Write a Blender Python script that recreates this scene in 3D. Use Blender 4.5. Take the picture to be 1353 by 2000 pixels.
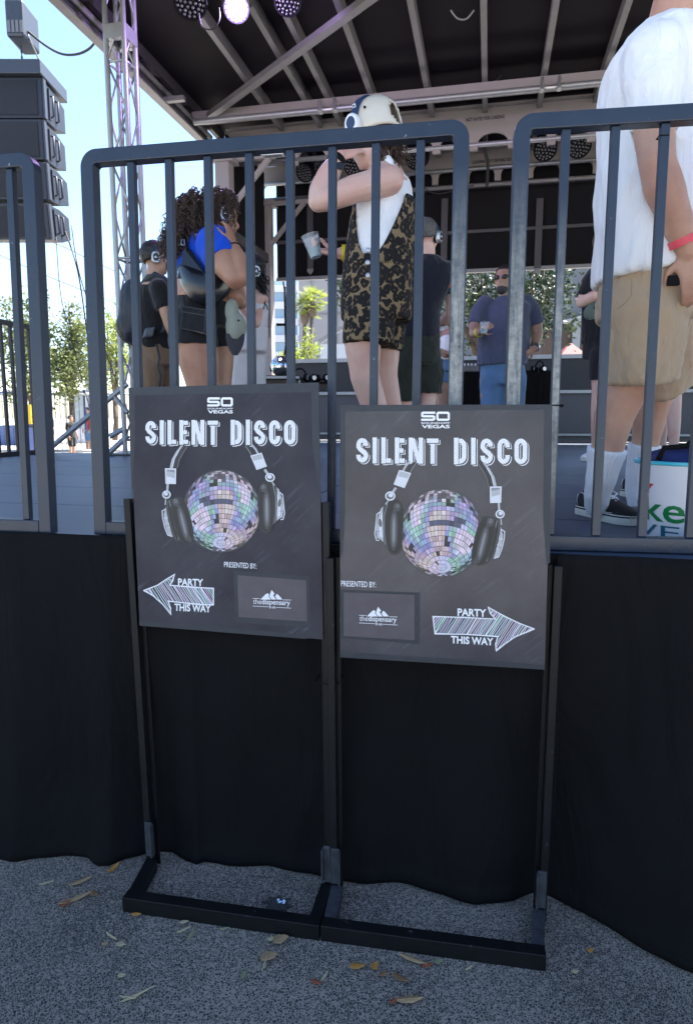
import bpy, bmesh, math, random
from mathutils import Vector, Matrix, noise
R = math.radians
random.seed(7)
scene = bpy.context.scene
for o in list(bpy.data.objects):
    bpy.data.objects.remove(o)

# ------------------------------------------------------------------ camera, sky, sun, exposure
F, CX, CY, HC = 1295.0, 676.5, 1000.0, 1.40
PITCH = R(8.13)
cam_d = bpy.data.cameras.new('camera')
cam_d.sensor_fit = 'VERTICAL'; cam_d.sensor_height = 36.0
cam_d.lens = 36.0 * F / 2000.0
cam_d.clip_start = 0.05; cam_d.clip_end = 2000
cam_d.dof.use_dof = True; cam_d.dof.focus_distance = 2.05; cam_d.dof.aperture_fstop = 9
cam = bpy.data.objects.new('camera', cam_d)
scene.collection.objects.link(cam)
cam.location = (0, 0, HC); cam.rotation_euler = (R(90) - PITCH, 0, 0)
scene.camera = cam

SUN_EL, SUN_ROT = R(58), R(58)
world = bpy.data.worlds.new('World'); scene.world = world; world.use_nodes = True
wn = world.node_tree.nodes; wl = world.node_tree.links
bg = wn['Background']; sky = wn.new('ShaderNodeTexSky')
sky.sky_type = 'NISHITA'; sky.sun_disc = False
sky.sun_elevation = SUN_EL; sky.sun_rotation = SUN_ROT
sky.air_density = 1.0; sky.dust_density = 0.8; sky.ozone_density = 2.6
wl.new(sky.outputs[0], bg.inputs[0]); bg.inputs[1].default_value = 0.08
sun_d = bpy.data.lights.new('sun', 'SUN'); sun_d.energy = 5.0; sun_d.angle = R(0.5); sun_d.color = (1, .95, .88)
sun = bpy.data.objects.new('sun', sun_d); scene.collection.objects.link(sun)
sdir = Vector((math.sin(SUN_ROT) * math.cos(SUN_EL), math.cos(SUN_ROT) * math.cos(SUN_EL), math.sin(SUN_EL)))
sun.rotation_euler = sdir.to_track_quat('Z', 'Y').to_euler()
scene.view_settings.view_transform = 'Standard'; scene.view_settings.look = 'None'
scene.view_settings.exposure = 2.42; scene.view_settings.gamma = 1.0
scene.cycles.max_bounces = 6; scene.cycles.transparent_max_bounces = 12
try:
    scene.cycles.use_denoising = True
except Exception:
    pass

# ------------------------------------------------------------------ where a point of the photograph lies in the place
CAM = Vector((0, 0, HC)); CP, SP = math.cos(PITCH), math.sin(PITCH)
def ray(px, py):
    a = (px - CX) / F; b = (CY - py) / F
    return Vector((a, CP + b * SP, -SP + b * CP))
def at(px, py, y):
    d = ray(px, py); return CAM + d * (y / d.y)
def onz(px, py, z):
    d = ray(px, py); return CAM + d * ((z - HC) / d.z)
def onplane(px, py, p, n):
    d = ray(px, py); return CAM + d * ((p - CAM).dot(n) / d.dot(n))
def ppm(y, z=1.4):            # photo pixels per metre at distance y
    return F / (y * CP - (z - HC) * SP)
DECK = 1.03
ANG = R(12.0)
U = Vector((math.cos(ANG), -math.sin(ANG), 0)); V = Vector((math.sin(ANG), math.cos(ANG), 0)); Z = Vector((0, 0, 1))
O = Vector((0, 1.925, 0))
def uv(p):
    q = p - O; return q.dot(U), q.dot(V)
def W(u, v, z):
    return O + U * u + V * v + Z * z

# ------------------------------------------------------------------ tagging
def tag(o, label=None, cat=None, group=None, kind=None):
    if label: o['label'] = label
    if cat: o['category'] = cat
    if group: o['group'] = group
    if kind: o['kind'] = kind
    return o
ORG = {}
def thing(name, label, cat, loc=(0, 0, 0), group=None):
    o = bpy.data.objects.new(name, None); scene.collection.objects.link(o)
    o.location = loc; o.empty_display_size = .1; ORG[o.name] = Vector(loc)
    return tag(o, label, cat, group)
def link(name, me, parent=None):
    o = bpy.data.objects.new(name, me); scene.collection.objects.link(o)
    if parent is not None:
        o.parent = parent; ORG[o.name] = ORG[parent.name]
    return o
def copy_tree(o, loc, parent=None):
    c = o.copy(); scene.collection.objects.link(c)
    if parent is None: c.location = loc; ORG[c.name] = Vector(loc)
    else: c.parent = parent; ORG[c.name] = ORG[parent.name]
    for ch in list(o.children): copy_tree(ch, loc, c)
    return c

# ------------------------------------------------------------------ mesh collecting
class MB:
    def __init__(s): s.v = []; s.f = []; s.m = []; s.col = []
    def add(s, vs, fs, mi=0):
        k = len(s.v); s.v += [Vector(q) for q in vs]
        for f in fs: s.f.append([i + k for i in f]); s.m.append(mi)
        return s
    def prism(s, base, top, mi=0):       # two loops of equal length
        n = len(base)
        fs = [list(range(n))[::-1], list(range(n, 2 * n))] + [[i, (i + 1) % n, n + (i + 1) % n, n + i] for i in range(n)]
        return s.add(list(base) + list(top), fs, mi)
    def box(s, c, a, b, d, mi=0):        # centre and three half-axis vectors
        c = Vector(c)
        q = [c - a - b - d, c + a - b - d, c + a + b - d, c - a + b - d]
        return s.prism(q, [p + d * 2 for p in q], mi)
    def beam(s, p, q, w, h, up=Z, mi=0):
        p = Vector(p); q = Vector(q); t = (q - p).normalized()
        a = t.cross(up)
        if a.length < 1e-4: a = t.cross(Vector((1, 0, 0)))
        a.normalize(); b = a.cross(t).normalized()
        return s.box((p + q) / 2, (q - p) / 2, a * w / 2, b * h / 2, mi)
    def tube(s, pts, r, seg=10, mi=0, cap=True):
        pts = [Vector(p) for p in pts]; n = len(pts)
        rs = r if isinstance(r, (list, tuple)) else [r] * n
        rings = []; prev = None
        for i, p in enumerate(pts):
            t = (pts[min(i + 1, n - 1)] - pts[max(i - 1, 0)])
            if t.length < 1e-9: t = Vector((0, 0, 1))
            t.normalize()
            a = prev if prev is not None else (Vector((0, 0, 1)) if abs(t.z) < .9 else Vector((1, 0, 0)))
            a = (a - t * a.dot(t)).normalized(); prev = a; b = t.cross(a)
            rings.append([p + (a * math.cos(6.28318 * k / seg) + b * math.sin(6.28318 * k / seg)) * rs[i] for k in range(seg)])
        s.loft(rings, cap, mi)
        return s
    def loft(s, rings, cap=True, mi=0):
        n = len(rings[0]); vs = [p for r in rings for p in r]; fs = []
        for i in range(len(rings) - 1):
            for k in range(n):
                fs.append([i * n + k, i * n + (k + 1) % n, (i + 1) * n + (k + 1) % n, (i + 1) * n + k])
        if cap:
            fs.append(list(range(n))[::-1]); fs.append([(len(rings) - 1) * n + k for k in range(n)])
        return s.add(vs, fs, mi)
    def ell(s, c, a, b, d, nu=16, nv=10, mi=0):    # ellipsoid with half-axis vectors, d is the pole axis
        c = Vector(c); vs = [c - d]; fs = []
        for i in range(1, nv):
            t = math.pi * i / nv
            for k in range(nu):
                f = 6.28318 * k / nu
                vs.append(c - d * math.cos(t) + (a * math.cos(f) + b * math.sin(f)) * math.sin(t))
        vs.append(c + d); L = len(vs) - 1
        for k in range(nu):
            fs.append([0, 1 + (k + 1) % nu, 1 + k]); fs.append([L, L - nu + k, L - nu + (k + 1) % nu])
        for i in range(nv - 2):
            for k in range(nu):
                q = 1 + i * nu
                fs.append([q + k, q + (k + 1) % nu, q + nu + (k + 1) % nu, q + nu + k])
        return s.add(vs, fs, mi)
    def ball(s, c, r, nu=14, nv=9, mi=0):
        return s.ell(c, Vector((r, 0, 0)), Vector((0, r, 0)), Vector((0, 0, r)), nu, nv, mi)
    def build(s, name, mats, parent=None, smooth=False, bevel=0, weld=False):
        me = bpy.data.meshes.new(name)
        off = ORG[parent.name] if parent is not None else Vector((0, 0, 0))
        me.from_pydata([tuple(p - off) for p in s.v], [], s.f)
        if not isinstance(mats, (list, tuple)): mats = [mats]
        for m in mats: me.materials.append(m)
        if len(mats) > 1: me.polygons.foreach_set('material_index', s.m)
        bm = bmesh.new(); bm.from_mesh(me)
        if weld: bmesh.ops.remove_doubles(bm, verts=bm.verts, dist=1e-5)
        bmesh.ops.recalc_face_normals(bm, faces=bm.faces); bm.to_mesh(me); bm.free()
        if smooth is True: me.polygons.foreach_set('use_smooth', [True] * len(me.polygons))
        o = link(name, me, parent)
        if smooth == 'auto':
            me.polygons.foreach_set('use_smooth', [True] * len(me.polygons))
            try: me.set_sharp_from_angle(angle=R(40))
            except Exception: pass
        if bevel:
            b = o.modifiers.new('bevel', 'BEVEL'); b.width = bevel; b.segments = 2; b.limit_method = 'ANGLE'; b.angle_limit = R(40)
        return o
def remeshed(mb, voxel, smooth_it=4, wrinkle=None):
    """fuse overlapping closed pieces into one continuous skin (world coordinates)"""
    me = bpy.data.meshes.new('tmp'); me.from_pydata([tuple(p) for p in mb.v], [], mb.f)
    bm = bmesh.new(); bm.from_mesh(me); bmesh.ops.recalc_face_normals(bm, faces=bm.faces); bm.to_mesh(me); bm.free()
    o = bpy.data.objects.new('tmp', me); scene.collection.objects.link(o)
    r = o.modifiers.new('r', 'REMESH'); r.mode = 'VOXEL'; r.voxel_size = voxel
    sm = o.modifiers.new('s', 'SMOOTH'); sm.factor = .5; sm.iterations = smooth_it
    dg = bpy.context.evaluated_depsgraph_get(); dg.update()
    out = bpy.data.meshes.new_from_object(o.evaluated_get(dg))
    bpy.data.objects.remove(o); bpy.data.meshes.remove(me)
    if wrinkle:
        for v, n in zip(out.vertices, [Vector(x.vector) for x in out.vertex_normals]):
            v.co += n * wrinkle(v.co, n)
    return out
def skin(name, me, mats, parent):
    off = ORG[parent.name]
    me.transform(Matrix.Translation(-off))
    me.materials.clear()
    for m in (mats if isinstance(mats, (list, tuple)) else [mats]): me.materials.append(m)
    me.polygons.foreach_set('use_smooth', [True] * len(me.polygons))
    return link(name, me, parent)

# ------------------------------------------------------------------ materials
def nodes(name):
    m = bpy.data.materials.new(name); m.use_nodes = True
    return m, m.node_tree.nodes, m.node_tree.links, m.node_tree.nodes['Principled BSDF']
def mat(name, col, rough=.6, metal=0, var=.0, scale=20, bump=0, bscale=200, spec=.5, coat=0, stretch=None, dirt=None, dscale=6, alpha=1, rvar=.0):
    m, n, l, p = nodes(name)
    p.inputs['Base Color'].default_value = (*col, 1); p.inputs['Roughness'].default_value = rough
    p.inputs['Metallic'].default_value = metal; p.inputs['Specular IOR Level'].default_value = spec
    if coat: p.inputs['Coat Weight'].default_value = coat
    tc = n.new('ShaderNodeTexCoord'); src = tc.outputs['Object']
    if stretch:
        mp = n.new('ShaderNodeMapping'); mp.inputs['Scale'].default_value = stretch; l.new(src, mp.inputs[0]); src = mp.outputs[0]
    cout = None
    if var:
        t = n.new('ShaderNodeTexNoise'); t.inputs['Scale'].default_value = scale; t.inputs['Detail'].default_value = 6
        l.new(src, t.inputs['Vector'])
        mx = n.new('ShaderNodeMix'); mx.data_type = 'RGBA'
        mx.inputs['A'].default_value = tuple(c * (1 - var) for c in col) + (1,)
        mx.inputs['B'].default_value = tuple(min(1, c * (1 + var)) for c in col) + (1,)
        l.new(t.outputs['Fac'], mx.inputs['Factor']); cout = mx.outputs['Result']
        if rvar:
            rr = n.new('ShaderNodeMapRange'); rr.inputs['To Min'].default_value = rough - rvar; rr.inputs['To Max'].default_value = rough + rvar
            l.new(t.outputs['Fac'], rr.inputs['Value']); l.new(rr.outputs[0], p.inputs['Roughness'])
    if dirt:
        t = n.new('ShaderNodeTexNoise'); t.inputs['Scale'].default_value = dscale; t.inputs['Detail'].default_value = 10; t.inputs['Roughness'].default_value = .75
        l.new(src, t.inputs['Vector'])
        cr = n.new('ShaderNodeValToRGB'); cr.color_ramp.elements[0].position = dirt[1]; cr.color_ramp.elements[1].position = dirt[2]
        l.new(t.outputs['Fac'], cr.inputs[0])
        mx = n.new('ShaderNodeMix'); mx.data_type = 'RGBA'
        if cout: l.new(cout, mx.inputs['A'])
        else: mx.inputs['A'].default_value = (*col, 1)
        mx.inputs['B'].default_value = (*dirt[0], 1); l.new(cr.outputs[0], mx.inputs['Factor']); cout = mx.outputs['Result']
    if cout: l.new(cout, p.inputs['Base Color'])
    if bump:
        t = n.new('ShaderNodeTexNoise'); t.inputs['Scale'].default_value = bscale; t.inputs['Detail'].default_value = 4
        l.new(src, t.inputs['Vector'])
        b = n.new('ShaderNodeBump'); b.inputs['Strength'].default_value = bump; b.inputs['Distance'].default_value = .01
        l.new(t.outputs['Fac'], b.inputs['Height']); l.new(b.outputs[0], p.inputs['Normal'])
    if alpha < 1: p.inputs['Alpha'].default_value = alpha
    return m
M = {}
M['rail'] = mat('rail_paint', (.014, .023, .042), .36, var=.3, scale=9, bump=.08, bscale=70, dirt=((.28, .28, .29), .645, .69), dscale=38, rvar=.1)
M['rail_far'] = mat('far_rail_paint', (.012, .013, .016), .5)
M['stand'] = mat('stand_paint', (.004, .0042, .005), .5, spec=.3, var=.4, scale=14, bump=.1, bscale=90, dirt=((.11, .12, .15), .62, .74), dscale=22, rvar=.12)
M['scuff'] = mat('scuffed_steel', (.05, .053, .062), .55, metal=.2, var=.5, scale=30, dirt=((.03, .03, .035), .45, .6), dscale=25)
M['drape'] = mat('black_cloth', (.0042, .0041, .0045), .88, var=.4, scale=3, dirt=((.06, .06, .062), .735, .76), dscale=190, bump=.25, bscale=900, spec=.18)
M['alu'] = mat('aluminium', (.34, .35, .37), .42, metal=.6, var=.15, scale=14, bump=.03, bscale=60)
M['galv'] = mat('galvanised_frame', (.19, .185, .19), .5, metal=.35, var=.2, scale=10)
M['dkgalv'] = mat('dark_grey_frame', (.050, .047, .053), .55, metal=.2, var=.2, scale=10)
M['beige'] = mat('pale_painted_beam', (.27, .245, .245), .6, metal=.0, var=.12, scale=6, dirt=((.25, .22, .2), .58, .75), dscale=5)
M['roofin'] = mat('roof_skin', (.0095, .0068, .011), .7, var=.35, scale=2.5, spec=.12)
M['black'] = mat('matte_black', (.0065, .006, .0075), .7, var=.3, scale=4, spec=.12)
M['blackgloss'] = mat('gloss_black', (.012, .012, .015), .25)
M['white'] = mat('white_paint', (.78, .78, .80), .5)
M['silver'] = mat('silver_plastic', (.5, .51, .53), .3, metal=.6)
M['cable'] = mat('black_rubber', (.012, .012, .014), .6)
M['metal'] = mat('plain_steel', (.45, .45, .46), .35, metal=.9)

def creases(m, scale, dist, strength):
    """soft fold relief on top of a cloth's weave"""
    n, l = m.node_tree.nodes, m.node_tree.links
    tc = n.new('ShaderNodeTexCoord'); mp = n.new('ShaderNodeMapping'); mp.inputs['Scale'].default_value = (1, 1, .35); mp.inputs['Rotation'].default_value = (.2, .6, .1); l.new(tc.outputs['Object'], mp.inputs[0])
    t = n.new('ShaderNodeTexNoise'); t.inputs['Scale'].default_value = scale; t.inputs['Detail'].default_value = 4; t.inputs['Distortion'].default_value = 1.6; l.new(mp.outputs[0], t.inputs['Vector'])
    b = n.new('ShaderNodeBump'); b.inputs['Strength'].default_value = strength; b.inputs['Distance'].default_value = dist; l.new(t.outputs['Fac'], b.inputs['Height'])
    old = [q for q in n if q.type == 'BUMP' and q != b][0]; l.new(b.outputs[0], old.inputs['Normal'])
creases(M['drape'], 3.5, .08, .55)
# ------------------------------------------------------------------ ground
def asphalt():
    m, n, l, p = nodes('asphalt_aggregate')
    tc = n.new('ShaderNodeTexCoord')
    nz = n.new('ShaderNodeTexNoise'); nz.inputs['Scale'].default_value = 110; nz.inputs['Detail'].default_value = 4
    l.new(tc.outputs['Object'], nz.inputs['Vector'])
    ad = n.new('ShaderNodeMix'); ad.data_type = 'VECTOR'; ad.inputs['Factor'].default_value = .012
    l.new(tc.outputs['Object'], ad.inputs['A']); l.new(nz.outputs['Color'], ad.inputs['B'])
    v = n.new('ShaderNodeTexVoronoi'); v.feature = 'DISTANCE_TO_EDGE'; v.inputs['Scale'].default_value = 150; v.inputs['Randomness'].default_value = 1
    l.new(ad.outputs['Result'], v.inputs['Vector'])
    vc = n.new('ShaderNodeTexVoronoi'); vc.inputs['Scale'].default_value = 150; l.new(ad.outputs['Result'], vc.inputs['Vector'])
    vs_ = n.new('ShaderNodeSeparateColor'); l.new(vc.outputs['Color'], vs_.inputs[0])
    big = n.new('ShaderNodeTexNoise'); big.inputs['Scale'].default_value = 2.2; big.inputs['Detail'].default_value = 6
    l.new(tc.outputs['Object'], big.inputs['Vector'])
    fine = n.new('ShaderNodeTexNoise'); fine.inputs['Scale'].default_value = 380; fine.inputs['Detail'].default_value = 4
    l.new(tc.outputs['Object'], fine.inputs['Vector'])
    def ma(op, x, y, z=None):
        q = n.new('ShaderNodeMath'); q.operation = op
        for i_, w_ in enumerate((x, y, z)):
            if w_ is None: continue
            if isinstance(w_, (int, float)): q.inputs[i_].default_value = w_
            else: l.new(w_, q.inputs[i_])
        return q.outputs[0]
    # stone interior = 1 - mortar; some stones are pale and vanish into the mortar
    e0 = ma('MULTIPLY_ADD', big.outputs['Fac'], -.22, .165)            # mortar width drifts over the ground
    e1 = ma('MULTIPLY_ADD', fine.outputs['Fac'], .11, e0)
    st_ = ma('SUBTRACT', v.outputs['Distance'], e1)
    stone = ma('MULTIPLY_ADD', st_, 7.0, .35)
    pale = ma('MULTIPLY', ma('GREATER_THAN', vs_.outputs[0], .80), .75)
    k2n = n.new('ShaderNodeMath'); k2n.operation = 'SUBTRACT'; k2n.use_clamp = True; l.new(stone, k2n.inputs[0]); l.new(pale, k2n.inputs[1])
    k2 = k2n
    cr = n.new('ShaderNodeValToRGB'); e = cr.color_ramp.elements
    e[0].position = .05; e[0].color = (.285, .247, .208, 1); e[1].position = .85; e[1].color = (.040, .038, .037, 1)
    x = e.new(.4); x.color = (.10, .095, .09, 1)
    fm = n.new('ShaderNodeMix'); fm.data_type = 'RGBA'; fm.blend_type = 'MULTIPLY'; fm.inputs['Factor'].default_value = .8
    l.new(k2.outputs[0], cr.inputs[0]); l.new(cr.outputs[0], fm.inputs['A'])
    fr_ = n.new('ShaderNodeMapRange'); fr_.inputs['From Min'].default_value = .3; fr_.inputs['From Max'].default_value = .7; fr_.inputs['To Min'].default_value = .55; fr_.inputs['To Max'].default_value = 1.4; l.new(fine.outputs['Fac'], fr_.inputs['Value'])
    cc_ = n.new('ShaderNodeCombineColor')
    for i_ in range(3): l.new(fr_.outputs[0], cc_.inputs[i_])
    l.new(cc_.outputs[0], fm.inputs['B'])
    sp = n.new('ShaderNodeTexVoronoi'); sp.inputs['Scale'].default_value = 33
    l.new(tc.outputs['Object'], sp.inputs['Vector'])
    cs = n.new('ShaderNodeValToRGB'); cs.color_ramp.elements[0].position = .035; cs.color_ramp.elements[0].color = (1, 1, 1, 1)
    cs.color_ramp.elements[1].position = .06; cs.color_ramp.elements[1].color = (0, 0, 0, 1)
    l.new(sp.outputs['Distance'], cs.inputs[0])
    gate = n.new('ShaderNodeMath'); gate.operation = 'MULTIPLY'
    sx = n.new('ShaderNodeSeparateColor'); l.new(sp.outputs['Color'], sx.inputs[0])
    gt = n.new('ShaderNodeMath'); gt.operation = 'GREATER_THAN'; gt.inputs[1].default_value = .9; l.new(sx.outputs[0], gt.inputs[0])
    l.new(gt.outputs[0], gate.inputs[0]); l.new(cs.outputs[0], gate.inputs[1])
    mx = n.new('ShaderNodeMix'); mx.data_type = 'RGBA'; l.new(gate.outputs[0], mx.inputs['Factor']); l.new(fm.outputs['Result'], mx.inputs['A'])
    mx.inputs['B'].default_value = (.32, .30, .27, 1)
    l.new(mx.outputs['Result'], p.inputs['Base Color']); p.inputs['Roughness'].default_value = .85
    b = n.new('ShaderNodeBump'); b.inputs['Strength'].default_value = .7; b.inputs['Distance'].default_value = .004; b.invert = False
    l.new(k2.outputs[0], b.inputs['Height']); l.new(b.outputs[0], p.inputs['Normal'])
    return m
g = MB().add([(-900, -900, -.004), (900, -900, -.004), (900, 900, -.004), (-900, 900, -.004)], [[0, 1, 2, 3]]).build('ground', mat('pale_concrete_ground', (.34, .32, .29), .85, var=.15, scale=.6, bump=.2, bscale=40))
tag(g, kind='structure')
g = MB().add([(-12, -1.6, 0), (14, -1.6, 0), (14, 12, 0), (-12, 12, 0)], [[0, 1, 2, 3]]).build('road', asphalt())
tag(g, kind='structure')

# ------------------------------------------------------------------ stage deck
def deckmat():
    m, n, l, p = nodes('painted_deck_boards')
    tc = n.new('ShaderNodeTexCoord'); mp = n.new('ShaderNodeMapping'); mp.inputs['Rotation'].default_value = (0, 0, ANG)
    l.new(tc.outputs['Object'], mp.inputs[0])
    st = n.new('ShaderNodeMapping'); st.inputs['Scale'].default_value = (1.2, 9, 1); l.new(mp.outputs[0], st.inputs[0])
    nz = n.new('ShaderNodeTexNoise'); nz.inputs['Scale'].default_value = 3; nz.inputs['Detail'].default_value = 9; nz.inputs['Roughness'].default_value = .7
    l.new(st.outputs[0], nz.inputs['Vector'])
    cr = n.new('ShaderNodeValToRGB'); e = cr.color_ramp.elements
    e[0].position = .3; e[0].color = (.034, .048, .078, 1); e[1].position = .75; e[1].color = (.070, .094, .140, 1)
    l.new(nz.outputs['Fac'], cr.inputs[0]); l.new(cr.outputs[0], p.inputs['Base Color'])
    rr = n.new('ShaderNodeMapRange'); rr.inputs['To Min'].default_value = .34; rr.inputs['To Max'].default_value = .55
    l.new(nz.outputs['Fac'], rr.inputs['Value']); l.new(rr.outputs[0], p.inputs['Roughness'])
    b = n.new('ShaderNodeBump'); b.inputs['Strength'].default_value = .25; b.inputs['Distance'].default_value = .004
    l.new(nz.outputs['Fac'], b.inputs['Height']); l.new(b.outputs[0], p.inputs['Normal'])
    return m
DM = deckmat()
DK_L, DK_M, DK_R, DK_W, DK_B = -4.12, -3.48, 7.5, 4.36, 8.7        # wing left edge, main left edge, right edge, wing back edge, back edge (stage axes)
d = MB(); rows = [-.03, .62, 1.28, 1.94, 2.6, 3.25, 3.8, DK_W, 5.0, 5.6, 6.2, 6.85, 7.5, 8.1, DK_B]
for a, b in zip(rows, rows[1:]):
    cuts = [DK_L, DK_M, -.4, 1.7, 3.9, DK_R] if b <= DK_W else [DK_M, -.4, 1.7, 3.9, DK_R]
    for c0, c1 in zip(cuts, cuts[1:]):
        g_ = .004
        d.box(W((c0 + c1) / 2, (a + b) / 2, DECK - .02), U * ((c1 - c0) / 2 - g_), V * ((b - a) / 2 - g_), Z * .02)
d.box(W((DK_M + DK_R) / 2, (DK_B - .03) / 2, DECK - .09), U * ((DK_R - DK_M) / 2 - .01), V * ((DK_B + .03) / 2 - .01), Z * .048)
d.box(W((DK_L + DK_M) / 2 - .006, (DK_W - .03) / 2, DECK - .09), U * ((DK_M - DK_L) / 2 - .01), V * ((DK_W + .03) / 2 - .01), Z * .048)
tag(d.build('stage_deck', DM), kind='structure')

# ------------------------------------------------------------------ guard rails
LEAN = R(1.6); RH = 1.155
RT = (Z * math.cos(LEAN) + V * math.sin(LEAN)).normalized()
def sweep(mb, path, w, dep, S0, Uv, Tv, Nv, closed=False):
    n = len(path); rings = []
    for i, (x, y) in enumerate(path):
        p0 = path[i - 1] if i else path[0]; p1 = path[i + 1] if i < n - 1 else path[-1]
        t = Vector((p1[0] - p0[0], p1[1] - p0[1])).normalized()
        if 0 < i < n - 1:
            a = Vector((x - p0[0], y - p0[1])).normalized(); b = Vector((p1[0] - x, p1[1] - y)).normalized()
            t = (a + b).normalized(); k = 1 / max(.5, t.dot(a))
        else: k = 1
        nx, ny = -t.y * k, t.x * k
        c = S0 + Uv * x + Tv * y; q = Uv * nx + Tv * ny
        rings.append([c + q * w / 2 - Nv * dep / 2, c + q * w / 2 + Nv * dep / 2, c - q * w / 2 + Nv * dep / 2, c - q * w / 2 - Nv * dep / 2])
    mb.loft(rings)
def arc(cx, cy, r, a0, a1, n=8):
    return [(cx + r * math.cos(R(a0 + (a1 - a0) * i / n)), cy + r * math.sin(R(a0 + (a1 - a0) * i / n))) for i in range(n + 1)]
def guard_rail(label, pL, pR, bars, H=RH, fw=.041, bw=.0225, m='rail', base=True, rad=.030, group='guard rails along the front of the stage'):
    Uv = (pR - pL); Wd = Uv.length; Uv.normalize()
    Nv = Uv.cross(RT).normalized()
    root = thing('guard_rail', label, 'guard rail', pL, group)
    h = fw / 2
    mb = MB()
    path = [(h, 0), (h, H - h - rad)] + arc(h + rad, H - h - rad, rad, 180, 90)[1:] + arc(Wd - h - rad, H - h - rad, rad, 90, 0) + [(Wd - h, 0)]
    sweep(mb, path, fw, fw, pL, Uv, RT, Nv)
    fr = mb.build('frame', M[m], root, bevel=.003)
    lo = MB().box(pL + Uv * Wd / 2 + RT * .021, Uv * (Wd / 2 - fw - .0008), RT * .021, Nv * .021)
    lo.build('bottom_rail', M[m], root, bevel=.003)
    for x in bars:
        MB().box(pL + Uv * x + RT * ((.0425 + H - fw) / 2 - .0), Uv * bw / 2, RT * ((H - fw - .043) / 2), Nv * bw / 2).build('bar', M[m], root, bevel=.0022)
    return root, Uv, Nv, Wd
def barpos(pL, Uv, Nv, pxs):
    """distance along a panel of bars seen at these photo points"""
    return [(onplane(x, y, pL, Nv) - pL).dot(Uv) - 0 for x, y in pxs]
def railpts(x0, y0, x1, y1):
    return onz(x0, y0, DECK + .002), onz(x1, y1, DECK + .002)
# middle panel
m0, m1 = railpts(191, 1042, 896, 1067)
Uv = (m1 - m0).normalized(); Nv = Uv.cross(RT).normalized()
mid, mU, mN, mW = guard_rail('middle black guard rail panel behind the two posters, widest of the three', m0, m1,
    barpos(m0, Uv, Nv, [(260, 400), (333, 400), (408, 400), (488, 400), (567, 400), (649, 400), (733, 400), (819, 400)]))
r0, _ = railpts(976, 1070, 1324, 1078); _, r1 = railpts(0, 0 + 1067, 2080, 1100)
Uv = (r1 - r0).normalized(); Nv = Uv.cross(RT).normalized()
rgt, rU, rN, rW = guard_rail('black guard rail panel on the right, in front of the man in the white shirt', r0, r1,
    barpos(r0, Uv, Nv, [(1097, 400), (1192, 400), (1287, 400), (1386, 400), (1484, 400), (1582, 400), (1682, 400), (1782, 400), (1884, 400), (1986, 400)]))
l0, l1 = railpts(-420, 1022, 107, 1041)
Uv = (l1 - l0).normalized(); Nv = Uv.cross(RT).normalized()
lft, lU, lN, lW = guard_rail('black guard rail panel at the left edge, in front of the hanging loudspeakers', l0, l1,
    barpos(l0, Uv, Nv, [(-250, 700), (-175, 700), (-102, 700), (-30, 700), (37, 640)]))
# pale mottled strips, fading out at both ends, on the two posts at the gap and the bar beside them
def mottlemat():
    m, n, l, p = nodes('pale_mottle')
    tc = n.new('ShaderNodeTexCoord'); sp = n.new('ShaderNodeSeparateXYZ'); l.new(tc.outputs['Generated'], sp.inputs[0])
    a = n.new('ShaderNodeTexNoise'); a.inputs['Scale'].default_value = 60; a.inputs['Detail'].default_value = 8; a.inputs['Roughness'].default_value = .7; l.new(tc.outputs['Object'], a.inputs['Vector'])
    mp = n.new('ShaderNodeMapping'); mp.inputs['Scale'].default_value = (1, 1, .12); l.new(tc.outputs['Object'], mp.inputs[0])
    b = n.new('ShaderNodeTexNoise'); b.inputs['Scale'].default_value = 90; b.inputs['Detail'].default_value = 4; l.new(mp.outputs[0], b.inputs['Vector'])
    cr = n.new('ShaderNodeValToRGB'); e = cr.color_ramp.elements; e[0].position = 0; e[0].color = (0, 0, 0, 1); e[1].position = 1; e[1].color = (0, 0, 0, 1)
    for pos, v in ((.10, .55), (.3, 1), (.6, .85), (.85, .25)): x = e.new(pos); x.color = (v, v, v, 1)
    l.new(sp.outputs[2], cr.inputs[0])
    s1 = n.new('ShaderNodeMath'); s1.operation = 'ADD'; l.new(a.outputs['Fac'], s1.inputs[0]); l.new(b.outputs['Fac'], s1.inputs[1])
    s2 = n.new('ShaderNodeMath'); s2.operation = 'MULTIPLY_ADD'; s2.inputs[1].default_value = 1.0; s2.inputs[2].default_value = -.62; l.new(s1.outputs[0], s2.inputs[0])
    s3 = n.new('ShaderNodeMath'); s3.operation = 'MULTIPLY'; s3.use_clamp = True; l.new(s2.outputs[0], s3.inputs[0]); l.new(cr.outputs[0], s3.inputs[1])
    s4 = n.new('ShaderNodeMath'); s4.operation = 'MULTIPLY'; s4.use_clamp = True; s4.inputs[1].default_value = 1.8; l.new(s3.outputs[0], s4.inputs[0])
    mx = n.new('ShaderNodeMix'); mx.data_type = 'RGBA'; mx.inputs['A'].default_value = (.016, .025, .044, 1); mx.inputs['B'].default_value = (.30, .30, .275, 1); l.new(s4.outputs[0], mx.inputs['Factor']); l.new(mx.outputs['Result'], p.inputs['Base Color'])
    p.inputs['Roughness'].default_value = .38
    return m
MOTTLE = mottlemat()
def worn(root, base, Uv, Nv, x, hw, dep, ylo, yhi):  # thin plate on a front face, pale mottling over the rail colour
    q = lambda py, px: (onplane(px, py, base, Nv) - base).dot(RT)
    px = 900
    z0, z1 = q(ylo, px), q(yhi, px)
    MB().box(base + Uv * x + RT * ((z0 + z1) / 2) + Nv * (dep + .0005), Uv * hw, RT * ((z1 - z0) / 2), Nv * .0004).build('pale_strip', MOTTLE, root)
worn(mid, m0, mU, mN, mW - .0205, .0172, .0205, 980, 330)  # pale mottled strips: two posts, then one bar
worn(rgt, r0, rU, rN, .0205, .0172, .0205, 980, 330)
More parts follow.
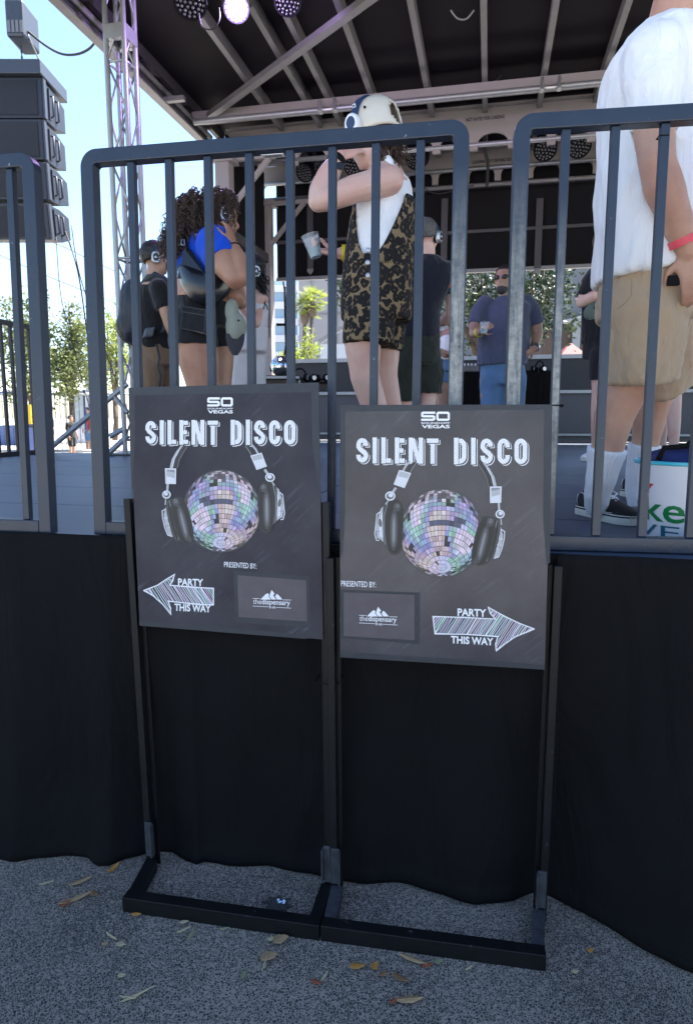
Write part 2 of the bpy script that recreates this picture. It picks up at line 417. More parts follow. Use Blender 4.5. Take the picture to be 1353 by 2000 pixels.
worn(rgt, r0, rU, rN, barpos(r0, rU, rN, [(1097, 400)])[0], .0088, .01125, 1000, 400)
# paper sticker under the middle rail, and cable ties
p = onplane(528, 297, m0 + RT * (RH - .05) - mN * 0, -RT)
st = MB().box(m0 + mU * ((p - m0).dot(mU)) + RT * (RH - .0505 + .0) - mN * .0005, mU * .033, mN * .012, RT * .0006)
st.build('paper_sticker', M['white'], mid)
sk = MB()
for i in range(9):
    sk.box(m0 + mU * ((p - m0).dot(mU) - .022 + i * .0055) + RT * (RH - .0515) - mN * .0005, mU * .0012, mN * .006, RT * .0003)
sk.build('barcode', M['black'], mid)
def tie(px, py, pl, nv, uv_, w, label):
    c = onplane(px, py, pl, nv); a = uv_ * (w / 2); b = nv * (w / 2)
    mb = MB(); pts = [c - a - b, c + a - b, c + a + b, c - a + b, c - a - b]
    mb.tube(pts, .0018, 6); mb.ball(c + a - b, .0045)
    tag(mb.build('cable_tie', M['black']), label, 'cable tie', 'black cable ties')
tie(1293, 268, r0, rN, rU, .0235, 'black cable tie round the bar in front of the white shirt sleeve')
tie(1087, 792, r0, rN, rU, .030, 'black cable tie beside the top right corner of the right poster')

# ------------------------------------------------------------------ black skirting cloth
def drape(label, outline, xs, seed, foldamp):
    nx, nz = 260, 46
    x0, x1 = xs; vs = []; fs = []
    def oy(x):
        for (a, b), (c, d_) in zip(outline, outline[1:]):
            if a <= x <= c: return b + (d_ - b) * (x - a) / (c - a)
        return outline[0][1] if x < outline[0][0] else outline[-1][1]
    for i in range(nx + 1):
        px = x0 + (x1 - x0) * i / nx
        b = onz(px, oy(px), .004)
        u0 = (b - O).dot(U)
        u_top = u0 + .0
        t = W(u_top, -.062, DECK + .008)
        for j in range(nz + 1):
            s = j / nz
            q = t.lerp(b, s)
            k = s ** .7
            f = (math.sin(u0 * 17 + seed) * .35 + noise.noise(Vector((u0 * 5, seed, 0))) * 1.1 + noise.noise(Vector((u0 * 13, s * .8, seed))) * .5) * foldamp * k * 1.4
            dg_ = noise.noise(Vector((u0 * 2.2 + s * 1.9, s * 1.4 - u0 * 1.1, seed + 4))) * .034 * (math.sin(s * 3.14) ** .5 if 0 < s < 1 else 0)
            w1 = u0 * .8 + (1 - s) * .9 + .15 * noise.noise(Vector((u0 * 3, s * 3, seed + 2))); dg_ += .007 * max(0, 1 - abs(((w1 * 3.1 + seed) % 1) - .5) * 5) * max(0, noise.noise(Vector((u0 * 1.3, s * 2, seed + 7))) + .25) * math.sin(s * 3.14)
            fine = noise.noise(Vector((u0 * 9, s * 9, seed + 9))) * .004 * math.sin(min(1, s * 4) * 1.57)
            q = q - V * (max(f, -.028) + dg_ + fine)
            if s > .965: q -= V * .012 * math.sin((s - .965) / .035 * 3.14)
            vs.append(q)
    for i in range(nx):
        for j in range(nz):
            a = i * (nz + 1) + j; fs.append([a, a + 1, a + nz + 2, a + nz + 1])
    o = MB().add(vs, fs).build('stage_skirt', M['drape'], None, smooth=True)
    so = o.modifiers.new('thick', 'SOLIDIFY'); so.thickness = .004; so.offset = 1
    return tag(o, label, 'drape', 'black cloth skirts round the stage')
drape('black cloth skirt hanging behind both sign stands down to the asphalt',
      [(-420, 1640), (30, 1678), (110, 1672), (175, 1672), (192, 1686), (215, 1690), (245, 1678), (290, 1668), (335, 1668), (362, 1682), (385, 1688), (400, 1681), (640, 1711), (690, 1716), (740, 1720), (930, 1766), (1000, 1757), (1064, 1741), (1090, 1752)], (-420, 1075), 1.3, .016)
drape('black cloth skirt at right whose hem swings out across the asphalt',
      [(1052, 1737), (1150, 1796), (1324, 1883), (1500, 1950), (1700, 2010), (2600, 2250)], (1052, 2500), 5.1, .014)

# ------------------------------------------------------------------ sign stands
def sign_stand(label, gL, gR, lean, tops, fronts, arms):
    Uv = (gR - gL); Uv.z = 0; Wd = Uv.length; Uv.normalize()
    Nh = Vector((-Uv.y, Uv.x, 0))                     # away from the camera
    T = (Z * math.cos(lean) + Nh * math.sin(lean)).normalized(); N = -Nh * math.cos(lean) + Z * math.sin(lean)
    root = thing('sign_stand', label, 'sign stand', gL, 'black steel sign stands')
    for k, (p, top) in enumerate(((gL, tops[0]), (gR, tops[1]))):
        q = onplane(top[0], top[1], gL, N); h = (q - gL).dot(T)
        lat = (q - p).dot(Uv) / max(h, .1)
        Tp = (T + Uv * lat).normalized()
        mb = MB(); s = 1 if k == 0 else -1
        w, dp, th = .034, .030, .004
        # open channel that takes the board: web + two flanges
        web = p - Uv * (s * w * .30)
        mb.box(web + Tp * h / 2, Uv * (w * .30), Tp * (h / 2), N * dp / 2)
        mb.box(p + Uv * s * w * .2 + Tp * h * .5 - N * (dp / 2 - th / 2), Uv * (w * .19), Tp * (h / 2 - .002), N * th / 2)
        po = mb.build('post', M['stand'], root, bevel=.0015)
        # welded bracket at the foot
        br = MB(); c = p + Tp * .10 + N * (dp / 2 + .003)
        br.box(c - Uv * s * .004, Uv * .012, Tp * .055, N * .003)
        br.box(c + Uv * s * .010 + N * .008 + Tp * .0, Uv * .002, Tp * .05, N * .011)
        br.build('foot_bracket', M['scuff'], root, bevel=.001)
    fL, fR = fronts
    bh = .045
    nz_ = Vector((0, 0, bh / 2))
    Uf = (fR - fL).normalized(); Nf = Vector((-Uf.y, Uf.x, 0))
    fb = MB().box((fL + fR) / 2 + nz_ + Nf * .018, (fR - fL) / 2, Nf * .018, nz_ * 1.0)
    fb.build('base_bar', M['stand'], root, bevel=.0018)
    for a, b in ((fL + Uf * .018 + Nf * .037, gL + N * .017), (fR - Uf * .018 + Nf * .037, gR + N * .017)):
        a = Vector((a.x, a.y, bh / 2 - .002)); b = Vector((b.x, b.y, bh / 2 - .002))
        MB().beam(a, b, .034, bh - .004).build('base_arm', M['scuff'] if arms else M['stand'], root, bevel=.0018)
    return root, gL, Uv, T, N
s1 = sign_stand('steel sign stand carrying the left-arrow poster, taller of the two', onz(303, 1692, 0), onz(641, 1742, 0), R(3.0),
                ((258, 973), (631, 980)), (onz(240, 1781, 0), onz(623, 1838, 0)), False)
s2 = sign_stand('steel sign stand carrying the right-arrow poster, with grey scuffed base arms', onz(660, 1745, 0), onz(1050, 1792, 0), R(.8),
                ((653, 1089), (1081, 1104)), (onz(626, 1838, 0), onz(1065, 1898, 0)), True)
tie(641, 1328, s1[1], s1[4], s1[2], .07, 'black cable tie binding the two sign stands together')

far0, far1 = W(-4.06, 1.7, DECK + .002), W(-4.06, 4.3, DECK + .002)
_q = RT; RT = Z
guard_rail('slim black guard rail along the left end of the deck, beyond the loudspeaker side', far0, far1, [.13 * i for i in range(1, 20)], H=1.27, fw=.05, bw=.028, m='rail_far', group='guard rails round the far end of the stage')
RT = _q
# ------------------------------------------------------------------ flat printed artwork (ink sheets on the board, built on the board's own plane)
class Sheet:
    """a board's plane: photo points are carried on to it once, each ink layer 0.3 mm above the one below"""
    def __init__(s, p, n): s.p = p; s.n = n
    def P(s, x, y, k=0): return onplane(x, y, s.p + s.n * (.00035 * k), s.n)
def poly(sh, pts, k, name, m, parent):
    mb = MB(); mb.add([sh.P(x, y, k) for x, y in pts], [list(range(len(pts)))])
    return mb.build(name, m, parent)
def strip(mb, sh, pts, w, k, closed=False, mi=0, taper=None):
    n = len(pts); vs = []; fs = []
    for i, (x, y) in enumerate(pts):
        if closed: p0, p1 = pts[i - 1], pts[(i + 1) % n]
        else: p0, p1 = pts[max(i - 1, 0)], pts[min(i + 1, n - 1)]
        a = Vector((x - p0[0], y - p0[1])); b = Vector((p1[0] - x, p1[1] - y))
        if a.length < 1e-6: a = b.copy()
        if b.length < 1e-6: b = a.copy()
        a.normalize(); b.normalize(); t = (a + b)
        t = a if t.length < .2 else t.normalized()
        kk = 1 / max(.45, t.dot(a)); ww = w * (taper[i] if taper else 1)
        vs += [sh.P(x - t.y * ww / 2 * kk, y + t.x * ww / 2 * kk, k), sh.P(x + t.y * ww / 2 * kk, y - t.x * ww / 2 * kk, k)]
    for i in range(n - (0 if closed else 1)):
        j = (i + 1) % n; fs.append([2 * i, 2 * i + 1, 2 * j + 1, 2 * j])
    mb.add(vs, fs, mi)
def earc(cx, cy, rx, ry, a0, a1, n=10):
    return [(cx + rx * math.cos(R(a0 + (a1 - a0) * i / n)), cy - ry * math.sin(R(a0 + (a1 - a0) * i / n))) for i in range(n + 1)]
# letters as strokes in a box 0..w wide, 0..1 high (y down)
def glyph(c):
    t = .115
    if c == 'S': return .56, [earc(.28, .30, .165, .185, 15, 90, 5)[0:0] + [(.445, .33)] + earc(.28, .30, .165, .185, 10, 180, 9) + [(.115, .36), (.20, .47), (.36, .56)] + earc(.28, .70, .165, .185, 10, -180, 9) + [(.115, .67)]]
    if c == 'I': return .25, [[(.125, 0), (.125, 1)]]
    if c == 'L': return .45, [[(t, 0), (t, 1)], [(t + .11, .885), (.45, .885)]]
    if c == 'E': return .46, [[(t, 0), (t, 1)], [(t + .11, .115), (.45, .115)], [(t + .11, .5), (.40, .5)], [(t + .11, .885), (.46, .885)]]
    if c == 'N': return .68, [[(t, 0), (t, 1)], [(.565, 0), (.565, 1)], [(.19, .04), (.49, .96)]]
    if c == 'T': return .52, [[(.26, .23), (.26, 1)], [(0, .115), (.52, .115)]]
    if c == 'D': return .56, [[(t, 0), (t, 1)], [(.23, .115), (.28, .115)] + earc(.28, .30, .165, .185, 90, 0, 6)[1:] + earc(.28, .70, .165, .185, 0, -90, 6) + [(.23, .885)]]
    if c == 'C': return .56, [[(.445, .36)] + earc(.28, .30, .165, .185, 0, 180, 10) + earc(.28, .70, .165, .185, 180, 360, 10) + [(.445, .64)]]
    if c == 'O': return .58, [earc(.29, .30, .175, .185, 0, 180, 10) + earc(.29, .70, .175, .185, 180, 360, 10)]
def headline(sh, words, parent, mw, mdark):
    """words: text, (x0,ytop0,ybot0), (x1,ytop1,ybot1)"""
    for text, (x0, yt0, yb0), (x1, yt1, yb1) in words:
        out, back, dark = MB(), MB(), MB()
        gl = [glyph(c) for c in text]; gap = .15
        tot = sum(g[0] for g in gl) + gap * (len(gl) - 1); x = 0
        hgt = yb0 - yt0
        for ci, (w, strokes) in enumerate(gl):
            def mp(a, b, dx=0, dy=0):
                f = (x + a) / tot
                yt = yt0 + (yt1 - yt0) * f; yb = yb0 + (yb1 - yb0) * f
                return (x0 + (x1 - x0) * f + dx, yt + (yb - yt) * b + dy)
            for si, s in enumerate(strokes):
                cl = text[ci] == 'O'
                ss = s[:-1] if cl else s
                e = si * .12
                strip(back, sh, [mp(a, b, 3.4, 3.0) for a, b in ss], hgt * .180, 1 + e, cl)
                strip(dark, sh, [mp(a, b, 2.0, 1.7) for a, b in ss], hgt * .180, 2 + e, cl)
                strip(out, sh, [mp(a, b) for a, b in ss], hgt * .170, 3 + e, cl)
            x += w + gap
        o = out.build('headline', M['chalk_letters'], parent)
        back.build('letter_outline', mw, o); dark.build('letter_gap', mdark, o)
_font_cache = {}
def font_mesh(text, bold=0.0):
    key = (text, bold)
    if key in _font_cache: return _font_cache[key]
    cu = bpy.data.curves.new('t', 'FONT'); cu.body = text; cu.size = 1; cu.offset = bold; cu.resolution_u = 3
    o = bpy.data.objects.new('t', cu); scene.collection.objects.link(o)
    dg = bpy.context.evaluated_depsgraph_get(); dg.update()
    me = bpy.data.meshes.new_from_object(o.evaluated_get(dg))
    vs = [(v.co.x, v.co.y) for v in me.vertices]; fs = [list(q.vertices) for q in me.polygons]
    bpy.data.objects.remove(o); bpy.data.curves.remove(cu); bpy.data.meshes.remove(me)
    x0 = min(v[0] for v in vs); x1 = max(v[0] for v in vs); y0 = min(v[1] for v in vs); y1 = max(v[1] for v in vs)
    _font_cache[key] = ([((a - x0) / (x1 - x0), (b - y0) / (y1 - y0)) for a, b in vs], fs)
    return _font_cache[key]
def lettering(sh, text, bl, br, h, k, name, m, parent, bold=.012):
    """flat lettering filling the box from bottom-left to bottom-right, h high (photo points)"""
    vs, fs = font_mesh(text, bold); mb = MB()
    mb.add([sh.P(bl[0] + (br[0] - bl[0]) * a, bl[1] + (br[1] - bl[1]) * a - h * b, k) for a, b in vs], fs)
    return mb.build(name, m, parent)

def hatchmat():
    m, n, l, p = nodes('chalk_letter_ink')
    tc = n.new('ShaderNodeTexCoord'); mp = n.new('ShaderNodeMapping'); mp.inputs['Rotation'].default_value = (0, R(45), 0)
    l.new(tc.outputs['Object'], mp.inputs[0])
    w = n.new('ShaderNodeTexWave'); w.wave_type = 'BANDS'; w.bands_direction = 'X'; w.inputs['Scale'].default_value = 62; w.inputs['Distortion'].default_value = 2.5; w.inputs['Detail'].default_value = 2; w.inputs['Detail Scale'].default_value = 2
    l.new(mp.outputs[0], w.inputs['Vector'])
    cr = n.new('ShaderNodeValToRGB'); cr.color_ramp.elements[0].color = (.52, .52, .54, 1); cr.color_ramp.elements[1].color = (.80, .80, .81, 1); cr.color_ramp.elements[0].position = .1; cr.color_ramp.elements[1].position = .42
    l.new(w.outputs['Fac'], cr.inputs[0]); l.new(cr.outputs[0], p.inputs['Base Color']); p.inputs['Roughness'].default_value = .5
    return m
M['chalk_letters'] = hatchmat()
def printmat(name, base, hi, rough=.42, spec=.5):
    m, n, l, p = nodes(name)
    tc = n.new('ShaderNodeTexCoord')
    def N(s, d, r=.6):
        t = n.new('ShaderNodeTexNoise'); t.inputs['Scale'].default_value = s; t.inputs['Detail'].default_value = d; t.inputs['Roughness'].default_value = r
        l.new(tc.outputs['Object'], t.inputs['Vector']); return t
    a = N(5, 6); g_ = N(700, 2)
    md = n.new('ShaderNodeMath'); md.operation = 'MULTIPLY_ADD'; md.inputs[1].default_value = .35; l.new(g_.outputs['Fac'], md.inputs[0]); l.new(a.outputs['Fac'], md.inputs[2])
    cr = n.new('ShaderNodeValToRGB'); cr.color_ramp.elements[0].position = .48; cr.color_ramp.elements[0].color = (*base, 1); cr.color_ramp.elements[1].position = .88; cr.color_ramp.elements[1].color = (*hi, 1)
    l.new(md.outputs[0], cr.inputs[0])
    s0 = n.new('ShaderNodeMapping'); s0.inputs['Rotation'].default_value = (0, R(42), 0); l.new(tc.outputs['Object'], s0.inputs[0])
    st = n.new('ShaderNodeMapping'); st.inputs['Scale'].default_value = (3, 3, 45); l.new(s0.outputs[0], st.inputs[0])
    c = n.new('ShaderNodeTexNoise'); c.inputs['Scale'].default_value = 2.2; c.inputs['Detail'].default_value = 4; l.new(st.outputs[0], c.inputs['Vector'])
    sw = n.new('ShaderNodeValToRGB'); sw.color_ramp.elements[0].position = .56; sw.color_ramp.elements[1].position = .80; l.new(c.outputs['Fac'], sw.inputs[0])
    b2 = N(6.5, 3); bs = n.new('ShaderNodeValToRGB'); bs.color_ramp.elements[0].position = .5; bs.color_ramp.elements[1].position = .72; l.new(b2.outputs['Fac'], bs.inputs[0])
    mu = n.new('ShaderNodeMath'); mu.operation = 'MULTIPLY'; l.new(sw.outputs[0], mu.inputs[0]); l.new(bs.outputs[0], mu.inputs[1])
    mx = n.new('ShaderNodeMix'); mx.data_type = 'RGBA'; l.new(mu.outputs[0], mx.inputs['Factor']); l.new(cr.outputs[0], mx.inputs['A']); mx.inputs['B'].default_value = (.13, .14, .17, 1)
    l.new(mx.outputs['Result'], p.inputs['Base Color']); p.inputs['Roughness'].default_value = rough; p.inputs['Specular IOR Level'].default_value = spec
    return m
M['print'] = printmat('chalkboard_print', (.028, .026, .034), (.058, .054, .064), .4, .16)
M['print_r'] = printmat('chalkboard_print_light', (.036, .034, .042), (.075, .071, .080), .24, .32)
M['tape'] = mat('cloth_tape', (.020, .024, .032), .5, var=.35, scale=30, bump=.15, bscale=300, dirt=((.12, .13, .15), .68, .78), dscale=30)
M['card'] = mat('sponsor_card', (.085, .070, .078), .55, var=.25, scale=26, bump=.02)
M['ink'] = mat('white_ink', (.78, .78, .80), .5)
M['inkdark'] = mat('dark_ink', (.030, .028, .035), .5, spec=.2)
GR = [mat('grey_ink_%s' % w, (v, v, v * 1.04), .45) for w, v in (('black', .010), ('coal', .022), ('slate', .05), ('ash', .11), ('fog', .22), ('silver', .40), ('pearl', .62))]
def attrmat():
    m, n, l, p = nodes('iridescent_ink')
    a = n.new('ShaderNodeAttribute'); a.attribute_name = 'ink'; l.new(a.outputs['Color'], p.inputs['Base Color']); p.inputs['Roughness'].default_value = .45
    return m
M['iri'] = attrmat()
def colored(mb, name, cols, parent):
    o = mb.build(name, M['iri'], parent); me = o.data
    at_ = me.attributes.new('ink', 'FLOAT_COLOR', 'CORNER'); i = 0
    for pl in me.polygons:
        for _ in pl.loop_indices:
            at_.data[i].color = (*cols[pl.index], 1); i += 1
    return o
def hsv(h, s, v):
    import colorsys
    return colorsys.hsv_to_rgb(h % 1, s, v)
def disco(sh, cx, cy, rx, ry, parent, mirror):
    """printed mirror ball: a flat disc of coloured tiles"""
    bk = [(cx + rx * math.cos(a), cy + ry * math.sin(a)) for a in [6.28318 * i / 48 for i in range(48)]]
    poly(sh, bk, 3, 'mirror_ball_disc', GR[2], parent)
    mb = MB(); cols = []; tilt = R(38)
    NR, NC = 26, 58
    rnd = random.Random(4)
    for i in range(NR):
        la0, la1 = -math.pi / 2 + math.pi * i / NR, -math.pi / 2 + math.pi * (i + 1) / NR
        for j in range(NC):
            lo0, lo1 = 6.28318 * j / NC, 6.28318 * (j + 1) / NC
            g = .045
            q = []
            zz = 9
            for la, lo in ((la0 + .006, lo0 + g * .11), (la0 + .006, lo1 - g * .11), (la1 - .006, lo1 - g * .11), (la1 - .006, lo0 + g * .11)):
                x = math.cos(la) * math.sin(lo); y = math.sin(la); z_ = math.cos(la) * math.cos(lo)
                y2 = y * math.cos(tilt) - z_ * math.sin(tilt) * -1 * -1; z2 = y * math.sin(tilt) * -1 + z_ * math.cos(tilt)
                y2 = y * math.cos(tilt) + z_ * math.sin(tilt) * -0.0 + (math.cos(la) * math.cos(lo)) * math.sin(tilt)
                z2 = -y * math.sin(tilt) + z_ * math.cos(tilt)
                zz = min(zz, z2); q.append((x, y2))
            if zz < .10: continue
            mx_, my_ = sum(a for a, b in q) / 4, sum(b for a, b in q) / 4
            # printed colours: bands of lilac, mint and peach with a few black mirrors
            pal = [(.04, .28, .92), (.93, .26, .86), (.76, .32, .84), (.66, .36, .82), (.55, .30, .80), (.39, .30, .82), (.70, .16, .95), (.93, .20, .95)]
            hn = noise.noise(Vector((mx_ * 1.75 + 9.3, my_ * 1.75 + 4.7, 3.5))) * 1.35 + .5 + .10 * noise.noise(Vector((j * .9, i * .9, 7)))
            h, s_, v_ = pal[int(max(0, min(.999, hn)) * len(pal))]
            if my_ < -.55: h, s_, v_ = pal[(3 + int((math.atan2(mx_, -my_ - .2) + 1.6) * 2.4)) % 8]
            h += rnd.uniform(-.02, .02); s_ *= rnd.uniform(.75, 1.45); v_ *= .80 + .22 * noise.noise(Vector((j * .9, i * .9, 3))) + .12 * rnd.random()
            r2 = mx_ * mx_ + my_ * my_
            if noise.noise(Vector((j * .33 + 8, i * .5, 12))) > .50: v_ *= .25
            if .16 < my_ < .32 and -.55 < mx_ < .25: v_ *= .5; h = .66; s_ = .4
            if r2 > .80 or my_ > .72: v_ *= .45 if rnd.random() < .6 else .9
            c = hsv(h, s_, max(.03, min(.95, v_ * 1.0)) ** 2.2)
            if mirror: q = [(-a, b) for a, b in q][::-1]
            mb.add([sh.P(cx + a * rx * .985, cy - b * ry * .985, 4.2) for a, b in q], [[0, 1, 2, 3]]); cols.append(c)
    colored(mb, 'mirror_ball', cols, parent)
def ellpts(cx, cy, rx, ry, rot, n=36):
    c, s = math.cos(R(rot)), math.sin(R(rot))
    return [(cx + rx * math.cos(a) * c - ry * math.sin(a) * s, cy + rx * math.cos(a) * s + ry * math.sin(a) * c) for a in [6.28318 * i / n for i in range(n)]]
def sellpts(cx, cy, rx, ry, rot, n=44, e=2.9):
    c, s = math.cos(R(rot)), math.sin(R(rot)); out = []
    for i in range(n):
        a = 6.28318 * i / n; ca, sa = math.cos(a), math.sin(a)
        x = rx * math.copysign(abs(ca) ** (2 / e), ca); y = ry * math.copysign(abs(sa) ** (2 / e), sa)
        out.append((cx + x * c - y * s, cy + x * s + y * c))
    return out
def phones(sh, T, parent):
    """printed headphones; T carries a point of the left poster's drawing to this poster"""
    val = (.010, .022, .05, .11, .22, .40, .62)
    cur = {}; layer = [5.0]
    def start(): cur['m'] = MB(); cur['c'] = []
    def end(name): colored(cur['m'], name, cur['c'], parent)
    def pg(pts, g):
        layer[0] += .10; mb = cur['m']; n0 = len(mb.f)
        q = [T(x, y) for x, y in pts]
        mb.add([sh.P(x, y, layer[0]) for x, y in q], [list(range(len(q)))]); cur['c'] += [(val[g], val[g], val[g] * 1.05)] * (len(mb.f) - n0)
    def ln(pts, w, g, taper=None):
        layer[0] += .10; mb = cur['m']; n0 = len(mb.f)
        strip(mb, sh, [T(x, y) for x, y in pts], w, layer[0], taper=taper); cur['c'] += [(val[g], val[g], val[g] * 1.05)] * (len(mb.f) - n0)
    start()
    # headband, fading in under the headline
    ln([(356, 871), (346, 884), (338, 898), (334, 915)], 5, 5); ln([(363, 871), (352, 886), (345, 900), (341, 915)], 9, 1)
    ln([(366, 872), (357, 886), (350, 900), (347, 914)], 2, 3); ln([(350, 880), (341, 896), (337, 914)], 1.4, 6)
    end('headband_print'); start()
    ln([(482, 871), (489, 879), (494, 888)], 8, 1); ln([(491, 868), (499, 877), (505, 888)], 4, 5); ln([(479, 871), (486, 880), (491, 889)], 1.5, 4)
    end('headband_print'); start()
    pg([(334, 984), (324, 990), (320, 1005), (322, 1024), (330, 1047), (340, 1046), (352, 1050), (345, 1020), (338, 990)], 5)
    pg([(330, 992), (326, 1008), (330, 1030), (338, 1042), (344, 1040), (336, 1010)], 6)
    ln([(324, 994), (317, 998), (318, 1012), (322, 1030), (328, 1045), (337, 1048)], 1.8, 6); ln([(320, 1012), (327, 1012)], 1.5, 6); ln([(323, 1028), (331, 1026)], 1.5, 4)
    pg(ellpts(332, 1016, 4, 9, -14), 3); pg(ellpts(336, 1024, 3, 5, -14), 4)
    pg(sellpts(342, 1016, 13, 42, -13), 2); pg(sellpts(345, 1016, 11.5, 41, -13), 0); ln([(331, 978), (336, 1000), (342, 1030), (350, 1054)], 1.4, 4)
    pg(sellpts(356, 1016, 17.5, 46, -14), 1); pg(sellpts(357, 1017, 15.5, 43, -14), 0)
    for g_, rx, ry in ((2, 7.5, 36), (3, 4.2, 30), (4, 1.8, 22)): pg(sellpts(358, 1022, rx, ry, -14, e=2.2), g_)
    pg(ellpts(344, 981, 7, 9, -20), 2); pg(ellpts(343, 979, 4, 5, -20), 3); pg(ellpts(370, 1052, 4, 8, -20), 2)
    end('ear_cup_print'); start()
    pg([(536, 948), (545, 956), (551, 975), (554, 995), (552, 1010), (544, 1014), (540, 1018), (541, 990), (536, 966)], 5)
    pg([(540, 956), (545, 972), (548, 996), (547, 1007), (542, 1010), (543, 985)], 6)
    ln([(545, 961), (552, 966), (554, 985), (556, 1003), (553, 1014), (548, 1015)], 1.8, 6); ln([(545, 985), (553, 983)], 1.4, 4); ln([(546, 998), (554, 998)], 1.4, 4)
    pg(ellpts(546, 982, 3, 8, 8), 3)
    pg(sellpts(530, 985, 11, 42, 3), 2); pg(sellpts(527, 985, 10, 42, 3), 0); ln([(533, 947), (538, 968), (539, 1000), (537, 1022)], 1.4, 4)
    pg(sellpts(519, 991, 15, 50, -1), 1); pg(sellpts(519, 991, 13.4, 47, -1), 0)
    for g_, rx, ry in ((2, 7.5, 38), (3, 4.6, 31), (4, 2.0, 23)): pg(sellpts(521, 996, rx, ry, -1, e=2.2), g_)
    pg(ellpts(515, 953, 7, 8, 0), 2); pg(ellpts(514, 951, 3.5, 4, 0), 3)
    end('ear_cup_print'); start()
    ln([(328, 945), (327, 960)], 4.5, 5); pg(ellpts(325.5, 966, 8.5, 8, 0), 6); pg(ellpts(325.5, 966, 6, 5.6, 0), 3); pg(ellpts(324.5, 964.5, 3.8, 3.6, 0), 6); ln([(324, 975), (323, 986)], 2.4, 5)
    pg([(322.5, 914.5), (344.5, 915), (344, 945.5), (323.5, 945)], 6); pg([(325, 917), (342, 917.3), (341.5, 943.3), (325.6, 943)], 5); pg([(326, 930), (341.5, 934), (341.2, 943), (326, 943)], 6); pg([(326, 917.6), (341.5, 917.8), (341.4, 923), (326, 920)], 4)
    end('slider_print'); start()
    ln([(517, 917), (524, 927)], 5, 5); pg(ellpts(527.5, 932.5, 9.5, 8.6, 10), 6); pg(ellpts(527.5, 932.5, 7, 6, 10), 3); pg(ellpts(526.5, 931, 4.4, 4, 10), 6); ln([(531, 941), (536, 948)], 2.6, 5)
    pg([(489, 890), (511, 884), (521.5, 911), (501, 918)], 6); pg([(491.5, 891.5), (509.6, 886.5), (518.8, 909.8), (502, 915.4)], 5); pg([(495, 900), (513, 896), (518.4, 909.6), (502, 915)], 6)
    end('slider_print')
def sologo(sh, x0, x1, yt, yb, yb2, yb3, parent):
    """SO over SOUNDOFF over VEGAS in wide square strokes"""
    mb = MB(); w = (x1 - x0); h = yb - yt; t = h * .24
    def stro(pts, ww, k, closed=False): strip(mb, sh, pts, ww, k, closed)
    a, b, m_ = yt + t / 2, yb - t / 2, (yt + yb) / 2
    sw = w * .49
    stro([(x0 + sw, a), (x0 + t * .8, a), (x0 + t / 2, a + t * .3), (x0 + t / 2, m_ - t * .2), (x0 + t, m_), (x0 + sw - t, m_), (x0 + sw - t / 2, m_ + t * .3), (x0 + sw - t / 2, b - t * .3), (x0 + sw - t, b), (x0, b)], t, 2)
    ox = x0 + w * .53
    stro([(ox + t * .9, a), (x1 - t * .9, a), (x1 - t / 2, a + t * .4), (x1 - t / 2, b - t * .4), (x1 - t * .9, b), (ox + t * .9, b), (ox + t / 2, b - t * .4), (ox + t / 2, a + t * .4)], t, 2, True)
    root = mb.build('logo', M['ink'], parent)
    lettering(sh, 'SOUNDOFF', (x0, yb2), (x1, yb2), yb2 - yb - 2.5, 2, 'lettering', M['ink'], root, .02)
    lettering(sh, 'VEGAS', (x0 + 1, yb3), (x1, yb3), yb3 - yb2 - 1.6, 2, 'lettering', M['ink'], root, .03)
def hatch_arrow(sh, outline, parent, seed):
    mb = MB(); cols = []; rnd = random.Random(seed)
    def add(pts, w, k, closed=False, c=(.75, .75, .78)):
        n0 = len(mb.f); strip(mb, sh, pts, w, k, closed); cols.extend([c] * (len(mb.f) - n0))
    add(outline, 2.2, 2, True); add([(x + rnd.uniform(-1.5, 1.5), y + rnd.uniform(-1.5, 1.5)) for x, y in outline], .9, 2.2, True)
    xs = [p[0] for p in outline]; x0, x1 = min(xs), max(xs)
    slope = .62; k = 0
    dirx = 1 if seed == 1 else -1
    c0 = x0 - 70
    while c0 < x1 + 70:
        c0 += rnd.uniform(3.2, 5.2)
        # line x = c0 + dirx*slope*(y-1100): cut with the outline
        hits = []
        for i in range(len(outline)):
            (ax, ay), (bx, by) = outline[i - 1], outline[i]
            fa = ax - (c0 + dirx * slope * (ay - 1180)); fb = bx - (c0 + dirx * slope * (by - 1180))
            if fa * fb < 0:
                t = fa / (fa - fb); hits.append((ax + (bx - ax) * t, ay + (by - ay) * t))
        hits.sort(key=lambda q: q[1])
        for a, b in zip(hits[::2], hits[1::2]):
            if abs(a[1] - b[1]) < 4: continue
            h = rnd.choice([.55, .75, .85, .95, .45]); c = hsv(h, rnd.uniform(.05, .3), rnd.uniform(.55, .85))
            add([(a[0] + rnd.uniform(-1, 1), a[1] + 1), ((a[0] + b[0]) / 2 + rnd.uniform(-.8, .8), (a[1] + b[1]) / 2), (b[0] + rnd.uniform(-1, 1), b[1] - 1)], rnd.uniform(1.1, 2.2), 1.4 + (k % 3) * .12, False, c); k += 1
    return colored(mb, 'arrow_drawing', cols, parent)
